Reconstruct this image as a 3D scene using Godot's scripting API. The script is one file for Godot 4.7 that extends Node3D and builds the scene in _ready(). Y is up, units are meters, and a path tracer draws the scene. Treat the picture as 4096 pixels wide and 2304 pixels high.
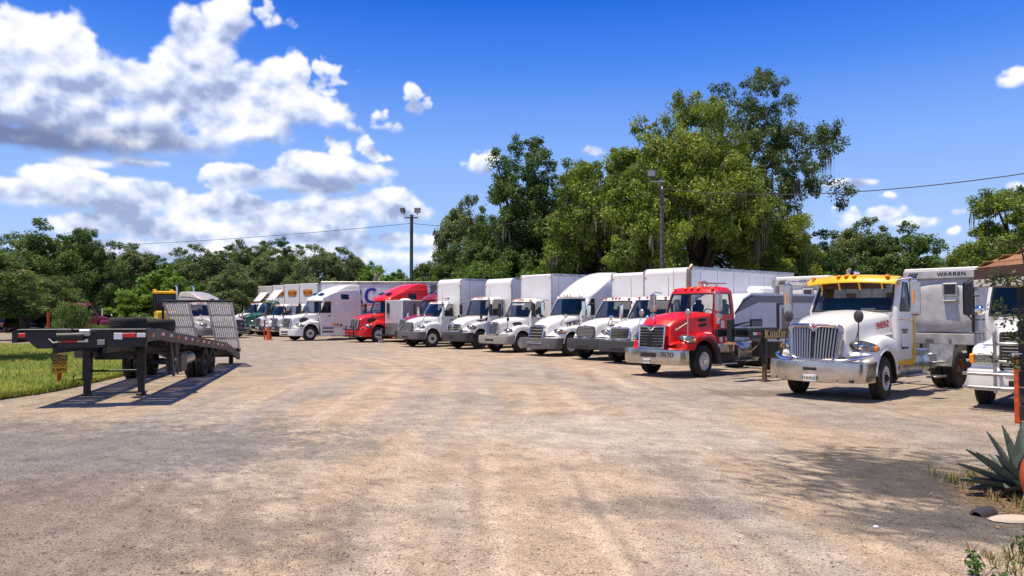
extends Node3D

# ---------------------------------------------------------------- mesh builder
class MB:
	var v := PackedVector3Array()

	func tri(a: Vector3, b: Vector3, c: Vector3) -> void:
		v.append(a)
		v.append(b)
		v.append(c)

	func quad(a: Vector3, b: Vector3, c: Vector3, d: Vector3) -> void:
		tri(a, b, c)
		tri(a, c, d)

	func face(a: Vector3, b: Vector3, c: Vector3, d: Vector3, o: Vector3) -> void:
		var n := (c - a).cross(b - a)
		if n.dot((a + b + c + d) * 0.25 - o) < 0.0:
			quad(a, d, c, b)
		else:
			quad(a, b, c, d)

	func grid(rows: Array) -> void:
		for r in rows.size() - 1:
			var p: Array = rows[r]
			var q: Array = rows[r + 1]
			for k in p.size() - 1:
				quad(p[k], p[k + 1], q[k + 1], q[k])

	func fan(ring: Array, c: Vector3, flip := false) -> void:
		for k in ring.size() - 1:
			if flip:
				tri(c, ring[k + 1], ring[k])
			else:
				tri(c, ring[k], ring[k + 1])

	# box with chamfered edges
	func box(c: Vector3, s: Vector3, b := 0.01, bs := Basis()) -> void:
		var h := s * 0.5
		b = minf(b, minf(h.x, minf(h.y, h.z)) * 0.9)
		var P := func(sx: float, sy: float, sz: float, ax: int) -> Vector3:
			var p := Vector3(h.x - b, h.y - b, h.z - b)
			p[ax] = h[ax]
			return c + bs * (p * Vector3(sx, sy, sz))
		for ax in 3:
			for sg in [-1.0, 1.0]:
				var q := []
				for st in [[-1.0, -1.0], [1.0, -1.0], [1.0, 1.0], [-1.0, 1.0]]:
					var m := Vector3.ZERO
					m[ax] = sg
					m[(ax + 1) % 3] = st[0]
					m[(ax + 2) % 3] = st[1]
					q.append(P.call(m.x, m.y, m.z, ax))
				face(q[0], q[1], q[2], q[3], c)
		if b <= 0.0005:
			return
		for ax in 3:
			var a1 := (ax + 1) % 3
			var a2 := (ax + 2) % 3
			for s1 in [-1.0, 1.0]:
				for s2 in [-1.0, 1.0]:
					var m := Vector3.ZERO
					m[a1] = s1
					m[a2] = s2
					var lo := m
					lo[ax] = -1.0
					var hi := m
					hi[ax] = 1.0
					face(P.call(lo.x, lo.y, lo.z, a1), P.call(hi.x, hi.y, hi.z, a1), P.call(hi.x, hi.y, hi.z, a2), P.call(lo.x, lo.y, lo.z, a2), c)
		for sx in [-1.0, 1.0]:
			for sy in [-1.0, 1.0]:
				for sz in [-1.0, 1.0]:
					tri(P.call(sx, sy, sz, 0), P.call(sx, sy, sz, 1), P.call(sx, sy, sz, 2))

	# plain cylinder or cone from a to b
	func cyl(a: Vector3, b: Vector3, r0: float, r1 := -1.0, n := 12, caps := true) -> void:
		if r1 < 0.0:
			r1 = r0
		var d := (b - a).normalized()
		var u := d.cross(Vector3.UP if absf(d.y) < 0.9 else Vector3.RIGHT).normalized()
		var w := d.cross(u)
		var p := []
		var q := []
		for k in n + 1:
			var t := TAU * k / n
			var e := u * cos(t) + w * sin(t)
			p.append(a + e * r0)
			q.append(b + e * r1)
		grid([q, p])
		if caps:
			if r0 > 0.001:
				fan(p, a, true)
			if r1 > 0.001:
				fan(q, b)

	func tube(pts: Array, r: float, n := 6, r_end := -1.0) -> void:
		var rows := []
		var u := Vector3.ZERO
		for k in pts.size():
			var d: Vector3 = (pts[mini(k + 1, pts.size() - 1)] - pts[maxi(k - 1, 0)]).normalized()
			if k == 0:
				u = d.cross(Vector3.UP if absf(d.y) < 0.9 else Vector3.RIGHT).normalized()
			u = (u - d * u.dot(d)).normalized()
			var w := d.cross(u)
			var rr := r if r_end < 0.0 else lerpf(r, r_end, float(k) / (pts.size() - 1))
			var row := []
			for j in n + 1:
				var t := TAU * j / n
				row.append(pts[k] + (u * cos(t) + w * sin(t)) * rr)
			rows.append(row)
		grid(rows)
		fan(rows[0], pts[0], true)
		fan(rows[-1], pts[-1])

	# profile of (radius, height along axis)
	func lathe(o: Vector3, ax: Vector3, prof: Array, n := 24) -> void:
		var u := ax.cross(Vector3.UP if absf(ax.y) < 0.9 else Vector3.RIGHT).normalized()
		var w := ax.cross(u)
		var rows := []
		for p in prof:
			var row := []
			for k in n + 1:
				var t := TAU * k / n
				row.append(o + ax * p.y + (u * cos(t) + w * sin(t)) * p.x)
			rows.append(row)
		grid(rows)

	func ball(c: Vector3, r: Vector3, n := 12, m := 8) -> void:
		var rows := []
		for i in m + 1:
			var a := PI * i / m
			var row := []
			for k in n + 1:
				var t := TAU * k / n
				row.append(c + Vector3(sin(a) * cos(t), cos(a), sin(a) * sin(t)) * r)
			rows.append(row)
		grid(rows)

	# polygon of (z, y) pulled out between x0 and x1
	func prism(poly: PackedVector2Array, x0: float, x1: float) -> void:
		var n := poly.size()
		var idx := Geometry2D.triangulate_polygon(poly)
		for x in [x0, x1]:
			for k in range(0, idx.size(), 3):
				var a := poly[idx[k]]
				var b := poly[idx[k + 1]]
				var c := poly[idx[k + 2]]
				tri(Vector3(x, a.y, a.x), Vector3(x, b.y, b.x), Vector3(x, c.y, c.x))
		for k in n:
			var a := poly[k]
			var b := poly[(k + 1) % n]
			quad(Vector3(x0, a.y, a.x), Vector3(x0, b.y, b.x), Vector3(x1, b.y, b.x), Vector3(x1, a.y, a.x))

	func mesh(crease := 40.0) -> ArrayMesh:
		var n := v.size()
		var fn := PackedVector3Array()
		var fu := PackedVector3Array()
		var nor := PackedVector3Array()
		fn.resize(n / 3)
		fu.resize(n / 3)
		nor.resize(n)
		for f in n / 3:
			var c := (v[f * 3 + 2] - v[f * 3]).cross(v[f * 3 + 1] - v[f * 3])
			fn[f] = c
			fu[f] = c.normalized()
		if crease <= 0.0:
			for i in n:
				nor[i] = fu[i / 3]
		else:
			var lim := cos(deg_to_rad(crease))
			var at := {}
			var keys := []
			keys.resize(n)
			for i in n:
				var key := Vector3i((v[i] * 1500.0).round())
				keys[i] = key
				if at.has(key):
					at[key].append(i / 3)
				else:
					at[key] = [i / 3]
			for i in n:
				var me := fu[i / 3]
				var sum := Vector3.ZERO
				for f in at[keys[i]]:
					if fu[f].dot(me) >= lim:
						sum += fn[f]
				nor[i] = sum.normalized() if sum.length_squared() > 1e-18 else (me if me.length_squared() > 0.5 else Vector3.UP)
		var arr := []
		arr.resize(Mesh.ARRAY_MAX)
		arr[Mesh.ARRAY_VERTEX] = v
		arr[Mesh.ARRAY_NORMAL] = nor
		var m := ArrayMesh.new()
		m.add_surface_from_arrays(Mesh.PRIMITIVE_TRIANGLES, arr)
		return m

# ---------------------------------------------------------------- scene helpers
var M := {}
var cache := {}
var names := {}
var rng := RandomNumberGenerator.new()
const CAM_H := 2.07
const FOC := 3000.0
const HORIZON := 1250.0

# photograph pixel (4096 wide) on the flat ground -> place on the ground
func gp(u: float, v: float) -> Vector3:
	var d := FOC * CAM_H / (v - HORIZON)
	return Vector3((u - 2048.0) / FOC * d, 0, -d)

func at_depth(u: float, v: float, d: float) -> Vector3:
	return Vector3((u - 2048.0) / FOC * d, CAM_H + (HORIZON - v) / FOC * d, -d)

func unique(called: String) -> String:
	if not names.has(called):
		names[called] = 0
		return called
	names[called] += 1
	return "%s_%03d" % [called, names[called]]

func meta(o: Node, label: String, category := "", group := "", kind := "") -> void:
	if label:
		o.set_meta("label", label)
	if category:
		o.set_meta("category", category)
	if group:
		o.set_meta("group", group)
	if kind:
		o.set_meta("kind", kind)

func thing(called: String, label: String, category: String, pos := Vector3.ZERO, yaw := 0.0, group := "") -> Node3D:
	var o := Node3D.new()
	o.name = unique(called)
	add_child(o)
	o.position = pos
	o.rotation.y = yaw
	meta(o, label, category, group)
	return o

func put(parent: Node, called: String, mesh: Mesh, mat: Material, pos := Vector3.ZERO, rot := Vector3.ZERO) -> MeshInstance3D:
	var o := MeshInstance3D.new()
	o.name = unique(called) if parent == self else called
	o.mesh = mesh
	o.material_override = mat
	parent.add_child(o, true)
	o.position = pos
	o.rotation = rot
	return o

func part(parent: Node, called: String, mb: MB, mat: Material, crease := 40.0) -> MeshInstance3D:
	return put(parent, called, mb.mesh(crease), mat)

func node(parent: Node, called: String, pos := Vector3.ZERO, yaw := 0.0) -> Node3D:
	var o := Node3D.new()
	o.name = called
	parent.add_child(o, true)
	o.position = pos
	o.rotation.y = yaw
	return o

func boxpart(parent: Node, called: String, c: Vector3, s: Vector3, mat: Material, b := 0.01, bs := Basis()) -> MeshInstance3D:
	var m := MB.new()
	m.box(c, s, b, bs)
	return part(parent, called, m, mat, 20.0)

func lettering(parent: Node, s: String, height: float, mat: Material, pos: Vector3, rot := Vector3.ZERO, bold := true, serif := false, stretch := 1.0) -> MeshInstance3D:
	var f := SystemFont.new()
	f.font_names = PackedStringArray(["Droid Serif" if serif else "Droid Sans"])
	f.font_weight = 700 if bold else 400
	var t := TextMesh.new()
	t.text = s
	t.font = f
	t.font_size = 64
	t.pixel_size = height / 46.0
	t.depth = 0.006
	t.curve_step = 4.0
	var o := put(parent, "lettering", t, mat, pos, rot)
	o.scale.x = stretch
	return o

func pm(c: Color, rough := 0.6, metal := 0.0, coat := 0.0) -> StandardMaterial3D:
	var m := StandardMaterial3D.new()
	m.albedo_color = c.linear_to_srgb()
	m.roughness = rough
	m.metallic = metal
	if coat > 0.0:
		m.clearcoat_enabled = true
		m.clearcoat = coat
		m.clearcoat_roughness = 0.06
	return m

func noise_tex(size: int, freq: float, c0: Color, c1: Color, sd := 1, octaves := 4, kind := FastNoiseLite.TYPE_SIMPLEX_SMOOTH) -> ImageTexture:
	var n := FastNoiseLite.new()
	n.seed = sd
	n.noise_type = kind
	n.frequency = freq
	n.fractal_octaves = octaves
	var im := n.get_seamless_image(size, size)
	im.convert(Image.FORMAT_RGB8)
	var data := im.get_data()
	for i in range(0, data.size(), 3):
		var t := data[i] / 255.0
		data[i] = int(lerpf(c0.r, c1.r, t) * 255.0)
		data[i + 1] = int(lerpf(c0.g, c1.g, t) * 255.0)
		data[i + 2] = int(lerpf(c0.b, c1.b, t) * 255.0)
	return ImageTexture.create_from_image(Image.create_from_data(size, size, false, Image.FORMAT_RGB8, data))

func textured(m: StandardMaterial3D, t: Texture2D, scale: float, world := false) -> StandardMaterial3D:
	m.albedo_texture = t
	m.uv1_triplanar = true
	m.uv1_world_triplanar = world
	m.uv1_scale = Vector3.ONE * scale
	return m

func materials() -> void:
	var grime := noise_tex(256, 0.012, Color(0.93, 0.925, 0.915), Color(1, 1, 1), 5, 5)
	var grime2 := noise_tex(256, 0.02, Color(0.62, 0.6, 0.58), Color(1, 1, 1), 9, 5)
	var paint := {"white": Color(0.84, 0.84, 0.84), "red": Color(0.76, 0.008, 0.008), "darkred": Color(0.3, 0.012, 0.03), "green": Color(0.012, 0.13, 0.085), "silver": Color(0.5, 0.46, 0.44), "yellow": Color(0.86, 0.5, 0.01), "maroon": Color(0.22, 0.012, 0.045)}
	for k in paint:
		M[k] = textured(pm(paint[k], 0.38, 0.0, 0.6 if k == "white" else 0.35), grime, 0.33)
	M["boxwhite"] = textured(pm(Color(0.8, 0.8, 0.82), 0.5, 0.0, 0.1), grime, 0.21)
	M["boxgrey"] = textured(pm(Color(0.52, 0.52, 0.55), 0.6), grime2, 0.2)
	M["dumpgrey"] = textured(pm(Color(0.6, 0.595, 0.6), 0.5, 0.15), noise_tex(256, 0.02, Color(0.84, 0.83, 0.82), Color(1, 1, 1), 91, 5), 0.4)
	M["cargo"] = textured(pm(Color(0.62, 0.62, 0.64), 0.4, 0.4), grime, 0.5)
	M["chrome"] = pm(Color(0.78, 0.77, 0.75), 0.1, 1.0)
	M["worn_chrome"] = textured(pm(Color(0.74, 0.7, 0.66), 0.22, 1.0), noise_tex(128, 0.03, Color(0.82, 0.8, 0.77), Color(1, 1, 1), 93, 4), 0.6)
	M["alu"] = textured(pm(Color(0.72, 0.72, 0.72), 0.34, 0.9), grime2, 0.7)
	M["rim_metal"] = textured(pm(Color(0.74, 0.73, 0.72), 0.38, 0.2), grime, 2.0)
	M["grille_steel"] = pm(Color(0.42, 0.41, 0.4), 0.32, 0.8)
	M["steel"] = pm(Color(0.42, 0.42, 0.42), 0.45, 0.8)
	M["tyre"] = textured(pm(Color(0.05, 0.047, 0.045), 0.9), noise_tex(128, 0.03, Color(0.5, 0.5, 0.5), Color(1, 0.96, 0.9), 3), 1.5)
	M["black"] = pm(Color(0.018, 0.018, 0.02), 0.55)
	M["gloss_black"] = pm(Color(0.012, 0.012, 0.014), 0.2)
	M["frame_black"] = textured(pm(Color(0.013, 0.013, 0.018), 0.5), grime2, 0.8)
	M["plastic"] = textured(pm(Color(0.05, 0.05, 0.058), 0.6), grime, 0.8)
	M["grey_plastic"] = textured(pm(Color(0.13, 0.122, 0.128), 0.55), grime, 0.8)
	M["beige_bumper"] = textured(pm(Color(0.34, 0.32, 0.29), 0.45), grime, 0.8)
	M["interior"] = pm(Color(0.06, 0.062, 0.065), 0.85)
	M["seat"] = pm(Color(0.045, 0.045, 0.05), 0.9)
	var g := pm(Color(0.004, 0.014, 0.018), 0.03)
	g.transparency = BaseMaterial3D.TRANSPARENCY_ALPHA
	g.albedo_color.a = 0.35
	M["glass"] = g
	var g2 := pm(Color(0.006, 0.008, 0.012), 0.04)
	M["dark_glass"] = g2
	var lens := pm(Color(0.7, 0.72, 0.72), 0.05)
	lens.transparency = BaseMaterial3D.TRANSPARENCY_ALPHA
	lens.albedo_color.a = 0.25
	M["lens"] = lens
	M["amber"] = pm(Color(0.92, 0.27, 0.01), 0.3)
	M["red_lens"] = pm(Color(0.6, 0.015, 0.01), 0.25)
	M["orange"] = textured(pm(Color(0.85, 0.12, 0.015), 0.6), grime2, 1.3)
	M["text_black"] = pm(Color(0.02, 0.02, 0.022), 0.5)
	M["text_red"] = pm(Color(0.5, 0.04, 0.03), 0.5)
	M["text_white"] = pm(Color(0.8, 0.8, 0.8), 0.5)
	M["text_gold"] = pm(Color(0.6, 0.42, 0.12), 0.5)
	M["sticker_white"] = pm(Color(0.75, 0.76, 0.78), 0.5)
	M["rust"] = textured(pm(Color(0.3, 0.15, 0.08), 0.85), grime2, 2.0)
	M["tape_red"] = pm(Color(0.7, 0.02, 0.02), 0.35)
	M["tape_white"] = pm(Color(0.75, 0.75, 0.75), 0.35)
	M["headlamp"] = textured(pm(Color(0.62, 0.63, 0.62), 0.16, 0.75), noise_tex(128, 0.05, Color(0.35, 0.36, 0.36), Color(1, 1, 1), 21, 3), 3.0)
	M["white_plain"] = pm(Color(0.8, 0.8, 0.8), 0.5)

# ---------------------------------------------------------------- trucks
# A truck stands on its front axle: z runs forward, x to its own left, y up.
func wheel_meshes() -> void:
	var t := MB.new()
	t.lathe(Vector3.ZERO, Vector3.RIGHT, [Vector2(0.285, -0.125), Vector2(0.33, -0.14), Vector2(0.41, -0.147), Vector2(0.475, -0.138), Vector2(0.508, -0.112), Vector2(0.515, -0.066), Vector2(0.502, -0.062), Vector2(0.502, -0.05), Vector2(0.516, -0.046), Vector2(0.517, -0.012), Vector2(0.504, -0.008), Vector2(0.504, 0.008), Vector2(0.517, 0.012), Vector2(0.516, 0.046), Vector2(0.502, 0.05), Vector2(0.502, 0.062), Vector2(0.515, 0.066), Vector2(0.508, 0.112), Vector2(0.475, 0.138), Vector2(0.41, 0.147), Vector2(0.33, 0.14), Vector2(0.285, 0.125)], 40)
	cache["tyre"] = t.mesh(50)
	var r := MB.new()
	r.lathe(Vector3.ZERO, Vector3.RIGHT, [Vector2(0.285, -0.12), Vector2(0.25, 0.0), Vector2(0.262, 0.09), Vector2(0.284, 0.125), Vector2(0.292, 0.136), Vector2(0.286, 0.142), Vector2(0.27, 0.132), Vector2(0.258, 0.1), Vector2(0.244, 0.086), Vector2(0.215, 0.092), Vector2(0.175, 0.102), Vector2(0.165, 0.118), Vector2(0.09, 0.122), Vector2(0.0, 0.122)], 40)
	cache["rim"] = r.mesh(40)
	var h := MB.new()
	h.cyl(Vector3(0.06, 0, 0), Vector3(0.0965, 0, 0), 0.027, 0.027, 10)
	cache["rim_hole"] = h.mesh(40)
	var b := MB.new()
	b.cyl(Vector3(0.11, 0, 0), Vector3(0.17, 0, 0), 0.092, 0.086, 18)
	b.cyl(Vector3(0.17, 0, 0), Vector3(0.2, 0, 0), 0.07, 0.05, 14)
	for k in 10:
		var a := TAU * (k + 0.5) / 10.0
		var c := Vector3(0, cos(a), sin(a)) * 0.138
		b.cyl(c + Vector3(0.115, 0, 0), c + Vector3(0.152, 0, 0), 0.016, 0.014, 6)
	cache["hub"] = b.mesh(40)
	var rr := MB.new()
	rr.lathe(Vector3.ZERO, Vector3.RIGHT, [Vector2(0.285, -0.12), Vector2(0.25, -0.06), Vector2(0.258, 0.09), Vector2(0.284, 0.125), Vector2(0.292, 0.136), Vector2(0.286, 0.142), Vector2(0.272, 0.13), Vector2(0.255, 0.05), Vector2(0.245, -0.04), Vector2(0.21, -0.06), Vector2(0.15, -0.06), Vector2(0.14, -0.05), Vector2(0.13, 0.02), Vector2(0.1, 0.09), Vector2(0.08, 0.11), Vector2(0.0, 0.112)], 32)
	cache["rear_rim"] = rr.mesh(40)

func wheel(parent: Node, x: float, z: float, rim: Material, hub: Material, dual := false, steer := 0.0, s := 1.0) -> Node3D:
	var w := node(parent, "wheel", Vector3(x, 0.512 * s, z), (0.0 if x > 0.0 else PI) + steer)
	w.scale = Vector3.ONE * s
	put(w, "tyre", cache["tyre"], M["tyre"])
	if dual:
		put(w, "tyre", cache["tyre"], M["tyre"], Vector3(-0.34, 0, 0))
		put(w, "rim", cache["rear_rim"], rim)
	else:
		put(w, "rim", cache["rim"], rim)
		for k in 10:
			var a := TAU * k / 10.0
			put(w, "rim_hole", cache["rim_hole"], M["black"], Vector3(0, cos(a), sin(a)) * 0.209)
		put(w, "hub", cache["hub"], hub)
	return w

func hermite(st: Array, z: float, k: int) -> float:
	var n := st.size()
	if z <= st[0][0]:
		return st[0][k]
	if z >= st[n - 1][0]:
		return st[n - 1][k]
	var i := 0
	while z > st[i + 1][0]:
		i += 1
	var h: float = st[i + 1][0] - st[i][0]
	var t: float = (z - st[i][0]) / h
	var d: float = (st[i + 1][k] - st[i][k]) / h
	var m0 := d
	var m1 := d
	if i > 0:
		var dp: float = (st[i][k] - st[i - 1][k]) / (st[i][0] - st[i - 1][0])
		m0 = 0.0 if dp * d <= 0.0 else 2.0 * dp * d / (dp + d)
	if i < n - 2:
		var dn: float = (st[i + 2][k] - st[i + 1][k]) / (st[i + 2][0] - st[i + 1][0])
		m1 = 0.0 if dn * d <= 0.0 else 2.0 * dn * d / (dn + d)
	var a: float = st[i][k]
	var b: float = st[i + 1][k]
	var t2 := t * t
	var t3 := t2 * t
	return (2 * t3 - 3 * t2 + 1) * a + (t3 - 2 * t2 + t) * h * m0 + (-2 * t3 + 3 * t2) * b + (t3 - t2) * h * m1

# half of a cross-section of hood and fender, from the fender's lower edge to the middle of the hood
func hood_half(S: Dictionary, z: float, cut := true) -> Array:
	var st: Array = S.hood
	var xf := hermite(st, z, 1)
	var yft := hermite(st, z, 2)
	var yb := hermite(st, z, 3)
	var xh := hermite(st, z, 4)
	var yv := hermite(st, z, 5)
	var yh := hermite(st, z, 6)
	var rs := hermite(st, z, 7)
	var cr := hermite(st, z, 8)
	var ra: float = S.get("arch", 0.66)
	if cut and absf(z) < ra:
		yb = maxf(yb, 0.53 + sqrt(ra * ra - z * z))
	var rf: float = minf(S.get("fender_r", 0.13), maxf(0.03, (yft - yb) * 0.6))
	yb = minf(yb, yft - rf - 0.005)
	var o := [Vector2(xf, yb), Vector2(xf + 0.012, lerpf(yb, yft - rf, 0.5)), Vector2(xf, yft - rf), Vector2(xf - 0.09 * rf, yft - 0.55 * rf), Vector2(xf - 0.32 * rf, yft - 0.24 * rf), Vector2(xf - rf, yft), Vector2(lerpf(xf - rf, xh, 0.55), lerpf(yft, yv, 0.45)), Vector2(xh + 0.03, yv), Vector2(xh, yv + minf(0.06, (yh - rs - yv) * 0.4)), Vector2(xh - 0.01, yh - rs), Vector2(xh - 0.01 - 0.1 * rs, yh - 0.5 * rs), Vector2(xh - 0.01 - 0.36 * rs, yh - 0.16 * rs), Vector2(xh - 0.01 - rs, yh), Vector2((xh - rs) * 0.5, yh + cr * 0.75), Vector2(0, yh + cr)]
	return o

func hood_bend(S: Dictionary, z: float, p: Vector2) -> Vector3:
	var st: Array = S.hood
	var z1: float = st[-1][0]
	var f := clampf((z - (z1 - 1.1)) / 1.1, 0.0, 1.0)
	f = f * f
	var wide: float = st[-1][1]
	return Vector3(p.x, p.y, z - f * (S.get("lean", 0.2) * (p.y - 0.95) + S.get("sweep", 0.3) * (p.x / wide) * (p.x / wide)))

func hood_at(S: Dictionary, z: float, t: float) -> Vector3:
	var h := hood_half(S, z, false)
	var i := clampi(int(t), 0, 13)
	return hood_bend(S, z, h[i].lerp(h[i + 1], t - i))

# a piece laid on the skin of hood or fender: rounded outline between (za, zb) and (ta, tb)
func patch(S: Dictionary, za: float, zb: float, ta: float, tb: float, side: float, off := 0.012, skew := 0.0, e := 3.0, lo := -1.0, hi := 1.0) -> MB:
	var mb := MB.new()
	var rows := []
	var n := 10
	for i in n + 1:
		var row := []
		var a := lerpf(lo, hi, float(i) / n)
		var wdt := pow(maxf(0.0, 1.0 - pow(absf(a), e)), 1.0 / e)
		for j in 7:
			var b := (-1.0 + 2.0 * j / 6.0) * wdt
			var t := lerpf(ta, tb, 0.5 + 0.5 * b)
			var z := lerpf(za, zb, 0.5 + 0.5 * a) + skew * b
			var p := hood_at(S, z, t)
			var nz := hood_at(S, z + 0.02, t) - p
			var nt := hood_at(S, z, minf(t + 0.1, 13.9)) - p
			var nn := nz.cross(nt).normalized()
			if nn.dot(Vector3(1, 0.6, 0.5)) < 0.0:
				nn = -nn
			var edge := 1.0 - maxf(absf(a), absf(b))
			p += nn * (off * minf(1.0, 0.35 + edge * 4.0))
			p.x *= side
			row.append(p)
		rows.append(row)
	mb.grid(rows)
	return mb

func build_hood(T: Node3D, S: Dictionary, paint: Material) -> void:
	var st: Array = S.hood
	var z0: float = st[0][0]
	var z1: float = st[-1][0]
	var ra: float = S.get("arch", 0.66)
	var zs := []
	var k := z0
	while k < z1 - 0.001:
		zs.append(k)
		k += 0.075
	zs.append(z1)
	for a in [-1.0, -0.985, -0.95, -0.9, 0.9, 0.95, 0.985, 1.0]:
		if a * ra > z0 and a * ra < z1:
			zs.append(a * ra)
	zs.sort()
	var mb := MB.new()
	var rows := []
	for z in zs:
		var h := hood_half(S, z)
		var row := []
		for i in 15:
			var p := hood_bend(S, z, h[i])
			row.append(Vector3(-p.x, p.y, p.z))
		for i in range(13, -1, -1):
			row.append(hood_bend(S, z, h[i]))
		rows.append(row)
	mb.grid(rows)
	var last: Array = rows[-1].duplicate()
	var low := hood_half(S, z1)[0] as Vector2
	for i in range(1, 12):
		last.append(hood_bend(S, z1, Vector2(lerpf(low.x, -low.x, i / 12.0), low.y)))
	last.append(last[0])
	var c := Vector3.ZERO
	for p in last:
		c += p
	c /= last.size()
	var inner := []
	for p in last:
		inner.append(c + (p - c) * Vector3(0.94, 0.94, 1.0) + Vector3(0, 0, 0.035))
	mb.grid([last, inner])
	var core := []
	for p in inner:
		core.append(Vector3(p.x * 0.5, c.y + (p.y - c.y) * 0.5, p.z + 0.01))
	mb.grid([inner, core])
	var mid := Vector3.ZERO
	for p in core:
		mid += p
	mb.fan(core, mid / core.size())
	part(T, "hood", mb, paint, 48)
	# black wheel housings and the rim of the arch
	for s in [-1.0, 1.0]:
		var w := MB.new()
		var lip := []
		var r2 := []
		for i in 17:
			var a := lerpf(-0.12, PI + 0.12, i / 16.0)
			var z := cos(a) * ra
			var y := 0.53 + sin(a) * ra
			var xf := hermite(st, clampf(z, z0, z1), 1)
			var zz := hood_bend(S, clampf(z, z0, z1), Vector2(xf, y)).z if z > z0 else z
			lip.append(Vector3((xf - 0.02) * s, y, zz))
			r2.append(Vector3(0.45 * s, y, zz))
		w.grid([lip, r2])
		part(T, "wheel_housing", w, M["black"], 60)
		if S.get("arch_lip", false):
			var l := MB.new()
			l.tube(lip.slice(1, 16).map(func(p): return p + Vector3(0.02 * s, 0, 0)), 0.028, 6)
			part(T, "arch_lip", l, paint if S.get("lip_paint", true) else M["grey_plastic"])
	# firewall so that no light shows under the hood
	boxpart(T, "engine_block", Vector3(0, 1.0, (z0 + z1) * 0.5 - 0.15), Vector3(0.8, 0.75, (z1 - z0) * 0.78), M["black"], 0.05)

func build_bumper(T: Node3D, B: Dictionary) -> void:
	var hw: float = B.hw
	var z: float = B.z
	var cv: float = B.get("curve", 0.1)
	var sd: float = B.get("side", 0.5)
	var half := [Vector2(0, z), Vector2(0.4 * hw, z - 0.1 * cv), Vector2(0.7 * hw, z - 0.45 * cv), Vector2(0.87 * hw, z - cv), Vector2(0.95 * hw, z - cv - 0.06), Vector2(0.99 * hw, z - cv - 0.15), Vector2(hw, z - cv - 0.27), Vector2(hw, z - cv - 0.27 - sd)]
	var rows := []
	var y0: float = B.y0
	var y1: float = B.y1
	for pr in [[y0, 0.14, 0.0], [y0, 0.03, 0.0], [y0 + 0.012, 0.01, 0.3], [y0 + 0.04, 0.0, 0.6], [lerpf(y0, y1, 0.5), -0.008, 1.0], [y1 - 0.04, 0.0, 1.0], [y1 - 0.012, 0.008, 1.0], [y1, 0.03, 1.0], [y1 + 0.005, 0.45, 1.0]]:
		var row := []
		for i in range(7, -1, -1):
			var p: Vector2 = half[i]
			row.append(Vector3(-(p.x - pr[1] * (1.0 if i > 2 else p.x / hw)), pr[0] + B.get("lift", 0.0) * p.x / hw * (1.0 - pr[2]), p.y - pr[1]))
		for i in range(1, 8):
			var p: Vector2 = half[i]
			row.append(Vector3(p.x - pr[1] * (1.0 if i > 2 else p.x / hw), pr[0] + B.get("lift", 0.0) * p.x / hw * (1.0 - pr[2]), p.y - pr[1]))
		rows.append(row)
	var mb := MB.new()
	mb.grid(rows)
	var b := part(T, "bumper", mb, M[B.get("mat", "plastic")], 35)
	for h in B.get("holes", []):
		var o := MB.new()
		o.box(Vector3(h[0], h[1], z - 0.02 - cv * pow(absf(h[0]) / hw, 2.0) * 1.1), Vector3(h[2], h[3], 0.06), 0.02)
		part(b, "bumper_opening", o, M[h[4] if h.size() > 4 else "black"], 20)

func cab_half(c: Array, zd1: float) -> Array:
	var zf: float = c[1]
	var zb: float = c[2]
	var w: float = c[3]
	var rc: float = c[4]
	var bow: float = c[5]
	var rb: float = c[6]
	var zs := zf - bow - rc
	var d0 := minf(zs - 0.05, zf - bow - rc - 0.05)
	var d1 := clampf(zd1, zb + rb + 0.02, d0 - 0.02)
	return [Vector2(0, zf), Vector2(0.38 * (w - rc), zf - bow * 0.13), Vector2(0.74 * (w - rc), zf - bow * 0.5), Vector2(w - rc, zf - bow), Vector2(w - 0.3 * rc, zf - bow - 0.3 * rc), Vector2(w, zs), Vector2(w, d0), Vector2(w, d1), Vector2(w, zb + rb), Vector2(w - 0.3 * rb, zb + 0.3 * rb), Vector2(w - rb, zb), Vector2(0, zb)]

func cab_ring(c: Array, zd1: float, inset := 0.0) -> Array:
	var h := cab_half(c, zd1)
	var o := []
	for i in range(11, -1, -1):
		o.append(Vector3(-maxf(0.0, h[i].x - inset * (1.0 if i > 2 and i < 11 else 0.0)), c[0], h[i].y + inset * (1.0 if i > 8 else (-1.0 if i < 5 else 0.0))))
	for i in range(1, 12):
		o.append(Vector3(maxf(0.0, h[i].x - inset * (1.0 if i > 2 and i < 11 else 0.0)), c[0], h[i].y + inset * (1.0 if i > 8 else (-1.0 if i < 5 else 0.0))))
	return o

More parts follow.
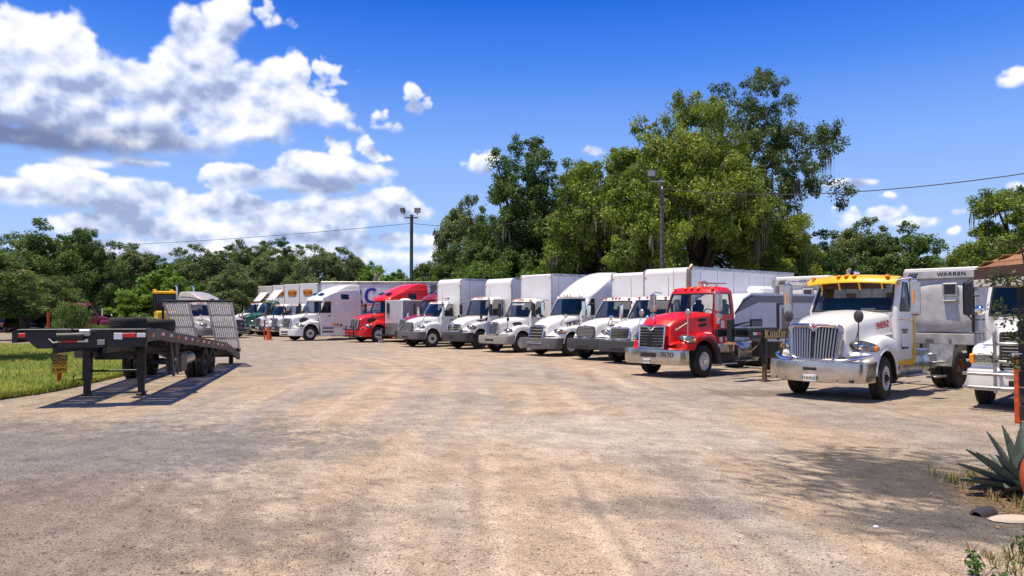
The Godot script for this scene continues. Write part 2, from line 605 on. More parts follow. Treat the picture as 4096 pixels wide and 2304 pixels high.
# S.cab: slices [y, front, back, half width, front corner, bow, back corner]; S.rows: [windshield first, last, door first, last, rear first, last]
func build_cab(T: Node3D, S: Dictionary, paint: Material) -> void:
	var C: Array = S.cab
	var R: Array = S.rows
	var zd1: float = S.door
	var omit := func(r: int, seg: int) -> String:
		if seg <= 2 and r >= R[0] and r < R[1]:
			return "windshield"
		if seg == 6 and r >= R[2] and r < R[3]:
			return "door_window"
		if seg == 10 and R.size() > 4 and r >= R[4] and r < R[5]:
			return "rear_window"
		return ""
	for pass_ in 2:
		var rings := []
		for c in C:
			rings.append(cab_ring(c, zd1, 0.045 * pass_))
		var mb := MB.new()
		var panes := {}
		for r in rings.size() - 1:
			var p: Array = rings[r]
			var q: Array = rings[r + 1]
			for j in 22:
				var seg := j - 11 if j >= 11 else 10 - j
				var w: String = omit.call(r, seg)
				if w == "":
					mb.quad(p[j], p[j + 1], q[j + 1], q[j])
				elif pass_ == 0:
					var key := w + ("" if w != "door_window" else ("_l" if j >= 11 else "_r"))
					if not panes.has(key):
						panes[key] = MB.new()
					panes[key].quad(p[j], p[j + 1], q[j + 1], q[j])
		var top: Array = rings[-1]
		var c0 := Vector3.ZERO
		for p in top:
			c0 += p
		mb.fan(top, c0 / top.size() + Vector3(0, 0.012 if pass_ == 0 else -0.03, 0))
		if pass_ == 0:
			part(T, "cab_shell", mb, paint, 44)
			for key in panes:
				var pn := part(T, key.trim_suffix("_l").trim_suffix("_r"), panes[key], M["glass"], 60)
			# rubber seals
			var seal := MB.new()
			var a := 11 - 3
			var b := 11 + 3
			var loop := []
			for j in range(a, b + 1):
				loop.append(rings[R[0]][j])
			for r in range(R[0] + 1, R[1] + 1):
				loop.append(rings[r][b])
			for j in range(b - 1, a - 1, -1):
				loop.append(rings[R[1]][j])
			for r in range(R[1] - 1, R[0] - 1, -1):
				loop.append(rings[r][a])
			seal.tube(loop, 0.024, 5)
			part(T, "windshield_seal", seal, M["black"])
			for sgn in [-1, 1]:
				var s2 := MB.new()
				var lp := []
				for r in range(R[2], R[3] + 1):
					lp.append(rings[r][11 + 6 * sgn])
				for r in range(R[3], R[2] - 1, -1):
					lp.append(rings[r][11 + 7 * sgn])
				lp.append(lp[0])
				s2.tube(lp, 0.018, 5)
				part(T, "window_seal", s2, M["black"])
		else:
			part(T, "cab_lining", mb, M["interior"], 44)
	# doors: a panel standing a little proud of the shell, with handle and seam
	for s in [-1.0, 1.0]:
		var rowsd := []
		for r in range(S.get("door_row", 0), R[2] + 1):
			var h := cab_half(C[r], zd1)
			var z0: float = h[7].y - 0.03
			var z1: float = h[6].y + 0.02
			rowsd.append([Vector3((h[7].x - 0.004) * s, C[r][0], z0 - 0.012), Vector3((h[7].x + 0.012) * s, C[r][0], z0), Vector3((h[7].x + 0.012) * s, C[r][0], lerpf(z0, z1, 0.5)), Vector3((h[6].x + 0.012) * s, C[r][0], z1), Vector3((h[6].x - 0.004) * s, C[r][0], z1 + 0.012)])
		var db := MB.new()
		db.grid(rowsd)
		var d := part(T, "door", db, paint, 30)
		var h2 := cab_half(C[R[2] - 1], zd1)
		boxpart(d, "door_handle", Vector3((h2[7].x + 0.03) * s, C[R[2]][0] - 0.22, h2[7].y + 0.12), Vector3(0.04, 0.05, 0.2), M["black"], 0.012)
	# inside: dashboard, seats, wheel
	var bz: float = C[R[0]][1]
	var bw: float = C[R[0]][3]
	var by: float = C[R[0]][0]
	boxpart(T, "dashboard", Vector3(0, by - 0.17, bz - 0.42), Vector3(bw * 1.6, 0.26, 0.42), M["interior"], 0.06)
	for s in [-1.0, 1.0]:
		var st := MB.new()
		st.box(Vector3(0.52 * s, by - 0.42, bz - 1.05), Vector3(0.5, 0.16, 0.5), 0.05)
		st.box(Vector3(0.52 * s, by - 0.02, bz - 1.3), Vector3(0.48, 0.75, 0.15), 0.06, Basis(Vector3.RIGHT, -0.15))
		st.box(Vector3(0.52 * s, by + 0.42, bz - 1.37), Vector3(0.26, 0.18, 0.1), 0.04)
		part(T, "seat", st, M["seat"], 20)
	var sw := MB.new()
	var ring := []
	for i in 17:
		var a := TAU * i / 16.0
		ring.append(Vector3(0.52, by + 0.0, bz - 0.62) + Vector3(cos(a) * 0.22, sin(a) * 0.17, sin(a) * 0.14))
	sw.tube(ring, 0.016, 5)
	sw.cyl(Vector3(0.52, by - 0.2, bz - 0.45), Vector3(0.52, by, bz - 0.62), 0.03)
	part(T, "steering_wheel", sw, M["black"])

func grille_bars(T: Node3D, G: Dictionary) -> Node3D:
	# G: z, hw (half width below), hw2 (above), y0, y1, n, vertical, frame material, bar material, lean
	var g := node(T, "grille")
	var y0: float = G.y0
	var y1: float = G.y1
	var ln: float = G.get("lean", 0.2)
	var zz: float = G.z
	var hw: float = G.hw
	var hw2: float = G.get("hw2", hw)
	var bow: float = G.get("bow", 0.05)
	var P := func(a: float, b: float, off: float) -> Vector3:
		var w := lerpf(hw, hw2, b)
		return Vector3(a * w, lerpf(y0, y1, b), zz - ln * (lerpf(y0, y1, b) - 0.95) - bow * a * a + off)
	var back := MB.new()
	var rows := []
	for i in 5:
		var row := []
		for j in 9:
			row.append(P.call(-1.0 + j / 4.0, i / 4.0, 0.0))
		rows.append(row)
	back.grid(rows)
	part(g, "grille_backing", back, M["black"], 60)
	var n: int = G.n
	for i in n:
		var f := (i + 0.5) / n
		var b := MB.new()
		var pts := []
		if G.get("vertical", false):
			var a := -1.0 + 2.0 * f
			if absf(a) < 0.04:
				continue
			for j in 6:
				pts.append(P.call(a * 0.97, 0.03 + 0.94 * j / 5.0 * (1.0 - 0.0), 0.025))
			b.tube(pts, hw / n * 0.62, 6)
		else:
			for j in 9:
				pts.append(P.call((-1.0 + j / 4.0) * 0.98, f, 0.022))
			var hh: float = (y1 - y0) / n * G.get("fill", 0.32)
			var rs := []
			for o in [[-1.0, -0.012], [-0.5, 0.012], [0.5, 0.012], [1.0, -0.012]]:
				rs.append(pts.map(func(p): return p + Vector3(0, o[0] * hh, o[1])))
			b.grid(rs)
		part(g, "grille_bar", b, M[G.get("bar", "chrome")], 50)
	var fr := MB.new()
	var loop := []
	var r: float = G.get("round", 0.12)
	for q in [[1, 1, 0.0], [-1, 1, 0.5 * PI], [-1, -1, PI], [1, -1, 1.5 * PI]]:
		for i in 5:
			var a: float = q[2] + 0.5 * PI * i / 4.0
			var ax: float = q[0] * (1.0 - r / hw) + cos(a) * r / hw
			var ay: float = q[1] * (1.0 - 2.0 * r / (y1 - y0)) + sin(a) * 2.0 * r / (y1 - y0)
			var p: Vector3 = P.call(ax, 0.5 + 0.5 * ay, 0.02)
			if G.get("notch", 0.0) > 0.0 and i == 4 and q[0] == 1 and q[1] == 1:
				loop.append(p)
				loop.append(P.call(G.get("notch_w", 0.32), 1.0, 0.025))
				loop.append(P.call(0.0, 1.0 - G.notch, 0.03))
				loop.append(P.call(-G.get("notch_w", 0.32), 1.0, 0.025))
			else:
				loop.append(p)
	loop.append(loop[0])
	fr.tube(loop, G.get("frame_r", 0.035), 6)
	part(g, "grille_frame", fr, M[G.get("frame", "chrome")], 60)
	return g

func mirror(T: Node3D, s: float, x: float, y: float, z: float, h: float, mat: Material, arm: Material, w := 0.2, out := 0.0) -> void:
	var m := node(T, "mirror")
	x += out
	var b := MB.new()
	b.box(Vector3(s * (x + 0.28), y, z), Vector3(w, h, 0.13), 0.045)
	part(m, "mirror_housing", b, mat, 20)
	var a := MB.new()
	a.tube([Vector3(s * (x - 0.02 - out), y + h * 0.5 + 0.03, z - 0.12), Vector3(s * (x + 0.2), y + h * 0.5 + 0.07, z), Vector3(s * (x + 0.28), y + h * 0.5, z)], 0.018, 6)
	a.tube([Vector3(s * (x - 0.02 - out), y - h * 0.5 - 0.1, z - 0.2), Vector3(s * (x + 0.2), y - h * 0.5 - 0.1, z), Vector3(s * (x + 0.28), y - h * 0.5, z)], 0.018, 6)
	part(m, "mirror_arm", a, arm)
	boxpart(m, "mirror_glass", Vector3(s * (x + 0.28), y, z - 0.068), Vector3(w * 0.86, h * 0.9, 0.01), M["chrome"], 0.003)

func hood_mirror(T: Node3D, foot: Vector3, top: Vector3, r: Vector3, mat: Material, arm: Material) -> void:
	var m := node(T, "hood_mirror")
	var b := MB.new()
	b.ball(top, r, 12, 8)
	part(m, "mirror_housing", b, mat, 60)
	var a := MB.new()
	a.tube([foot, foot.lerp(top, 0.5) + Vector3(0, 0.03, 0), top - Vector3(0, r.y * 0.7, 0)], 0.014, 6)
	a.ball(foot, Vector3(0.035, 0.025, 0.035), 8, 6)
	a.tube([foot.lerp(top, 0.6), foot + Vector3(-0.18 * signf(foot.x), 0.12, -0.22)], 0.011, 5)
	part(m, "mirror_arm", a, arm)

func roof_lights(T: Node3D, y: float, z: float, xs: Array, mat: Material, bowz := 0.12) -> void:
	for x in xs:
		var b := MB.new()
		b.ball(Vector3(x, y - 0.03 * absf(x), z - bowz * x * x), Vector3(0.062, 0.034, 0.075), 10, 6)
		part(T, "marker_light", b, mat, 60)

func chassis(T: Node3D, S: Dictionary) -> void:
	var ze: float = S.rear_end
	for s in [-1.0, 1.0]:
		boxpart(T, "frame_rail", Vector3(0.42 * s, 0.82, (ze + 0.6) * 0.5), Vector3(0.09, 0.27, 0.6 - ze), M["frame_black"], 0.01)
	boxpart(T, "front_axle", Vector3(0, 0.5, 0), Vector3(1.8, 0.12, 0.14), M["frame_black"], 0.02)
	var rm: Material = M[S.get("rim", "alu")]
	var hm: Material = M[S.get("hub", "chrome")]
	for s in [-1.0, 1.0]:
		wheel(T, 1.03 * s, 0.0, rm, hm, false, S.get("steer", 0.0))
		for z in S.rear:
			wheel(T, 1.06 * s, z, M[S.get("rear_rim", "steel")], hm, true)
	for z in S.rear:
		boxpart(T, "rear_axle", Vector3(0, 0.51, z), Vector3(1.5, 0.22, 0.24), M["frame_black"], 0.06)
	for k in S.get("tanks", []):
		# side, z front, z back, radius
		var s: float = k[0]
		var r: float = k[3]
		var c := Vector3(s * (1.12 - r), 0.42 + r, 0)
		var b := MB.new()
		b.lathe(c + Vector3(0, 0, k[2]), Vector3.BACK, [Vector2(0, 0), Vector2(r - 0.05, 0), Vector2(r, 0.04), Vector2(r, k[1] - k[2] - 0.04), Vector2(r - 0.05, k[1] - k[2]), Vector2(0, k[1] - k[2])], 28)
		var t := part(T, "fuel_tank", b, M["alu"], 40)
		for f in [0.25, 0.75]:
			var q := MB.new()
			var z := lerpf(k[2], k[1], f)
			q.lathe(c + Vector3(0, 0, z - 0.035), Vector3.BACK, [Vector2(r + 0.004, 0), Vector2(r + 0.012, 0.005), Vector2(r + 0.012, 0.065), Vector2(r + 0.004, 0.07)], 28)
			part(t, "tank_strap", q, M["steel"], 30)
	for k in S.get("steps", []):
		# side, y, z centre, length
		boxpart(T, "step", Vector3(k[0] * 1.08, k[1], k[2]), Vector3(0.26, 0.05, k[3]), M["alu"], 0.012)
	for k in S.get("side_boxes", []):
		# centre, size, material
		boxpart(T, k[3] if k.size() > 3 else "side_box", k[0], k[1], M[k[2]], 0.03)

# van body: front z, back z, half width, bottom, top; nose 0 square edge, otherwise radius of the rounded front top
func van_body(T: Node3D, z0: float, z1: float, hw: float, y0: float, y1: float, nose := 0.25, mat: Material = null, side_mat: Material = null) -> Node3D:
	var b := node(T, "van_body")
	var main: Material = M["boxwhite"] if mat == null else mat
	var mb := MB.new()
	var prof := [Vector2(z1, y0)]
	prof.append(Vector2(z0, y0))
	prof.append(Vector2(z0, y1 - nose))
	for i in range(1, 6):
		var a := 0.5 * PI * i / 6.0
		prof.append(Vector2(z0 - nose + cos(a) * nose, y1 - nose + sin(a) * nose))
	prof.append(Vector2(z0 - nose, y1))
	prof.append(Vector2(z1, y1))
	var rows := []
	for p in prof:
		rows.append([Vector3(-hw, p.y, p.x), Vector3(hw, p.y, p.x)])
	mb.grid(rows)
	mb.quad(Vector3(-hw, y0, z1), Vector3(hw, y0, z1), Vector3(hw, y1, z1), Vector3(-hw, y1, z1))
	part(b, "front_panel", mb, main, 30)
	var poly := PackedVector2Array(prof)
	for s in [-1.0, 1.0]:
		var sd := MB.new()
		sd.prism(poly, hw * s - 0.004 * s, hw * s + 0.012 * s)
		part(b, "side_panel", sd, main if side_mat == null else side_mat, 30)
		# rails along the edges
		boxpart(b, "edge_rail", Vector3(s * (hw + 0.014), y1 - 0.05, (z0 + z1) * 0.5 - nose * 0.5), Vector3(0.03, 0.14, z0 - z1 - nose), M["alu"], 0.01)
		boxpart(b, "edge_rail", Vector3(s * (hw + 0.014), y0 + 0.08, (z0 + z1) * 0.5), Vector3(0.03, 0.18, z0 - z1), M["alu"], 0.01)
		var ns := int((z0 - z1 - nose) / 1.22)
		for i in ns:
			boxpart(b, "panel_seam", Vector3(s * (hw + 0.013), (y0 + y1) * 0.5 + 0.04, z0 - nose - 0.4 - i * 1.22), Vector3(0.008, y1 - y0 - 0.34, 0.035), M["alu"] if side_mat == null else side_mat, 0.002)
		var c := MB.new()
		c.box(Vector3(s * (hw - 0.02), (y0 + y1 - nose) * 0.5, z0 - 0.02), Vector3(0.09, y1 - nose - y0, 0.09), 0.03)
		part(b, "corner_post", c, M["alu"], 20)
		var cap := MB.new()
		var rr := []
		for o in [-0.07, 0.022]:
			var row := []
			for i in 7:
				var a := 0.5 * PI * i / 6.0
				row.append(Vector3(s * (hw + o), y1 - nose + sin(a) * (nose + 0.01), z0 - nose + cos(a) * (nose + 0.01)))
			rr.append(row)
		cap.grid(rr)
		part(b, "corner_cap", cap, M["alu"], 60)
		boxpart(b, "marker_light", Vector3(s * (hw - 0.1), y1 - nose - 0.1, z0 + 0.015), Vector3(0.12, 0.05, 0.03), M["amber"], 0.01)
	# rivet rows across the front
	var rv := MB.new()
	for i in 23:
		var x := lerpf(-hw + 0.06, hw - 0.06, i / 22.0)
		rv.box(Vector3(x, y1 - nose - 0.02, z0 + 0.004), Vector3(0.02, 0.02, 0.008), 0.003)
	part(b, "rivet_row", rv, M["alu"], 20)
	return b

func antenna(T: Node3D, p: Vector3, h: float, mat := "black") -> void:
	var a := MB.new()
	a.cyl(p, p + Vector3(0, h, 0), 0.012, 0.007, 5)
	part(T, "antenna", a, M[mat])

func plate(T: Node3D, pos: Vector3, s: String) -> void:
	var p := boxpart(T, "licence_plate", pos, Vector3(0.31, 0.155, 0.012), M["sticker_white"], 0.004)
	lettering(p, s, 0.075, pm(Color(0.04, 0.16, 0.14), 0.5), pos + Vector3(0, -0.005, 0.008))
	boxpart(p, "plate_emblem", pos + Vector3(0, 0.0, 0.0075), Vector3(0.05, 0.07, 0.004), M["amber"], 0.001)

# lettering that follows the skin of the hood on the truck's left side
func hood_text(T: Node3D, S: Dictionary, s: String, h: float, z: float, t: float, mat: Material, stretch := 1.0) -> void:
	var p := hood_at(S, z, t)
	var r := (hood_at(S, z - 0.2, t) - hood_at(S, z + 0.2, t)).normalized()
	var up := hood_at(S, z, t + 0.2) - hood_at(S, z, t - 0.2)
	var n := r.cross(up).normalized()
	up = n.cross(r).normalized()
	var o := lettering(T, s, h, mat, Vector3.ZERO)
	o.transform = Transform3D(Basis(r * stretch, up, n), p + n * 0.03)

func headlights(T: Node3D, S: Dictionary, L: Array) -> void:
	# L: place along the hood, place across the fender, half width, half height, amber
	for s in [-1.0, 1.0]:
		var c := hood_at(S, L[0], L[1])
		var yaw: float = 0.55 * s
		var h := node(T, "headlight", Vector3(c.x * s, c.y, c.z), yaw)
		h.rotation.z = -0.16 * s
		for k in [["light_bezel", 1.1, -0.02, "plastic"], ["light_lens", 1.0, 0.0, "headlamp"]]:
			var b := MB.new()
			b.ball(Vector3(0, 0, k[2]), Vector3(L[2], L[3], 0.13) * k[1], 18, 12)
			part(h, k[0], b, M[k[3]], 60)
		var lb := MB.new()
		lb.ball(Vector3(-0.28 * L[2] * s, 0, 0.05), Vector3(L[3] * 0.72, L[3] * 0.72, 0.09), 12, 8)
		part(h, "lamp_bowl", lb, M["chrome"], 60)
		if L[4] == 1:
			var am := MB.new()
			am.ball(Vector3(0.74 * L[2] * s, 0.0, 0.012), Vector3(L[2] * 0.27, L[3] * 0.62, 0.085), 12, 8)
			part(h, "turn_signal", am, M["amber"], 60)

# ---------------------------------------------------------------- truck kinds
func lower_cab(list: Array, dy: float) -> Array:
	return list.map(func(c): return [c[0] + dy] + c.slice(1))

func emblem(T: Node3D, pos: Vector3, s: Vector3, mat: Material) -> void:
	var b := MB.new()
	b.ball(pos, s, 12, 6)
	part(T, "emblem", b, mat, 60)

# medium truck with rounded nose, seven-bar grille and almond headlights
func nose_truck(T: Node3D, paint: Material, o: Dictionary) -> Dictionary:
	var S := {"lean": 0.16, "sweep": 0.36, "arch": 0.63, "fender_r": 0.16, "arch_lip": true, "lip_paint": o.get("lip_paint", true),
		"hood": [[-0.66, 1.12, 1.44, 0.62, 0.93, 1.45, 1.80, 0.2, 0.05], [-0.3, 1.17, 1.49, 0.7, 0.86, 1.46, 1.78, 0.2, 0.06], [0.1, 1.18, 1.48, 0.8, 0.76, 1.42, 1.74, 0.2, 0.06], [0.5, 1.16, 1.37, 0.88, 0.67, 1.28, 1.68, 0.18, 0.05], [0.8, 1.12, 1.2, 0.92, 0.6, 1.12, 1.61, 0.16, 0.05], [1.02, 1.06, 1.04, 0.94, 0.55, 1.0, 1.5, 0.12, 0.04]],
		"cab": [[0.72, -0.7, -1.8, 1.06, 0.08, 0.02, 0.1], [1.3, -0.7, -1.8, 1.1, 0.08, 0.02, 0.12], [1.84, -0.42, -1.8, 1.09, 0.12, 0.2, 0.14], [2.22, -0.68, -1.79, 1.05, 0.12, 0.18, 0.16], [2.58, -0.92, -1.77, 1.0, 0.13, 0.16, 0.18], [2.67, -0.95, -1.76, 0.97, 0.17, 0.18, 0.2], [2.74, -1.05, -1.66, 0.86, 0.22, 0.15, 0.22], [2.77, -1.22, -1.55, 0.62, 0.2, 0.1, 0.2]],
		"rows": [2, 4, 2, 4, 3, 4], "door": -1.56, "rear": [-5.2], "rear_end": -7.8, "rim": "rim_metal", "rear_rim": "alu", "hub": o.get("hub", "black"),
		"steps": [[1.0, 0.42, -1.2, 0.7], [1.0, 0.75, -1.2, 0.7], [-1.0, 0.42, -1.2, 0.7]], "tanks": [[1.0, -1.7, -2.6, 0.28]]}
	if o.has("rear"):
		S.rear = o.rear
		S.rear_end = o.rear_end
	build_hood(T, S, paint)
	build_cab(T, S, paint)
	chassis(T, S)
	build_bumper(T, {"z": 1.2, "hw": 1.19, "y0": 0.48, "y1": 0.93, "curve": 0.13, "side": 0.3, "mat": o.get("bumper", "grey_plastic"), "holes": [[0.0, 0.62, 0.72, 0.13]]})
	grille_bars(T, {"z": 1.06, "hw": 0.5, "y0": 1.02, "y1": 1.44, "n": 7, "bow": 0.05, "lean": 0.16, "bar": o.get("bar", "steel"), "frame": o.get("gframe", "plastic"), "frame_r": 0.03, "round": 0.08, "fill": 0.3})
	emblem(T, Vector3(0, 1.5, 1.0), Vector3(0.1, 0.03, 0.02), M["steel"])
	headlights(T, S, [0.74, 5.4, 0.24, 0.1, 0])
	for s in [-1.0, 1.0]:
		part(T, "hood_vent", patch(S, -0.15, 0.3, 8.0, 9.0, s, 0.012, 0.06), M["grey_plastic"], 60)
		mirror(T, s, 1.1, 2.12, -0.62, 0.62, M[o.get("mirror", "chrome")], M["black"], 0.17)
		hood_mirror(T, Vector3(0.86 * s, 1.52, 0.5), Vector3(0.95 * s, 1.86, 0.42), Vector3(0.09, 0.1, 0.07), M["chrome"], M["black"])
		var w := MB.new()
		w.tube([Vector3(0.3 * s + 0.2, 1.86, -0.47), Vector3(0.3 * s - 0.25, 1.93, -0.52)], 0.012, 5)
		part(T, "wiper", w, M["black"])
	roof_lights(T, 2.72, -0.99, [-0.7, -0.2, 0.0, 0.2, 0.7], M[o.get("lamps", "red_lens")])
	if o.get("antenna", true):
		antenna(T, Vector3(1.1, 2.2, -0.75), 1.35)
	return S

# medium truck with bright V grille and upright bars
func vgrille_truck(T: Node3D, paint: Material, o: Dictionary) -> Dictionary:
	var S := {"lean": 0.12, "sweep": 0.34, "arch": 0.64, "fender_r": 0.17, "arch_lip": true,
		"hood": [[-0.66, 1.14, 1.36, 0.62, 0.92, 1.34, 1.80, 0.22, 0.05], [-0.25, 1.19, 1.42, 0.7, 0.82, 1.32, 1.78, 0.24, 0.05], [0.1, 1.2, 1.42, 0.8, 0.7, 1.26, 1.75, 0.24, 0.06], [0.5, 1.18, 1.33, 0.88, 0.6, 1.14, 1.70, 0.22, 0.06], [0.82, 1.13, 1.14, 0.9, 0.53, 1.0, 1.64, 0.2, 0.06], [1.06, 1.05, 0.98, 0.9, 0.48, 0.95, 1.55, 0.14, 0.05]],
		"cab": [[0.72, -0.7, -1.75, 1.06, 0.08, 0.02, 0.1], [1.3, -0.7, -1.75, 1.09, 0.08, 0.02, 0.12], [1.84, -0.42, -1.75, 1.07, 0.12, 0.2, 0.14], [2.22, -0.64, -1.74, 1.04, 0.12, 0.18, 0.16], [2.62, -0.86, -1.72, 0.99, 0.13, 0.16, 0.18], [2.72, -0.9, -1.7, 0.96, 0.17, 0.18, 0.2], [2.79, -1.0, -1.62, 0.85, 0.22, 0.15, 0.22], [2.82, -1.15, -1.5, 0.62, 0.2, 0.1, 0.2]],
		"rows": [2, 4, 2, 4, 3, 4], "door": -1.5, "rear": [-5.2], "rear_end": -7.8, "rim": "rim_metal", "rear_rim": "alu", "hub": "chrome",
		"steps": [[1.0, 0.42, -1.15, 0.7], [1.0, 0.75, -1.15, 0.7], [-1.0, 0.42, -1.15, 0.7]], "tanks": [[1.0, -1.7, -2.6, 0.28]]}
	if o.has("rear"):
		S.rear = o.rear
		S.rear_end = o.rear_end
	build_hood(T, S, paint)
	build_cab(T, S, paint)
	chassis(T, S)
	var bm: String = o.get("bumper", "beige_bumper")
	build_bumper(T, {"z": 1.24, "hw": 1.2, "y0": 0.46, "y1": 0.88, "curve": 0.14, "side": 0.28, "mat": bm, "holes": [[0.0, 0.66, 0.7, 0.12], [0.78, 0.66, 0.12, 0.09, "amber"], [-0.78, 0.66, 0.12, 0.09, "amber"]]})
	var g := grille_bars(T, {"z": 1.12, "hw": 0.42, "hw2": 0.5, "y0": 0.94, "y1": 1.54, "n": 15, "vertical": true, "bow": 0.06, "lean": 0.12, "bar": "grille_steel", "frame": "worn_chrome", "frame_r": 0.05, "round": 0.1, "notch": 0.16, "notch_w": 0.2})
	emblem(g, Vector3(0, 1.5, 1.1), Vector3(0.05, 0.06, 0.02), M["amber"])
	headlights(T, S, [0.8, 5.4, 0.24, 0.1, 0])
	for s in [-1.0, 1.0]:
		part(T, "hood_vent", patch(S, -0.3, 0.22, 8.2, 9.4, s, 0.012, 0.05), M["black"], 60)
		mirror(T, s, 1.1, 2.2, -0.58, 0.72, M["gloss_black"], M["black"], 0.24)
		hood_mirror(T, Vector3(0.95 * s, 1.12, 0.85), Vector3(0.9 * s, 1.72, 0.72), Vector3(0.1, 0.11, 0.05), M["gloss_black"], M["black"])
		var w := MB.new()
		w.tube([Vector3(0.3 * s + 0.2, 1.87, -0.45), Vector3(0.3 * s - 0.25, 1.93, -0.5)], 0.012, 5)
		part(T, "wiper", w, M["black"])
	roof_lights(T, 2.76, -0.93, [-0.7, -0.16, 0.0, 0.16, 0.7], M["amber"])
	return S

# medium truck with chrome slat grille and a wide low windshield
func slat_truck(T: Node3D, paint: Material, o: Dictionary) -> Dictionary:
	var S := {"lean": 0.2, "sweep": 0.32, "arch": 0.64, "fender_r": 0.1, "arch_lip": false,
		"hood": [[-0.66, 1.16, 1.5, 0.62, 1.0, 1.55, 1.86, 0.16, 0.04], [-0.2, 1.19, 1.5, 0.7, 0.95, 1.52, 1.82, 0.16, 0.05], [0.2, 1.2, 1.46, 0.8, 0.86, 1.46, 1.76, 0.15, 0.05], [0.55, 1.19, 1.36, 0.88, 0.76, 1.34, 1.67, 0.14, 0.05], [0.85, 1.14, 1.22, 0.92, 0.68, 1.2, 1.55, 0.12, 0.05], [1.05, 1.08, 1.08, 0.94, 0.62, 1.06, 1.4, 0.1, 0.04]],
		"cab": [[0.72, -0.72, -2.0, 1.08, 0.08, 0.02, 0.1], [1.3, -0.72, -2.0, 1.12, 0.08, 0.02, 0.12], [1.9, -0.5, -2.0, 1.1, 0.1, 0.12, 0.14], [2.3, -0.62, -1.99, 1.08, 0.1, 0.11, 0.14], [2.78, -0.78, -1.98, 1.04, 0.12, 0.1, 0.16], [2.88, -0.8, -1.96, 1.02, 0.16, 0.12, 0.2], [2.95, -0.9, -1.86, 0.92, 0.2, 0.1, 0.22], [2.98, -1.1, -1.7, 0.68, 0.2, 0.1, 0.2]],
		"rows": [2, 4, 2, 4, 3, 4], "door": -1.7, "rear": [-5.3], "rear_end": -7.8, "rim": "black", "rear_rim": "black", "hub": "chrome",
		"steps": [[1.0, 0.42, -1.25, 0.7], [1.0, 0.75, -1.25, 0.7], [-1.0, 0.42, -1.25, 0.7]], "tanks": [[1.0, -1.9, -2.9, 0.28]]}
	build_hood(T, S, paint)
	build_cab(T, S, paint)
	chassis(T, S)
	build_bumper(T, {"z": 1.22, "hw": 1.2, "y0": 0.44, "y1": 0.95, "curve": 0.12, "side": 0.3, "mat": "plastic", "holes": [[0.0, 0.68, 0.5, 0.18], [0.7, 0.68, 0.2, 0.16], [-0.7, 0.68, 0.2, 0.16]]})
	var g := grille_bars(T, {"z": 1.12, "hw": 0.56, "hw2": 0.66, "y0": 1.0, "y1": 1.4, "n": 4, "bow": 0.06, "lean": 0.2, "bar": "chrome", "frame": "chrome", "frame_r": 0.035, "round": 0.06, "fill": 0.34})
	var e := MB.new()
	e.lathe(Vector3(0, 1.4, 1.07), Vector3.BACK, [Vector2(0.07, 0), Vector2(0.12, 0.02), Vector2(0.09, 0.05), Vector2(0.0, 0.045)], 20)
	e.tube([Vector3(0, 1.3, 1.1), Vector3(0, 1.02, 1.14)], 0.03, 6)
	part(g, "emblem", e, M["chrome"])
	headlights(T, S, [0.78, 5.0, 0.26, 0.12, 0])
	for s in [-1.0, 1.0]:
		part(T, "hood_vent", patch(S, -0.5, 0.1, 8.0, 9.0, s, 0.012, 0.05), M["plastic"], 60)
		mirror(T, s, 1.14, 2.25, -0.5, 0.6, M["gloss_black"], M["black"], 0.22)
		hood_mirror(T, Vector3(1.02 * s, 1.5, -0.1), Vector3(1.08 * s, 1.82, -0.1), Vector3(0.1, 0.12, 0.06), M["gloss_black"], M["black"])
		var w := MB.new()
		w.tube([Vector3(0.3 * s + 0.2, 1.93, -0.5), Vector3(0.3 * s - 0.3, 1.96, -0.52)], 0.012, 5)
		part(T, "wiper", w, M["black"])
	roof_lights(T, 2.93, -0.84, [-0.75, -0.2, 0.0, 0.2, 0.75], M["amber"])
	antenna(T, Vector3(1.12, 2.3, -0.7), 1.3)
	return S

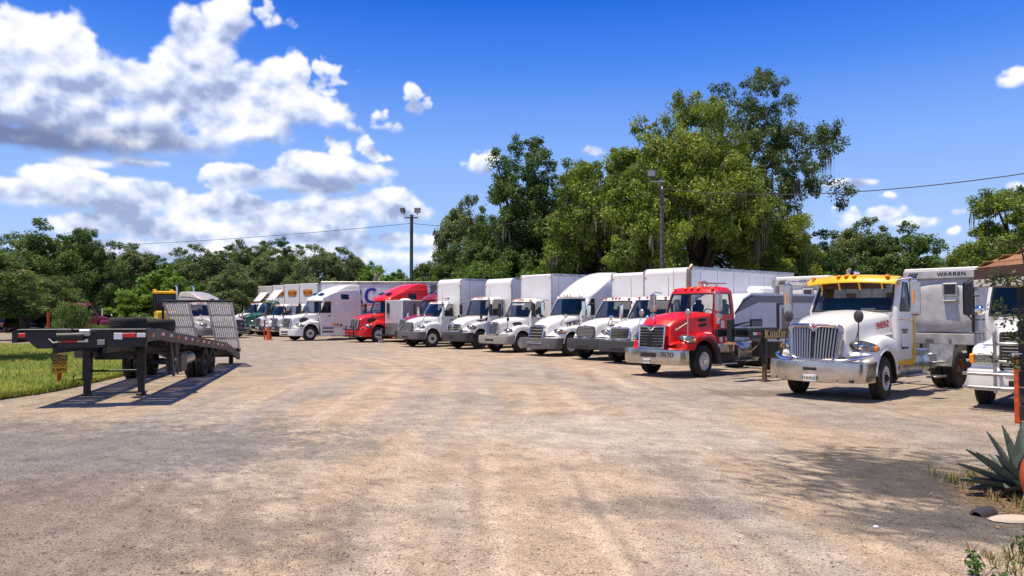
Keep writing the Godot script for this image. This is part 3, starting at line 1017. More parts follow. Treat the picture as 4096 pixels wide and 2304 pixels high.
# long-distance tractor with high-roof sleeper; o.kind "round" (smooth dome) or "step" (visor and sloping windows)
func sleeper_truck(T: Node3D, paint: Material, o: Dictionary) -> Dictionary:
	var round_kind: bool = o.kind == "round"
	var S := {"rear": [-5.3, -6.6], "rear_end": -7.4, "rim": "rim_metal", "rear_rim": "alu", "hub": o.get("hub", "chrome"), "door_row": 0}
	if round_kind:
		S.merge({"lean": 0.28, "sweep": 0.42, "arch": 0.66, "fender_r": 0.14, "arch_lip": true,
			"hood": [[-0.7, 1.18, 1.42, 0.6, 0.98, 1.52, 1.92, 0.2, 0.06], [-0.2, 1.22, 1.4, 0.7, 0.9, 1.42, 1.86, 0.24, 0.07], [0.3, 1.22, 1.36, 0.8, 0.8, 1.36, 1.78, 0.26, 0.08], [0.7, 1.18, 1.24, 0.84, 0.7, 1.24, 1.68, 0.26, 0.08], [1.0, 1.1, 1.08, 0.86, 0.62, 1.08, 1.57, 0.22, 0.07], [1.18, 1.02, 0.98, 0.86, 0.56, 0.96, 1.46, 0.16, 0.05]],
			"cab": [[0.62, -0.75, -4.0, 1.16, 0.08, 0.02, 0.1], [1.3, -0.75, -4.0, 1.19, 0.08, 0.02, 0.1], [1.95, -0.42, -4.0, 1.18, 0.16, 0.26, 0.12], [2.35, -0.68, -4.0, 1.17, 0.16, 0.24, 0.12], [2.74, -0.94, -4.0, 1.15, 0.17, 0.22, 0.12], [2.86, -0.9, -4.0, 1.17, 0.22, 0.26, 0.12], [3.1, -1.08, -4.0, 1.18, 0.34, 0.36, 0.12], [3.45, -1.42, -4.0, 1.15, 0.46, 0.44, 0.14], [3.78, -1.92, -4.0, 1.06, 0.52, 0.44, 0.18], [4.02, -2.55, -3.98, 0.9, 0.45, 0.36, 0.24], [4.12, -3.1, -3.9, 0.66, 0.3, 0.25, 0.24]]})
	else:
		S.merge({"lean": 0.14, "sweep": 0.34, "arch": 0.68, "fender_r": 0.13, "arch_lip": true,
			"hood": [[-0.7, 1.14, 1.36, 0.62, 1.0, 1.55, 1.92, 0.14, 0.05], [-0.2, 1.19, 1.36, 0.7, 0.92, 1.5, 1.86, 0.15, 0.05], [0.3, 1.2, 1.32, 0.8, 0.8, 1.3, 1.79, 0.15, 0.05], [0.7, 1.17, 1.2, 0.86, 0.68, 1.16, 1.72, 0.15, 0.05], [1.02, 1.12, 1.04, 0.88, 0.6, 1.0, 1.64, 0.13, 0.04], [1.2, 1.05, 0.94, 0.86, 0.55, 0.92, 1.55, 0.1, 0.03]],
			"cab": [[0.95, -0.75, -4.15, 1.12, 0.06, 0.02, 0.1], [1.4, -0.75, -4.15, 1.16, 0.06, 0.02, 0.1], [1.95, -0.42, -4.15, 1.16, 0.12, 0.22, 0.12], [2.35, -0.6, -4.15, 1.15, 0.12, 0.2, 0.12], [2.74, -0.78, -4.15, 1.14, 0.13, 0.18, 0.12], [2.82, -0.6, -4.15, 1.15, 0.2, 0.24, 0.12], [3.0, -0.66, -4.15, 1.16, 0.26, 0.26, 0.12], [3.12, -0.95, -4.15, 1.14, 0.26, 0.26, 0.12], [3.5, -1.7, -4.15, 1.06, 0.26, 0.22, 0.12], [3.85, -2.5, -4.15, 0.98, 0.24, 0.18, 0.12], [3.98, -3.0, -4.13, 0.9, 0.24, 0.14, 0.16], [4.02, -3.3, -4.05, 0.7, 0.2, 0.1, 0.16]]})
	S.rows = [2, 4, 2, 4]
	S.door = -1.6
	build_hood(T, S, paint)
	build_cab(T, S, paint)
	chassis(T, S)
	for s in [-1.0, 1.0]:
		# skirts with step recesses below the doors
		var f := MB.new()
		f.box(Vector3(1.13 * s, 0.62, -2.1), Vector3(0.14, 0.62, 2.6), 0.04)
		var fp := part(T, "side_skirt", f, paint, 20)
		boxpart(fp, "step_recess", Vector3(1.205 * s, 0.62, -1.35), Vector3(0.02, 0.14, 0.9), M["grey_plastic"], 0.005)
		boxpart(fp, "step_recess", Vector3(1.205 * s, 0.86, -1.35), Vector3(0.02, 0.1, 0.9), M["grey_plastic"], 0.005)
		hood_mirror(T, hood_at(S, 0.35, 9.0) * Vector3(s, 1, 1), Vector3(0.98 * s, 1.9, 0.2), Vector3(0.1, 0.11, 0.07), M["chrome"], M["black"])
		mirror(T, s, 1.17, 2.28, -0.55, 0.72, M["chrome"] if round_kind else M["black"], M["black"], 0.2)
		var w := MB.new()
		w.tube([Vector3(0.3 * s + 0.2, 1.98, -0.46), Vector3(0.3 * s - 0.3, 2.03, -0.5)], 0.012, 5)
		part(T, "wiper", w, M["black"])
	if round_kind:
		build_bumper(T, {"z": 1.36, "hw": 1.22, "y0": 0.3, "y1": 0.86, "curve": 0.26, "side": 0.2, "lift": 0.1, "mat": "grey_plastic", "holes": [[0.8, 0.5, 0.2, 0.1, "steel"], [-0.8, 0.5, 0.2, 0.1, "steel"]]})
		grille_bars(T, {"z": 1.3, "hw": 0.5, "hw2": 0.46, "y0": 0.62, "y1": 1.46, "n": 6, "bow": 0.07, "lean": 0.26, "bar": "chrome", "frame": "chrome", "frame_r": 0.03, "round": 0.1, "fill": 0.2})
		headlights(T, S, [0.84, 5.0, 0.28, 0.11, 1])
		for s in [-1.0, 1.0]:
			part(T, "hood_vent", patch(S, -0.6, 0.12, 8.72, 9.1, s, 0.012, 0.04), M["black"], 60)
		for x in [-0.72, -0.2, 0.0, 0.2, 0.72]:
			boxpart(T, "marker_light", Vector3(x, 2.92, -0.88 - 0.26 * x * x), Vector3(0.035, 0.13, 0.04), M["red_lens"], 0.01, Basis(Vector3.BACK, -0.3))
		antenna(T, Vector3(1.15, 2.4, -0.75), 1.2)
		hood_text(T, S, "TR 501", 0.19, -0.34, 8.2, M["text_black"])
	else:
		build_bumper(T, {"z": 1.34, "hw": 1.2, "y0": 0.36, "y1": 0.84, "curve": 0.16, "side": 0.34, "mat": o.get("bumper", "white"), "holes": [[0.0, 0.62, 0.9, 0.13], [0.0, 0.45, 0.9, 0.09]]})
		var g := grille_bars(T, {"z": 1.25, "hw": 0.5, "hw2": 0.52, "y0": 0.9, "y1": 1.55, "n": 9, "bow": 0.05, "lean": 0.14, "bar": "steel", "frame": "chrome", "frame_r": 0.03, "round": 0.04, "fill": 0.2})
		var dg := MB.new()
		dg.tube([Vector3(-0.48, 0.94, 1.28), Vector3(0.48, 1.52, 1.2)], 0.022, 6)
		dg.box(Vector3(0, 1.23, 1.26), Vector3(0.1, 0.1, 0.03), 0.01)
		part(g, "grille_sash", dg, M["chrome"])
		headlights(T, S, [0.92, 5.0, 0.28, 0.12, 0])
		for s in [-1.0, 1.0]:
			part(T, "hood_vent", patch(S, 0.0, 0.62, 7.6, 8.9, s, 0.012, 0.1), M["black"], 60)
			# small roof windows above the visor and sleeper windows
			var rw := MB.new()
			rw.box(Vector3(0.45 * s, 3.3, -1.22), Vector3(0.5, 0.02, 0.34), 0.005, Basis(Vector3.RIGHT, 0.47))
			part(T, "roof_window", rw, M["dark_glass"], 20)
			var sl := MB.new()
			sl.box(Vector3(1.115 * s, 3.1, -2.75), Vector3(0.06, 0.4, 0.7), 0.09, Basis(Vector3.BACK, 0.16 * s))
			part(T, "sleeper_window", sl, M["dark_glass"], 20)
			var rb := MB.new()
			rb.tube([Vector3(1.12 * s, 2.98, -1.0), Vector3(1.1 * s, 3.35, -1.9), Vector3(1.06 * s, 3.55, -2.8), Vector3(1.05 * s, 3.6, -3.9)], 0.035, 6)
			part(T, "roof_ridge", rb, paint, 60)
	return S

# tractor with chrome ring grille of upright bars, yellow sun visor and yellow cab trim
func visor_truck(T: Node3D, paint: Material) -> Dictionary:
	var S := {"lean": 0.14, "sweep": 0.42, "arch": 0.66, "fender_r": 0.22, "arch_lip": true, "rear": [-4.55], "rear_end": -5.6, "rim": "rim_metal", "rear_rim": "rust", "hub": "black", "steer": 0.16,
		"hood": [[-0.72, 1.15, 1.46, 0.7, 1.0, 1.55, 2.08, 0.2, 0.06], [-0.3, 1.19, 1.53, 0.75, 0.93, 1.5, 2.05, 0.24, 0.08], [0.1, 1.2, 1.52, 0.8, 0.86, 1.42, 2.01, 0.26, 0.09], [0.5, 1.18, 1.42, 0.9, 0.79, 1.32, 1.95, 0.26, 0.09], [0.85, 1.15, 1.24, 0.92, 0.72, 1.16, 1.87, 0.24, 0.08], [1.1, 1.1, 1.08, 0.92, 0.66, 1.02, 1.76, 0.18, 0.06]],
		"cab": [[0.86, -0.75, -1.75, 1.1, 0.08, 0.02, 0.1], [1.4, -0.75, -1.75, 1.15, 0.08, 0.02, 0.12], [2.1, -0.5, -1.75, 1.14, 0.12, 0.2, 0.12], [2.46, -0.7, -1.75, 1.11, 0.12, 0.18, 0.12], [2.82, -0.9, -1.75, 1.07, 0.13, 0.16, 0.14], [2.9, -0.92, -1.74, 1.05, 0.18, 0.18, 0.16], [2.99, -1.05, -1.66, 0.92, 0.2, 0.15, 0.2], [3.02, -1.2, -1.55, 0.66, 0.2, 0.1, 0.2]],
		"rows": [2, 4, 2, 4, 3, 4], "door": -1.48, "tanks": [[1.0, -0.95, -2.75, 0.34]], "steps": [[1.0, 0.5, -1.85, 1.3], [1.0, 0.76, -3.2, 0.6], [1.0, 0.38, -3.2, 0.7], [-1.0, 0.44, -1.6, 1.0]],
		"side_boxes": [[Vector3(0.72, 1.06, -2.2), Vector3(0.7, 0.14, 1.3), "alu", "battery_box"], [Vector3(0.9, 0.8, -3.2), Vector3(0.3, 0.4, 0.3), "steel", "air_tank_bracket"]]}
	build_hood(T, S, paint)
	build_cab(T, S, paint)
	chassis(T, S)
	build_bumper(T, {"z": 1.36, "hw": 1.22, "y0": 0.42, "y1": 0.93, "curve": 0.16, "side": 0.28, "lift": 0.03, "mat": "worn_chrome", "holes": [[0.0, 0.74, 0.36, 0.1], [0.62, 0.5, 0.1, 0.07], [-0.62, 0.5, 0.1, 0.07], [0.9, 0.5, 0.2, 0.08], [-0.9, 0.5, 0.1, 0.07]]})
	# curled upper lip of the bumper below each headlight
	for s in [-1.0, 1.0]:
		var lip := MB.new()
		lip.tube([Vector3(0.55 * s, 0.93, 1.26), Vector3(0.86 * s, 0.97, 1.17), Vector3(1.08 * s, 1.03, 0.99), Vector3(1.19 * s, 1.07, 0.7)], 0.05, 8, 0.03)
		part(T, "bumper_trim", lip, M["chrome"], 60)
	var g := grille_bars(T, {"z": 1.22, "hw": 0.56, "hw2": 0.65, "y0": 0.94, "y1": 1.76, "n": 17, "vertical": true, "bow": 0.08, "lean": 0.14, "bar": "grille_steel", "frame": "worn_chrome", "frame_r": 0.06, "round": 0.14, "notch": 0.14, "notch_w": 0.16})
	var em := MB.new()
	em.box(Vector3(0, 1.72, 1.16), Vector3(0.15, 0.15, 0.03), 0.01, Basis(Vector3.BACK, PI * 0.25))
	var ep := part(g, "emblem", em, M["chrome"], 20)
	var em2 := MB.new()
	em2.box(Vector3(0, 1.72, 1.172), Vector3(0.1, 0.1, 0.025), 0.008, Basis(Vector3.BACK, PI * 0.25))
	part(ep, "emblem_face", em2, M["text_red"], 20)
	plate(T, Vector3(0.0, 0.53, 1.375), "41A N57")
	headlights(T, S, [0.8, 5.0, 0.31, 0.12, 1])
	for s in [-1.0, 1.0]:
		mirror(T, s, 1.15, 2.42, -0.55, 0.85, M["worn_chrome"], M["chrome"], 0.24, 0.2)
		boxpart(T, "marker_light", Vector3(s * 1.63, 2.45, -0.478), Vector3(0.04, 0.32, 0.02), M["amber"], 0.006)
		hood_mirror(T, Vector3(0.92 * s, 1.18, 0.86), Vector3(0.88 * s, 1.98, 0.72), Vector3(0.12, 0.15, 0.07), M["plastic"], M["black"])
		# yellow edge of the cab behind the door, and yellow sill
		boxpart(T, "yellow_trim", Vector3(1.145 * s, 1.43, -1.68), Vector3(0.05, 1.12, 0.09), M["yellow"], 0.012)
		boxpart(T, "yellow_sill", Vector3(1.1 * s, 0.84, -1.25), Vector3(0.1, 0.14, 0.92), M["yellow"], 0.03)
		boxpart(T, "quarter_fender", Vector3(0.98 * s, 0.92, -3.75), Vector3(0.62, 0.62, 0.02), M["alu"], 0.006, Basis(Vector3.RIGHT, -0.35))
		var vent := MB.new()
		vent.box(Vector3(1.02 * s, 2.3, -0.62), Vector3(0.02, 0.6, 0.16), 0.006)
		var w := MB.new()
		w.tube([Vector3(0.3 * s + 0.2, 2.05, -0.5), Vector3(0.3 * s - 0.3, 2.08, -0.52)], 0.014, 5)
		part(T, "wiper", w, M["black"])
	# sun visor on brackets
	var v := MB.new()
	var rows := []
	for pr in [[2.86, -0.86], [2.84, -0.6], [2.82, -0.46], [2.84, -0.445], [2.96, -0.5], [3.03, -0.7], [3.03, -1.0]]:
		var row := []
		for i in 13:
			var x := -1.16 + 2.32 * i / 12.0
			row.append(Vector3(x, pr[0] - 0.05 * x * x, pr[1] - 0.17 * x * x))
		rows.append(row)
	v.grid(rows)
	var vp := part(T, "sun_visor", v, M["yellow"], 50)
	for x in [-0.78, -0.26, 0.26, 0.78]:
		boxpart(vp, "visor_bracket", Vector3(x, 2.74, -0.66 - 0.16 * x * x), Vector3(0.035, 0.2, 0.05), M["yellow"], 0.008, Basis(Vector3.RIGHT, 0.4))
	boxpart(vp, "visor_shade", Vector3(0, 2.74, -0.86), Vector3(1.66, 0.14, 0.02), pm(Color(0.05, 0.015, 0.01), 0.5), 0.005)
	roof_lights(T, 3.0, -0.52, [-0.95, -0.2, 0.0, 0.2, 0.95], M["amber"], 0.17)
	for s in [-1.0, 1.0]:
		boxpart(T, "roof_trim", Vector3(1.0 * s, 2.93, -1.35), Vector3(0.12, 0.06, 0.6), M["yellow"], 0.02)
	var hn := MB.new()
	hn.lathe(Vector3(0.0, 3.1, -1.0), Vector3.BACK, [Vector2(0.0, -0.2), Vector2(0.03, -0.2), Vector2(0.035, 0.1), Vector2(0.05, 0.2), Vector2(0.1, 0.28)], 14)
	hn.cyl(Vector3(0, 2.98, -1.0), Vector3(0, 3.1, -1.0), 0.03)
	part(T, "air_horn", hn, M["chrome"])
	boxpart(T, "windshield_card", Vector3(0.42, 2.1, -0.72), Vector3(0.36, 0.2, 0.006), M["sticker_white"], 0.002, Basis(Vector3.RIGHT, -0.6))
	hood_text(T, S, "9692", 0.16, -0.36, 8.8, M["text_red"])
	var dec := boxpart(T, "door_notice", Vector3(1.168, 1.42, -1.08), Vector3(0.006, 0.52, 0.34), M["sticker_white"], 0.002)
	lettering(dec, "AGRICULTURE", 0.045, M["text_black"], Vector3(1.174, 1.64, -1.08), Vector3(0, PI * 0.5, 0), true, false, 0.8)
	lettering(dec, "LEASED TO", 0.045, M["text_black"], Vector3(1.174, 1.58, -1.08), Vector3(0, PI * 0.5, 0), true, false, 0.8)
	lettering(dec, "USDOT 75623", 0.055, M["text_black"], Vector3(1.174, 1.2, -1.08), Vector3(0, PI * 0.5, 0), true, false, 0.75)
	return S

# red tractor with tall chrome grille and chrome bumper
func bulldog_truck(T: Node3D, paint: Material) -> Dictionary:
	var S := {"lean": 0.1, "sweep": 0.3, "arch": 0.66, "fender_r": 0.12, "arch_lip": false, "rear": [-4.6, -5.95], "rear_end": -6.9, "rim": "rim_metal", "rear_rim": "steel", "hub": "chrome", "steer": 0.1,
		"hood": [[-0.75, 1.1, 1.34, 0.75, 0.95, 1.5, 2.05, 0.12, 0.06], [-0.3, 1.16, 1.4, 0.75, 0.88, 1.42, 2.02, 0.13, 0.07], [0.1, 1.18, 1.4, 0.8, 0.81, 1.32, 1.98, 0.13, 0.08], [0.5, 1.17, 1.34, 0.86, 0.75, 1.24, 1.92, 0.13, 0.08], [0.85, 1.14, 1.24, 0.88, 0.69, 1.14, 1.83, 0.13, 0.08], [1.12, 1.08, 1.12, 0.88, 0.62, 1.02, 1.66, 0.1, 0.06]],
		"cab": [[0.86, -0.78, -1.9, 1.04, 0.06, 0.02, 0.1], [1.4, -0.78, -1.9, 1.07, 0.06, 0.02, 0.12], [2.02, -0.6, -1.9, 1.06, 0.1, 0.14, 0.14], [2.36, -0.72, -1.9, 1.03, 0.1, 0.12, 0.14], [2.7, -0.84, -1.9, 0.98, 0.12, 0.1, 0.14], [2.79, -0.86, -1.9, 0.97, 0.16, 0.12, 0.16], [2.91, -0.96, -1.84, 0.88, 0.2, 0.12, 0.2], [2.95, -1.2, -1.7, 0.66, 0.2, 0.1, 0.2]],
		"rows": [2, 4, 2, 4, 2, 4], "door": -1.62, "tanks": [[1.0, -2.0, -3.4, 0.32], [-1.0, -1.9, -3.3, 0.32]], "steps": [[1.0, 0.38, -1.35, 0.85], [1.0, 0.44, -2.6, 0.8]],
		"side_boxes": [[Vector3(0.9, 0.9, -1.35), Vector3(0.42, 0.3, 0.8), "alu", "battery_box"], [Vector3(0.9, 0.55, -1.35), Vector3(0.3, 0.3, 0.7), "black", "step_box"]]}
	build_hood(T, S, paint)
	build_cab(T, S, paint)
	chassis(T, S)
	build_bumper(T, {"z": 1.36, "hw": 1.2, "y0": 0.42, "y1": 0.9, "curve": 0.12, "side": 0.16, "mat": "worn_chrome", "holes": [[0.0, 0.72, 0.66, 0.17], [0.52, 0.7, 0.12, 0.2], [-0.52, 0.7, 0.12, 0.2], [0.33, 0.53, 0.1, 0.1, "steel"], [-0.4, 0.53, 0.1, 0.1, "steel"]]})
	lettering(T, "7630", 0.16, M["text_black"], Vector3(0.72, 0.74, 1.335), Vector3(0, 0.12, 0), false)
	plate(T, Vector3(-0.05, 0.52, 1.375), "IN 07E")
	var g := grille_bars(T, {"z": 1.24, "hw": 0.5, "hw2": 0.52, "y0": 0.92, "y1": 1.64, "n": 8, "bow": 0.05, "lean": 0.1, "bar": "chrome", "frame_r": 0.035, "round": 0.05, "fill": 0.2, "notch": 0.2})
	lettering(g, "MACK", 0.07, M["chrome"], Vector3(0.26, 1.06, 1.29), Vector3.ZERO, true, false, 1.4)
	headlights(T, S, [0.86, 4.6, 0.28, 0.12, 1])
	# bulldog-shaped hood ornament, kept simple
	var bd := MB.new()
	bd.box(Vector3(0, 1.83, 1.04), Vector3(0.05, 0.05, 0.14), 0.015)
	bd.box(Vector3(0, 1.89, 1.08), Vector3(0.06, 0.09, 0.06), 0.02, Basis(Vector3.RIGHT, -0.3))
	bd.ball(Vector3(0, 1.95, 1.1), Vector3(0.035, 0.035, 0.05), 10, 6)
	part(T, "hood_ornament", bd, M["chrome"])
	for s in [-1.0, 1.0]:
		for y in [1.62, 1.5]:
			part(T, "hood_vent", patch(S, -0.5, -0.12, 8.7 if y > 1.55 else 8.3, 9.0 if y > 1.55 else 8.58, s, 0.01), M["black"], 60)
		mirror(T, s, 1.08, 2.4, -0.5, 0.62, M["worn_chrome"], M["chrome"], 0.24)
		var cv := MB.new()
		cv.box(Vector3(s * 1.36, 1.95, -0.5), Vector3(0.24, 0.22, 0.13), 0.045)
		part(T, "convex_mirror", cv, M["worn_chrome"], 20)
		hood_mirror(T, Vector3(1.08 * s, 1.2, 0.72), Vector3(0.96 * s, 2.06, 0.55), Vector3(0.1, 0.13, 0.06), M["steel"], M["steel"])
		var rod := MB.new()
		rod.tube([Vector3(0.74 * s, 1.52, 0.85), Vector3(1.0 * s, 1.75, 0.62)], 0.014, 5)
		rod.ball(Vector3(0.74 * s, 1.52, 0.85), Vector3.ONE * 0.035, 8, 6)
		part(T, "mirror_brace", rod, M["steel"])
		# dark quarter panel behind the front wheel
		var q := MB.new()
		var rows := []
		for i in 9:
			var a := lerpf(0.42 * PI, 1.06 * PI, i / 8.0)
			rows.append([Vector3(1.2 * s, 0.53 + sin(a) * 0.7, cos(a) * 0.7), Vector3(0.75 * s, 0.53 + sin(a) * 0.7, cos(a) * 0.7)])
		q.grid(rows)
		var rows2 := []
		for i in 9:
			var a := lerpf(0.5 * PI, 1.06 * PI, i / 8.0)
			rows2.append([Vector3(1.2 * s, 0.53 + sin(a) * 0.7, cos(a) * 0.7), Vector3(1.2 * s, 0.53 + sin(a) * (0.72 + 0.16 * i / 8.0), cos(a) * (0.74 + 0.2 * i / 8.0))])
		q.grid(rows2)
		part(T, "splash_guard", q, M["plastic"], 50)
		var w := MB.new()
		w.tube([Vector3(0.3 * s + 0.2, 2.06, -0.6), Vector3(0.3 * s - 0.3, 2.1, -0.62)], 0.014, 5)
		part(T, "wiper", w, M["black"])
	var split := MB.new()
	split.tube([Vector3(0, 2.02, -0.59), Vector3(0, 2.7, -0.83)], 0.018, 5)
	part(T, "windshield_divider", split, M["black"])
	roof_lights(T, 2.9, -0.9, [-0.78, -0.26, 0.0, 0.26, 0.78], M["amber"])
	var ex := MB.new()
	ex.tube([Vector3(-1.05, 1.1, -2.1), Vector3(-1.05, 3.3, -2.1), Vector3(-1.05, 3.6, -2.12), Vector3(-1.03, 3.78, -2.28)], 0.085, 14)
	part(T, "exhaust_stack", ex, pm(Color(0.36, 0.24, 0.17), 0.4, 0.8))
	var bc := MB.new()
	bc.cyl(Vector3(0.1, 2.93, -1.3), Vector3(0.1, 3.11, -1.3), 0.11, 0.1, 14)
	bc.cyl(Vector3(0.1, 3.11, -1.3), Vector3(0.1, 3.15, -1.3), 0.12, 0.12, 14)
	part(T, "roof_beacon", bc, pm(Color(0.55, 0.38, 0.3), 0.5))
	var hn := MB.new()
	hn.lathe(Vector3(0.6, 3.06, -1.45), Vector3(-0.6, 0, 0.8).normalized(), [Vector2(0.0, -0.35), Vector2(0.025, -0.35), Vector2(0.03, 0.25), Vector2(0.09, 0.4)], 12)
	hn.cyl(Vector3(0.6, 2.9, -1.45), Vector3(0.6, 3.06, -1.45), 0.02)
	part(T, "air_horn", hn, M["steel"])
	antenna(T, Vector3(-1.0, 2.9, -1.2), 0.9, "steel")
	# door lettering and stickers
	var r90 := Vector3(0, PI * 0.5, 0)
	lettering(T, "CEI", 0.17, M["amber"], Vector3(1.088, 1.64, -1.4), r90, true, false, 1.3)
	boxpart(T, "door_sticker", Vector3(1.086, 1.68, -1.1), Vector3(0.006, 0.24, 0.17), M["sticker_white"], 0.002)
	boxpart(T, "door_sticker", Vector3(1.086, 1.78, -0.85), Vector3(0.006, 0.16, 0.2), M["sticker_white"], 0.002)
	boxpart(T, "door_sticker", Vector3(1.086, 1.2, -1.35), Vector3(0.006, 0.14, 0.15), M["sticker_white"], 0.002)
	var rd := MB.new()
	rd.cyl(Vector3(1.08, 1.18, -1.02), Vector3(1.088, 1.18, -1.02), 0.09, 0.09, 16)
	part(T, "door_sticker", rd, M["sticker_white"])
	lettering(T, "US DOT 3052", 0.09, M["text_white"], Vector3(1.084, 1.42, -1.25), r90, true, false, 0.9)
	lettering(T, "MACK", 0.09, M["text_white"], Vector3(1.09, 1.0, -1.0), r90, true, false, 1.6)
	hood_text(T, S, "88000", 0.1, -0.3, 4.3, M["text_white"])
	return S

# older tractor seen past the hut: square headlights, grille guard of pipes
func guard_truck(T: Node3D, paint: Material) -> Dictionary:
	var S := {"lean": 0.1, "sweep": 0.2, "arch": 0.66, "fender_r": 0.1, "arch_lip": true, "rear": [-4.9, -6.2], "rear_end": -7.0, "rim": "rim_metal", "rear_rim": "steel",
		"hood": [[-0.7, 1.14, 1.4, 0.7, 0.98, 1.6, 1.98, 0.14, 0.05], [-0.2, 1.18, 1.4, 0.72, 0.9, 1.5, 1.92, 0.16, 0.06], [0.4, 1.18, 1.36, 0.8, 0.78, 1.36, 1.84, 0.16, 0.06], [0.85, 1.15, 1.28, 0.84, 0.68, 1.26, 1.76, 0.16, 0.05], [1.1, 1.12, 1.2, 0.7, 0.62, 1.14, 1.66, 0.12, 0.04]],
		"cab": [[0.95, -0.75, -3.6, 1.12, 0.06, 0.02, 0.1], [1.4, -0.75, -3.6, 1.16, 0.06, 0.02, 0.1], [2.0, -0.42, -3.6, 1.15, 0.12, 0.22, 0.12], [2.4, -0.6, -3.6, 1.13, 0.12, 0.2, 0.12], [2.8, -0.78, -3.6, 1.1, 0.13, 0.18, 0.12], [2.9, -0.72, -3.6, 1.1, 0.2, 0.22, 0.12], [3.3, -1.3, -3.6, 1.04, 0.3, 0.25, 0.2], [3.5, -1.9, -3.55, 0.85, 0.3, 0.2, 0.2]],
		"rows": [2, 4, 2, 4], "door": -1.6}
	build_hood(T, S, paint)
	build_cab(T, S, paint)
	chassis(T, S)
	build_bumper(T, {"z": 1.3, "hw": 1.2, "y0": 0.42, "y1": 0.86, "curve": 0.1, "side": 0.3, "mat": "white", "holes": [[0.0, 0.6, 0.8, 0.14]]})
	grille_bars(T, {"z": 1.2, "hw": 0.54, "hw2": 0.54, "y0": 0.86, "y1": 1.64, "n": 11, "bow": 0.03, "lean": 0.1, "bar": "steel", "frame": "plastic", "frame_r": 0.03, "round": 0.04, "fill": 0.24})
	for s in [-1.0, 1.0]:
		var h := node(T, "headlight")
		boxpart(h, "light_lens", Vector3(0.88 * s, 1.08, 1.0), Vector3(0.34, 0.2, 0.1), M["headlamp"], 0.02)
		boxpart(h, "turn_signal", Vector3(1.1 * s, 1.08, 0.96), Vector3(0.1, 0.2, 0.12), M["amber"], 0.02)
		mirror(T, s, 1.16, 2.4, -0.5, 0.8, M["gloss_black"], M["black"], 0.2)
		hood_mirror(T, Vector3(0.95 * s, 1.42, 0.7), Vector3(1.0 * s, 2.12, 0.62), Vector3(0.11, 0.11, 0.08), M["chrome"], M["steel"])
	var g := node(T, "grille_guard")
	for y in [0.5, 0.78, 1.05, 1.42]:
		var b := MB.new()
		var w := 1.2 if y < 0.9 else 0.6
		b.tube([Vector3(-w, y, 1.34), Vector3(-w * 0.9, y, 1.46), Vector3(0, y, 1.5), Vector3(w * 0.9, y, 1.46), Vector3(w, y, 1.34)], 0.035, 8)
		part(g, "guard_rail", b, M["alu"], 60)
	for x in [-0.6, 0.6]:
		var b := MB.new()
		b.tube([Vector3(x, 0.4, 1.46), Vector3(x, 1.66, 1.46)], 0.035, 8)
		part(g, "guard_post", b, M["alu"], 60)
	return S

# ---------------------------------------------------------------- trailers and other vehicles
func dirs(th: float) -> Array:
	return [Vector3(cos(th), 0, sin(th)), Vector3(-sin(th), 0, cos(th))]

# a truck placed by where its front left (s = 1) or front right (s = -1) tyre meets the ground in the photograph
func truck_at(called: String, label: String, u: float, v: float, th_deg: float, s := 1.0, k := 1.0, group := "", category := "truck") -> Node3D:
	var th := deg_to_rad(th_deg)
	var p := gp(u, v) * k
	var T := thing(called, label, category, p - dirs(th)[0] * 1.03 * s, -th, group)
	return T

func van_trailer(T: Node3D, L: float, hw: float, y0: float, y1: float, mat: Material) -> void:
	van_body(T, 0.0, -L, hw, y0, y1, 0.04, mat)
	for z in [-L + 1.2, -L + 2.4]:
		for s in [-1.0, 1.0]:
			wheel(T, (hw - 0.2) * s, z, M["steel"], M["steel"], true)
	for s in [-1.0, 1.0]:
		boxpart(T, "landing_leg", Vector3(0.75 * s, y0 * 0.5, -2.2), Vector3(0.14, y0, 0.14), M["frame_black"], 0.01)

func bodies() -> void:
	pass

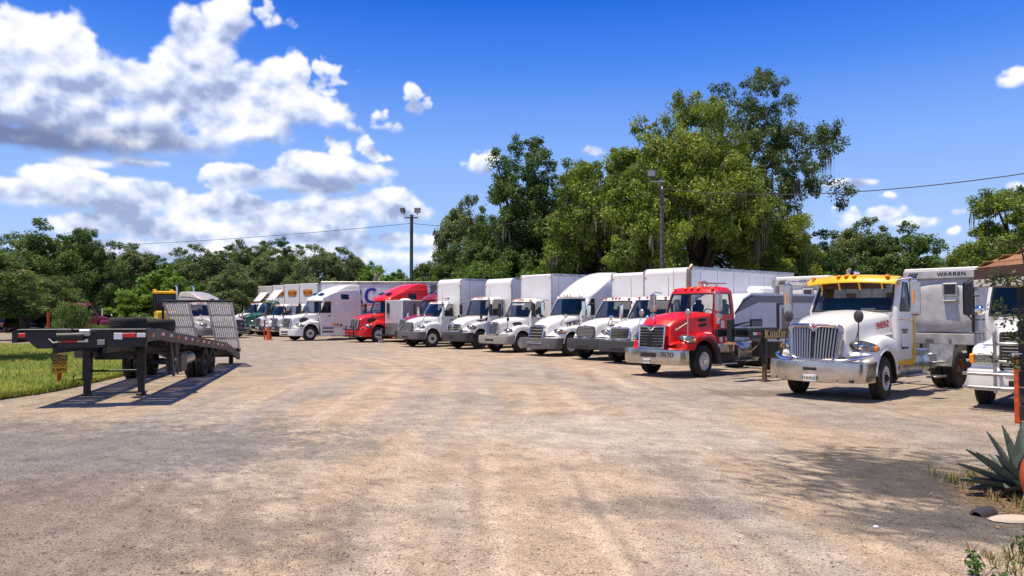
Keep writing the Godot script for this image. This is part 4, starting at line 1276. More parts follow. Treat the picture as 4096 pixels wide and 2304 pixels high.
func row_of_trucks() -> void:
	var T: Node3D
	T = truck_at("truck_tractor", "white tractor truck with yellow sun visor, chrome grille and red number 9692", 3515, 1597, 50)
	visor_truck(T, M["white"])
	T = truck_at("truck_tractor", "bright red tractor truck with chrome bumper marked 7630", 2801, 1507, 51)
	bulldog_truck(T, M["red"])
	T = truck_at("truck_tractor", "white tractor truck with pipe grille guard beside the shingled hut", 3935, 1615, 42, -1.0)
	guard_truck(T, M["white"])
	var G := "white box trucks parked in a row"
	T = truck_at("box_truck", "white box truck with silver-barred grille, right behind the red tractor", 2468, 1446, 50, -1.0, 1.0, G)
	nose_truck(T, M["white"], {"bumper": "plastic", "bar": "chrome", "gframe": "chrome"})
	van_body(T, -2.0, -10.2, 1.26, 1.15, 3.98, 0.26)
	T = truck_at("box_truck", "white box truck with dark grille between the domed sleeper truck and the next box truck", 2338, 1432, 50, -1.0, 1.0, G)
	nose_truck(T, M["white"], {"bumper": "plastic", "antenna": true})
	van_body(T, -2.05, -8.6, 1.26, 1.15, 3.92, 0.16)
	T = truck_at("sleeper_truck", "white sleeper truck with tall smooth domed roof, lettered TR 501", 2277, 1423, 50)
	sleeper_truck(T, M["white"], {"kind": "round"})
	T = truck_at("box_truck", "white box truck with chrome V grille and beige bumper", 2081, 1410, 50, 1.0, 1.0, G)
	var S := vgrille_truck(T, M["white"], {})
	van_body(T, -2.0, -8.8, 1.27, 1.15, 4.14, 0.1)
	lettering(T, "INTERNATIONAL", 0.1, M["text_white"], Vector3(0.0, 2.5, -0.76), Vector3(-0.5, 0, 0), true, false, 0.9)
	T = truck_at("box_truck", "white box truck with chrome slat grille and all-black wheels", 1917, 1396, 50, 1.0, 1.0, G)
	slat_truck(T, M["white"], {})
	van_body(T, -2.2, -8.8, 1.26, 1.15, 4.1, 0.34)
	T = truck_at("box_truck", "white box truck with rounded nose beside the silver cargo trailer", 1725, 1388, 50, 1.0, 1.0, G)
	nose_truck(T, M["white"], {})
	van_body(T, -2.0, -8.6, 1.26, 1.15, 4.16, 0.3)
	var hn := MB.new()
	hn.lathe(Vector3(0.65, 2.92, -1.3), Vector3.RIGHT, [Vector2(0.0, -0.3), Vector2(0.02, -0.3), Vector2(0.025, 0.2), Vector2(0.07, 0.3)], 10)
	hn.cyl(Vector3(0.65, 2.74, -1.3), Vector3(0.65, 2.92, -1.3), 0.02)
	part(T, "air_horn", hn, M["steel"])
	# sleepers further along
	T = thing("sleeper_truck", "dark red sleeper truck mostly hidden behind the silver cargo trailer", "truck", Vector3(-6.1, 0, -49.4), -deg_to_rad(50))
	sleeper_truck(T, M["darkred"], {"kind": "step", "bumper": "black"})
	T.scale = Vector3.ONE * 1.03
	T = truck_at("sleeper_truck", "bright red sleeper truck with black pipe bumper guard", 1509, 1363, 48, 1.0, 0.955)
	sleeper_truck(T, M["red"], {"kind": "step", "bumper": "red"})
	T.scale = Vector3.ONE * 1.04
	var gd := node(T, "bumper_guard")
	for y in [0.4, 0.86]:
		var b := MB.new()
		b.tube([Vector3(-1.15, y, 1.2), Vector3(-1.0, y, 1.46), Vector3(0, y, 1.54), Vector3(1.0, y, 1.46), Vector3(1.15, y, 1.2)], 0.045, 8)
		part(gd, "guard_rail", b, M["gloss_black"], 60)
	for x in [-0.5, 0.5]:
		var b := MB.new()
		b.tube([Vector3(x, 0.35, 1.5), Vector3(x, 1.0, 1.52), Vector3(x, 1.08, 1.4)], 0.04, 8)
		part(gd, "guard_post", b, M["gloss_black"], 60)
	T = truck_at("sleeper_truck", "white sleeper truck with sloping roof windows and dark side vent", 1237, 1358, 46, 1.0, 0.955)
	sleeper_truck(T, M["white"], {"kind": "step", "hub": "black"})
	T.scale = Vector3.ONE * 1.05
	for k in [[-1.9, 1.12, "amber"], [-2.15, 1.1, "text_red"], [-2.45, 1.08, "green"]]:
		boxpart(T, "side_sticker", Vector3(1.155, k[1], k[0]), Vector3(0.01, 0.14, 0.2), M[k[2]], 0.003)
	# small white trucks beyond
	T = truck_at("truck", "small white truck with chrome grille behind the orange post and cone", 1099, 1342, 46, 1.0, 0.97)
	vgrille_truck(T, M["white"], {"bumper": "chrome", "rear": [-4.2], "rear_end": -5.2})
	T = truck_at("truck", "small white truck with chrome grille half hidden by the white sleeper truck", 1168, 1344, 46, 1.0, 0.97)
	vgrille_truck(T, M["white"], {"bumper": "chrome", "rear": [-4.2], "rear_end": -5.2})
	T = truck_at("truck", "green truck with white wind deflector on its roof", 1042, 1343, 47, 1.0, 1.03)
	vgrille_truck(T, M["green"], {"bumper": "chrome", "rear": [-4.2], "rear_end": -5.2})
	T.scale = Vector3.ONE * 1.12
	deflector(T)
	T = truck_at("truck", "white truck with white wind deflector behind the green truck", 990, 1338, 47, 1.0, 1.04)
	nose_truck(T, M["white"], {"rear": [-4.2], "rear_end": -5.2, "antenna": false})
	T.scale = Vector3.ONE * 1.1
	deflector(T)
	T = thing("sleeper_truck", "silver sleeper truck with black bull bar facing the ramp trailer", "truck", Vector3(-23.4, 0, -62.0), deg_to_rad(70))
	sleeper_truck(T, M["silver"], {"kind": "step", "bumper": "alu"})
	T.scale = Vector3(1.04, 0.95, 1.04)
	var bb := node(T, "bull_bar")
	for y in [0.7, 1.0, 1.35]:
		var b := MB.new()
		b.tube([Vector3(-0.75, y, 1.4), Vector3(-0.6, y, 1.5), Vector3(0.6, y, 1.5), Vector3(0.75, y, 1.4)], 0.04, 8)
		part(bb, "guard_rail", b, M["gloss_black"], 60)
	for s in [-1.0, 1.0]:
		var ex := MB.new()
		ex.tube([Vector3(0.9 * s, 1.0, -4.4), Vector3(0.9 * s, 4.4, -4.4), Vector3(0.9 * s, 4.6, -4.55)], 0.08, 10)
		part(T, "exhaust_stack", ex, M["chrome"])
	T = thing("truck", "grey truck seen between the raised ramps of the black trailer", "truck", Vector3(-21.4, 0, -53.0), deg_to_rad(58))
	nose_truck(T, pm(Color(0.42, 0.4, 0.38), 0.4, 0.0, 0.4), {"rear": [-4.2], "rear_end": -5.2, "antenna": false})
	T = thing("truck", "maroon truck cab behind the shrubs, seen from its back", "truck", Vector3(-31.4, 0, -57.0), PI - 0.5)
	nose_truck(T, M["maroon"], {"rear": [-4.2], "rear_end": -5.2, "antenna": false})
	# white roofs behind the yellow visor
	T = thing("sleeper_truck", "white sleeper truck roof showing above the yellow sun visor", "truck", Vector3(19.6, 0, -38.6), -deg_to_rad(50))
	sleeper_truck(T, M["white"], {"kind": "round"})
	T = thing("sleeper_truck", "white domed sleeper truck behind the nearer dump trailer", "truck", Vector3(20.9, 0, -35.2), -deg_to_rad(50))
	sleeper_truck(T, M["white"], {"kind": "round"})

func deflector(T: Node3D) -> void:
	var d := MB.new()
	var rows := []
	for i in 7:
		var f := i / 6.0
		var row := []
		for j in 7:
			var x := -0.85 + 1.7 * j / 6.0
			row.append(Vector3(x * (1.0 - 0.12 * (1.0 - f)), 2.9 + 0.85 * f, -1.15 - 0.75 * f - 0.14 * x * x))
		rows.append(row)
	d.grid(rows)
	rows.reverse()
	d.grid(rows.map(func(r): return r.map(func(p): return p + Vector3(0, -0.02, -0.03))))
	var w := part(T, "wind_deflector", d, M["white"], 50)
	for s in [-1.0, 1.0]:
		var b := MB.new()
		b.tube([Vector3(0.6 * s, 2.75, -1.7), Vector3(0.6 * s, 3.5, -1.8)], 0.02, 5)
		b.tube([Vector3(0.6 * s, 2.75, -1.1), Vector3(0.6 * s, 2.95, -1.2)], 0.02, 5)
		part(w, "deflector_strut", b, M["black"])

func yellow_sign(T: Node3D, y: float) -> void:
	var s := node(T, "logo_panel", Vector3(-0.1, y, 0.03))
	s.scale = Vector3(0.66, 0.74, 1)
	var o := PackedVector2Array([Vector2(-0.78, -0.3), Vector2(0.78, -0.3), Vector2(0.88, 0.1), Vector2(0.82, 0.3), Vector2(0.0, 0.37), Vector2(-0.82, 0.3), Vector2(-0.88, 0.1)])
	for k in [[1.08, 0.0, "text_black"], [1.0, 0.008, "amber"]]:
		var m := MB.new()
		var ring := []
		for p in o:
			ring.append(Vector3(p.x * k[0], p.y * k[0], k[1]))
		ring.append(ring[0])
		m.fan(ring, Vector3(0, 0, k[1]))
		part(s, "logo_plate", m, M[k[2]], 10)
	lettering(s, "YELLOW", 0.36, M["text_black"], Vector3(0, -0.02, 0.014), Vector3.ZERO, true, false, 0.85)

func trailers() -> void:
	var T: Node3D
	var G := "trailers with orange logos parked side by side"
	var k := 0
	for a in [[1234, 75, "nearest to the large blue-lettered trailer"], [1172, 77.5, "second from the large blue-lettered trailer"], [1122, 80, "partly behind a wind deflector"], [1062, 83, "farthest left of the four"]]:
		var p := at_depth(a[0], 1250, a[1])
		T = thing("box_trailer", "white box trailer with orange logo on its front, " + a[2], "trailer", Vector3(p.x, 0, p.z), -deg_to_rad(38), G)
		van_trailer(T, 8.5, 1.3, 1.3, 4.3, M["boxwhite"])
		yellow_sign(T, 3.5)
		T.scale = Vector3.ONE * 1.16
		k += 1
	# large trailer lying across behind the sleeper trucks
	T = thing("box_trailer", "long white box trailer with large blue letters and orange stripe", "trailer", Vector3(-14.9, 0, -59.5), -deg_to_rad(88))
	van_trailer(T, 13.5, 1.3, 1.35, 4.46, M["boxwhite"])
	boxpart(T, "roof_band", Vector3(1.33, 4.36, -6.75), Vector3(0.02, 0.2, 13.4), M["boxgrey"], 0.004)
	var blue := pm(Color(0.01, 0.02, 0.33), 0.5)
	var r90 := Vector3(0, PI * 0.5, 0)
	lettering(T, "ARC", 1.15, blue, Vector3(1.33, 3.35, -2.75), r90, true, false, 1.05)
	lettering(T, "FREIGHT", 0.36, blue, Vector3(1.33, 2.08, -4.25), r90, true, false, 1.0)
	var sw := MB.new()
	sw.quad(Vector3(1.335, 2.5, -2.2), Vector3(1.335, 2.62, -2.2), Vector3(1.335, 2.78, -5.6), Vector3(1.335, 2.74, -5.6))
	sw.quad(Vector3(1.335, 2.36, -2.2), Vector3(1.335, 2.56, -2.2), Vector3(1.335, 2.72, -4.6), Vector3(1.335, 2.7, -4.6))
	part(T, "orange_stripe", sw, M["amber"], 10)
	T = thing("box_trailer", "dark grey trailer behind the white wind deflectors", "trailer", at_depth(1000, 1250, 96) * Vector3(1, 0, 1), -deg_to_rad(60))
	van_trailer(T, 12, 1.3, 1.3, 4.35, pm(Color(0.09, 0.1, 0.12), 0.5))
	T = thing("box_trailer", "dark trailer showing behind the red sleeper truck's roof", "trailer", Vector3(-5.8, 0, -57.5), -deg_to_rad(60))
	van_trailer(T, 9, 1.3, 1.3, 4.25, pm(Color(0.05, 0.055, 0.08), 0.45))
	T = thing("box_trailer", "grey trailer behind the silver sleeper truck", "trailer", at_depth(930, 1250, 84) * Vector3(1, 0, 1), deg_to_rad(80))
	van_trailer(T, 12, 1.3, 1.3, 4.3, M["boxgrey"])
	T = thing("box_trailer", "white trailer with red roof edge behind the row of box trucks", "trailer", Vector3(0.5, 0, -58.0), -deg_to_rad(70))
	van_trailer(T, 12, 1.3, 1.3, 4.36, M["boxwhite"])
	boxpart(T, "roof_band", Vector3(1.34, 4.38, -6.0), Vector3(0.03, 0.12, 11.8), M["text_red"], 0.004)
	cargo_trailer()
	for a in [[3767, 27.8, "nearer silver dump trailer behind the yellow-trimmed white tractor", false], [3212, 34.2, "farther silver dump trailer with red number X05 beside the camper", true]]:
		var p := at_depth(a[0], 1250, a[1])
		T = thing("dump_trailer", a[2], "trailer", Vector3(p.x, 0, p.z), -deg_to_rad(50), "silver dump trailers")
		dump_trailer(T, a[3])
	camper()
	neck_trailer()

func cargo_trailer() -> void:
	var T := thing("cargo_trailer", "silver enclosed cargo trailer standing on its jack before the red sleeper truck", "trailer", Vector3(-8.25, 0, -52.0), -deg_to_rad(46))
	var b := MB.new()
	b.box(Vector3(0, 1.72, -2.2), Vector3(2.0, 2.42, 4.2), 0.05)
	part(T, "body", b, M["cargo"], 20)
	for s in [-1.0, 1.0]:
		boxpart(T, "corner_trim", Vector3(0.99 * s, 1.72, -0.1), Vector3(0.07, 2.4, 0.07), M["boxwhite"], 0.01)
		boxpart(T, "side_door", Vector3(1.006 * s, 1.7, -1.2), Vector3(0.012, 1.9, 0.85), M["cargo"], 0.004)
		for z in [-2.4, -3.2]:
			wheel(T, 0.92 * s, z, M["white_plain"], M["steel"], false, 0.0, 0.68)
	boxpart(T, "front_guard", Vector3(0, 0.95, -0.085), Vector3(1.98, 0.8, 0.015), M["steel"], 0.004)
	boxpart(T, "sill", Vector3(0, 0.48, -2.2), Vector3(1.9, 0.12, 4.2), M["text_red"], 0.01)
	var rv := MB.new()
	rv.ball(Vector3(-0.2, 2.95, -1.2), Vector3(0.4, 0.12, 0.4), 12, 6)
	part(T, "roof_vent", rv, M["white_plain"])
	var t := MB.new()
	for s in [-1.0, 1.0]:
		t.tube([Vector3(0.8 * s, 0.5, -0.2), Vector3(0.05 * s, 0.52, 1.15)], 0.045, 6)
	t.box(Vector3(0, 0.54, 1.25), Vector3(0.12, 0.1, 0.3), 0.02)
	part(T, "tongue", t, M["frame_black"])
	var j := MB.new()
	j.cyl(Vector3(0, 0.16, 0.95), Vector3(0, 0.95, 0.95), 0.04, 0.04, 8)
	j.tube([Vector3(0, 0.93, 0.95), Vector3(0.16, 0.98, 0.95)], 0.015, 5)
	part(T, "tongue_jack", j, M["steel"])
	var c := thing("concrete_block", "small concrete block under the cargo trailer's jack", "block", T.position + T.basis * Vector3(0, 0, 0.95), T.rotation.y)
	boxpart(c, "block", Vector3(0, 0.1, 0), Vector3(0.42, 0.2, 0.22), pm(Color(0.3, 0.28, 0.26), 0.9), 0.015)

func dump_trailer(T: Node3D, numbered: bool) -> void:
	var m: Material = M["dumpgrey"]
	# front wall with rounded bulge, header with lettering
	var b := MB.new()
	b.box(Vector3(0, 2.36, -4.2), Vector3(2.44, 2.08, 8.4), 0.05)
	part(T, "tub", b, m, 20)
	var f := MB.new()
	var rows := []
	for i in 9:
		var a := -1.0 + i / 4.0
		var w := pow(1.0 - pow(absf(a), 5.0), 0.2)
		var row := []
		for j in 13:
			var c := (-1.0 + j / 6.0) * maxf(w, 0.02)
			row.append(Vector3(c * 1.1, 2.3 + a * 0.92, 0.02 + 0.13 * (1.0 - pow(absf(c), 3.0)) * w))
		rows.append(row)
	f.grid(rows)
	part(T, "front_bulge", f, m, 60)
	boxpart(T, "top_header", Vector3(0, 3.48, -0.1), Vector3(2.6, 0.3, 0.5), m, 0.02)
	boxpart(T, "cover_housing", Vector3(0, 3.67, -0.12), Vector3(2.56, 0.1, 0.46), M["white_plain"], 0.03)
	lettering(T, "WARREN", 0.13, M["text_black"], Vector3(0.4, 3.48, 0.155), Vector3.ZERO, true, false, 1.3)
	var lg := MB.new()
	for i in 4:
		lg.box(Vector3(-1.08 + i * 0.085, 3.46, 0.152), Vector3(0.05, 0.22, 0.01), 0.002, Basis(Vector3.BACK, -0.5))
	lg.box(Vector3(-0.95, 3.4, 0.152), Vector3(0.3, 0.04, 0.008), 0.002)
	part(T, "logo", lg, M["text_black"], 20)
	var h := node(T, "inspection_hatch")
	boxpart(h, "hatch_frame", Vector3(0.36, 2.92, 0.19), Vector3(0.5, 0.46, 0.08), M["steel"], 0.02)
	boxpart(h, "hatch_opening", Vector3(0.36, 2.92, 0.2), Vector3(0.4, 0.38, 0.08), M["black"], 0.02)
	boxpart(h, "hatch_shelf", Vector3(0.36, 2.5, 0.24), Vector3(0.46, 0.04, 0.22), M["steel"], 0.01)
	# hoist ram on a bracket
	var r := MB.new()
	r.cyl(Vector3(1.12, 1.35, 0.24), Vector3(1.12, 3.3, 0.24), 0.05, 0.05, 10)
	r.box(Vector3(1.12, 2.66, 0.24), Vector3(0.36, 0.05, 0.25), 0.01)
	part(T, "hoist_ram", r, M["frame_black"], 40)
	if numbered:
		lettering(T, "X05", 0.28, M["text_red"], Vector3(0.1, 2.36, 0.185), Vector3.ZERO)
	# frame below
	boxpart(T, "frame", Vector3(0, 1.1, -2.8), Vector3(2.3, 0.4, 5.9), M["boxgrey"], 0.02)
	boxpart(T, "frame_rail", Vector3(0, 0.95, -5.2), Vector3(1.1, 0.3, 6.0), M["frame_black"], 0.02)
	for s in [-1.0, 1.0]:
		boxpart(T, "tarp_rail", Vector3(1.24 * s, 3.36, -4.4), Vector3(0.1, 0.14, 8.0), m, 0.02)
		for z in [-6.2, -7.4]:
			wheel(T, 1.02 * s, z, M["steel"], M["steel"], true)
		for z in [-1.6, -2.9, -4.2, -5.5, -6.8]:
			boxpart(T, "side_rib", Vector3(1.24 * s, 2.34, z), Vector3(0.06, 1.9, 0.1), m, 0.015)
		boxpart(T, "landing_leg", Vector3(0.8 * s, 0.5, -2.0), Vector3(0.14, 1.0, 0.14), M["frame_black"], 0.01)
	for x in [-0.5, -0.4, -0.3, 0.3]:
		var c := MB.new()
		c.cyl(Vector3(x, 1.1, 0.12), Vector3(x, 1.1, 0.2), 0.05, 0.05, 8)
		part(T, "air_coupling", c, M["steel"])

func camper() -> void:
	var T := thing("camper_trailer", "white camper trailer with dark swoosh graphics behind the red tractor", "camper", Vector3(7.95, 0, -30.2), -deg_to_rad(51))
	T.scale = Vector3(1, 0.94, 1)
	var poly := PackedVector2Array([Vector2(0.1, 0.55), Vector2(0.25, 1.0), Vector2(0.2, 1.6), Vector2(-0.1, 2.3), Vector2(-0.55, 2.8), Vector2(-1.1, 3.02), Vector2(-7.0, 3.06), Vector2(-7.0, 0.55)])
	var b := MB.new()
	b.prism(poly, -1.2, 1.2)
	part(T, "body", b, M["boxwhite"], 25)
	var dk := pm(Color(0.02, 0.022, 0.04), 0.35)
	var gr := pm(Color(0.22, 0.2, 0.21), 0.4)
	# siding boards
	for i in 17:
		boxpart(T, "siding_board", Vector3(1.206, 0.72 + i * 0.115, -4.0), Vector3(0.02, 0.108, 6.0), M["boxwhite"], 0.008)
	var g := MB.new()
	g.prism(PackedVector2Array([Vector2(0.0, 2.16), Vector2(-0.5, 2.66), Vector2(-1.1, 2.93), Vector2(-6.9, 2.97), Vector2(-6.9, 2.66), Vector2(-1.6, 2.64), Vector2(-0.8, 2.42)]), 1.2, 1.226)
	part(T, "dark_swoosh", g, gr, 20)
	var e := MB.new()
	e.prism(PackedVector2Array([Vector2(0.05, 2.1), Vector2(-0.5, 2.62), Vector2(-1.15, 2.9), Vector2(-1.15, 2.95), Vector2(-0.55, 2.73), Vector2(0.03, 2.22)]), 1.2, 1.232)
	part(T, "edge_trim", e, dk, 20)
	for k in [1.55, 1.4, 1.7]:
		var s := MB.new()
		s.prism(PackedVector2Array([Vector2(0.15, k - 0.1), Vector2(-0.6, k + 0.04), Vector2(-1.3, k + 0.16), Vector2(-0.6, k + 0.09), Vector2(0.15, k)]), 1.2, 1.234)
		part(T, "swoosh_stripe", s, dk, 20)
	var w := node(T, "camper_window")
	boxpart(w, "window_frame", Vector3(1.22, 1.42, -1.4), Vector3(0.05, 1.0, 0.82), M["black"], 0.02)
	boxpart(w, "window_glass", Vector3(1.235, 1.42, -1.4), Vector3(0.03, 0.88, 0.7), pm(Color(0.2, 0.19, 0.19), 0.15), 0.01)
	var d := node(T, "camper_door")
	boxpart(d, "door_frame", Vector3(1.22, 1.62, -3.35), Vector3(0.05, 2.0, 0.95), dk, 0.015)
	boxpart(d, "door_panel", Vector3(1.235, 1.62, -3.4), Vector3(0.04, 1.86, 0.72), M["boxwhite"], 0.015)
	boxpart(d, "door_window", Vector3(1.25, 1.9, -3.4), Vector3(0.03, 1.0, 0.42), pm(Color(0.3, 0.24, 0.15), 0.2), 0.02)
	var ac := MB.new()
	ac.box(Vector3(0, 3.22, -3.6), Vector3(0.8, 0.36, 1.0), 0.12)
	part(T, "air_conditioner", ac, M["white_plain"], 20)
	var pb := MB.new()
	pb.box(Vector3(0.4, 0.95, 0.6), Vector3(0.5, 0.45, 0.4), 0.03)
	part(T, "propane_cover", pb, M["white_plain"], 20)
	for s in [-1.0, 1.0]:
		for z in [-4.6, -5.5]:
			wheel(T, 1.08 * s, z, M["alu"], M["steel"], false, 0.0, 0.7)
	boxpart(T, "tongue", Vector3(0, 0.5, 0.7), Vector3(0.2, 0.12, 1.6), M["frame_black"], 0.02)

func neck_trailer() -> void:
	var th := deg_to_rad(50)
	var T := thing("gooseneck_trailer", "black gooseneck trailer with gold lettering between the red and the white tractor", "trailer", gp(3055, 1523) * Vector3(1, 0, 1), -th)
	# local z forward, jacks at the origin
	boxpart(T, "neck_beam", Vector3(-1.15, 1.44, -0.9), Vector3(0.12, 0.24, 3.4), M["frame_black"], 0.012)
	for s in [0.0]:
		boxpart(T, "neck_beam", Vector3(s, 1.44, -0.9), Vector3(0.12, 0.24, 3.4), M["frame_black"], 0.012)
		var j := node(T, "jack_leg")
		boxpart(j, "leg_tube", Vector3(s, 0.98, 0.0), Vector3(0.15, 0.9, 0.15), M["frame_black"], 0.01)
		boxpart(j, "leg_foot", Vector3(s, 0.28, 0.0), Vector3(0.11, 0.56, 0.11), M["rust"], 0.01)
		boxpart(j, "foot_plate", Vector3(s, 0.015, 0.0), Vector3(0.26, 0.03, 0.26), M["rust"], 0.005)
	boxpart(T, "cross_beam", Vector3(-0.57, 1.42, 0.3), Vector3(1.2, 0.2, 0.1), M["frame_black"], 0.012)
	boxpart(T, "top_pipe", Vector3(-0.5, 1.6, -0.2), Vector3(0.07, 0.06, 2.4), M["steel"], 0.02)
	var p := node(T, "coupler")
	boxpart(p, "coupler_post", Vector3(-0.5, 1.52, 1.0), Vector3(0.18, 0.7, 0.18), M["frame_black"], 0.02)
	var cb := MB.new()
	cb.cyl(Vector3(-0.5, 1.12, 1.0), Vector3(-0.5, 1.2, 1.0), 0.22, 0.1, 12)
	cb.cyl(Vector3(-0.5, 0.9, 1.0), Vector3(-0.5, 1.12, 1.0), 0.06, 0.06, 10)
	part(p, "coupler_socket", cb, M["rust"])
	boxpart(T, "neck_tongue", Vector3(-0.5, 1.47, 0.6), Vector3(0.3, 0.2, 0.8), M["frame_black"], 0.02)
	boxpart(T, "tool_box", Vector3(-0.57, 0.9, -1.3), Vector3(0.95, 0.5, 0.7), M["gloss_black"], 0.02)
	var n := boxpart(T, "name_plate", Vector3(0.075, 1.42, -0.75), Vector3(0.03, 0.3, 1.3), M["gloss_black"], 0.01)
	lettering(n, "Kaufman", 0.24, M["text_gold"], Vector3(0.094, 1.42, -0.75), Vector3(0, PI * 0.5, 0), true, true, 1.15)
	var ch := MB.new()
	var pts := []
	for i in 13:
		var f := i / 12.0
		pts.append(Vector3(-0.5 + 0.5 * f, 1.3 - 0.42 * sin(PI * f), 0.95 - 0.85 * f))
	ch.tube(pts, 0.02, 5)
	part(T, "safety_chain", ch, M["rust"])
	boxpart(T, "tape_white", Vector3(0.065, 1.44, 0.6), Vector3(0.01, 0.08, 0.2), M["tape_white"], 0.002)
	boxpart(T, "tape_red", Vector3(0.065, 1.44, 0.39), Vector3(0.01, 0.08, 0.2), M["tape_red"], 0.002)
	# deck behind the neck
	for s in [0.1, -2.0]:
		boxpart(T, "deck_rail", Vector3(s, 0.9, -6.5), Vector3(0.14, 0.26, 8.0), M["frame_black"], 0.012)
	for i in 16:
		boxpart(T, "deck_plank", Vector3(-0.95, 1.05, -2.75 - i * 0.5), Vector3(2.2, 0.05, 0.46), pm(Color(0.16, 0.12, 0.09), 0.9) if i == 0 else cache["plank"], 0.01)
		if i == 0:
			cache["plank"] = T.get_child(T.get_child_count() - 1).material_override
	for s in [0.25, -2.15]:
		for z in [-7.5, -8.5]:
			wheel(T, s, z, M["steel"], M["steel"], false, 0.0, 0.72)

# long black car-hauler trailer with a sloping deck and two raised mesh ramps
func ramp_trailer() -> void:
	var fwd := Vector3(0.21, 0, 0.978).normalized()
	var T := thing("ramp_trailer", "long black sloping-deck trailer with two raised mesh ramps", "trailer", Vector3(-9.4, 0, -16.35), atan2(fwd.x, fwd.z))
	# local: z forward (front edge at 0), x to its own left, which is the right of the picture
	var hw := 1.28
	var side := [Vector2(0.0, 1.68), Vector2(-1.5, 1.68), Vector2(-2.3, 1.6), Vector2(-11.2, 0.96), Vector2(-14.5, 0.4)]
	for s in [-1.0, 1.0]:
		var m := MB.new()
		var poly := PackedVector2Array()
		for p in side:
			poly.append(p)
		for i in range(side.size() - 1, -1, -1):
			poly.append(side[i] - Vector2(0, 0.26))
		m.prism(poly, hw * s - 0.05 * s, hw * s + 0.05 * s)
		part(T, "side_rail", m, M["frame_grey"] if s > 0.0 else M["frame_black"], 20)
		# main beams below the deck
		var mb := MB.new()
		var pl := PackedVector2Array()
		for p in side.slice(0, 4):
			pl.append(p - Vector2(0, 0.2))
		for i in range(3, -1, -1):
			pl.append(side[i] - Vector2(0, 0.5 if i < 3 else 0.42))
		mb.prism(pl, 0.5 * s - 0.04, 0.5 * s + 0.04)
		part(T, "main_beam", mb, M["frame_black"], 20)
	# planks of the deck
	var plank_a := pm(Color(0.06, 0.052, 0.05), 0.9)
	var plank_b := pm(Color(0.085, 0.075, 0.07), 0.9)
	for k in side.size() - 1:
		var a: Vector2 = side[k]
		var b: Vector2 = side[k + 1]
		var L := a.distance_to(b)
		var n := int(L / 0.42)
		var ang := atan2(a.y - b.y, a.x - b.x)
		for i in n:
			if k == 0 and i < 1:
				continue
			var c := a.lerp(b, (i + 0.5) / n)
			for x in [-0.82, 0.82]:
				boxpart(T, "deck_plank", Vector3(x, c.y - 0.04, c.x), Vector3(0.8, 0.05, L / n - 0.05), plank_a if (i + k) % 3 else plank_b, 0.006, Basis(Vector3.RIGHT, -ang))
	# front end: deep box beam with chamfered corner, pockets and tape
	var f := MB.new()
	var fp := PackedVector2Array([Vector2(-1.24, 1.66), Vector2(1.33, 1.66), Vector2(1.33, 1.32), Vector2(-0.84, 1.29), Vector2(-1.04, 1.48), Vector2(-1.24, 1.5)])
	var idx := Geometry2D.triangulate_polygon(fp)
	for z in [0.0, -0.12]:
		for i in range(0, idx.size(), 3):
			f.tri(Vector3(fp[idx[i]].x, fp[idx[i]].y, z), Vector3(fp[idx[i + 1]].x, fp[idx[i + 1]].y, z), Vector3(fp[idx[i + 2]].x, fp[idx[i + 2]].y, z))
	for i in fp.size():
		var a := fp[i]
		var b := fp[(i + 1) % fp.size()]
		f.quad(Vector3(a.x, a.y, 0), Vector3(b.x, b.y, 0), Vector3(b.x, b.y, -0.12), Vector3(a.x, a.y, -0.12))
	part(T, "front_beam", f, M["frame_black"], 10)
	boxpart(T, "front_plate", Vector3(0.045, 1.69, -0.35), Vector3(2.57, 0.04, 0.72), M["frame_black"], 0.01)
	for k in [[-1.14, 1.58, 0.14, 0.08, "tape_red"], [-0.22, 1.46, 0.3, 0.07, "tape_red"], [0.05, 1.46, 0.22, 0.07, "tape_white"], [0.42, 1.42, 0.15, 0.11, "beige_bumper"], [0.76, 1.55, 0.17, 0.14, "tape_white"], [0.98, 1.57, 0.27, 0.09, "tape_red"], [1.23, 1.57, 0.18, 0.09, "tape_white"]]:
		boxpart(T, "reflective_tape" if k[4] != "beige_bumper" else "cover_plate", Vector3(k[0], k[1], 0.004), Vector3(k[2], k[3], 0.012), M[k[4]], 0.003)
	# winch and chain box on the front beam
	var w := node(T, "winch")
	var wb := MB.new()
	wb.cyl(Vector3(-0.42, 1.55, 0.08), Vector3(0.1, 1.55, 0.08), 0.09, 0.09, 12)
	part(w, "winch_drum", wb, M["frame_black"])
	boxpart(w, "winch_motor", Vector3(-0.28, 1.62, 0.02), Vector3(0.3, 0.2, 0.2), M["black"], 0.02)
	boxpart(w, "winch_bracket", Vector3(0.12, 1.63, 0.05), Vector3(0.22, 0.14, 0.16), M["steel"], 0.02)
	var hose := MB.new()
	hose.tube([Vector3(-0.6, 1.5, 0.03), Vector3(-0.5, 1.42, 0.08), Vector3(-0.35, 1.45, 0.06)], 0.02, 6)
	part(w, "winch_hose", hose, M["steel"])
	# landing legs with brace, a shoe each
	for s in [-1.0, 1.0]:
		var lg := node(T, "landing_leg")
		boxpart(lg, "leg_tube", Vector3(0.62 * s, 0.86, -2.5), Vector3(0.19, 0.96, 0.19), M["frame_black"], 0.012)
		boxpart(lg, "leg_inner", Vector3(0.62 * s, 0.24, -2.5), Vector3(0.14, 0.48, 0.14), M["frame_black"], 0.01)
		boxpart(lg, "leg_shoe", Vector3(0.62 * s, 0.03, -2.5), Vector3(0.2, 0.06, 0.2), M["frame_black"], 0.01)
	boxpart(T, "leg_brace", Vector3(0, 0.62, -2.5), Vector3(1.24, 0.05, 0.05), M["frame_black"], 0.01)
	var cr := MB.new()
	cr.tube([Vector3(-0.72, 0.42, -2.5), Vector3(-0.82, 0.42, -2.42), Vector3(-0.9, 0.38, -2.42), Vector3(-0.9, 0.5, -2.4), Vector3(-0.84, 0.55, -2.4)], 0.016, 6)
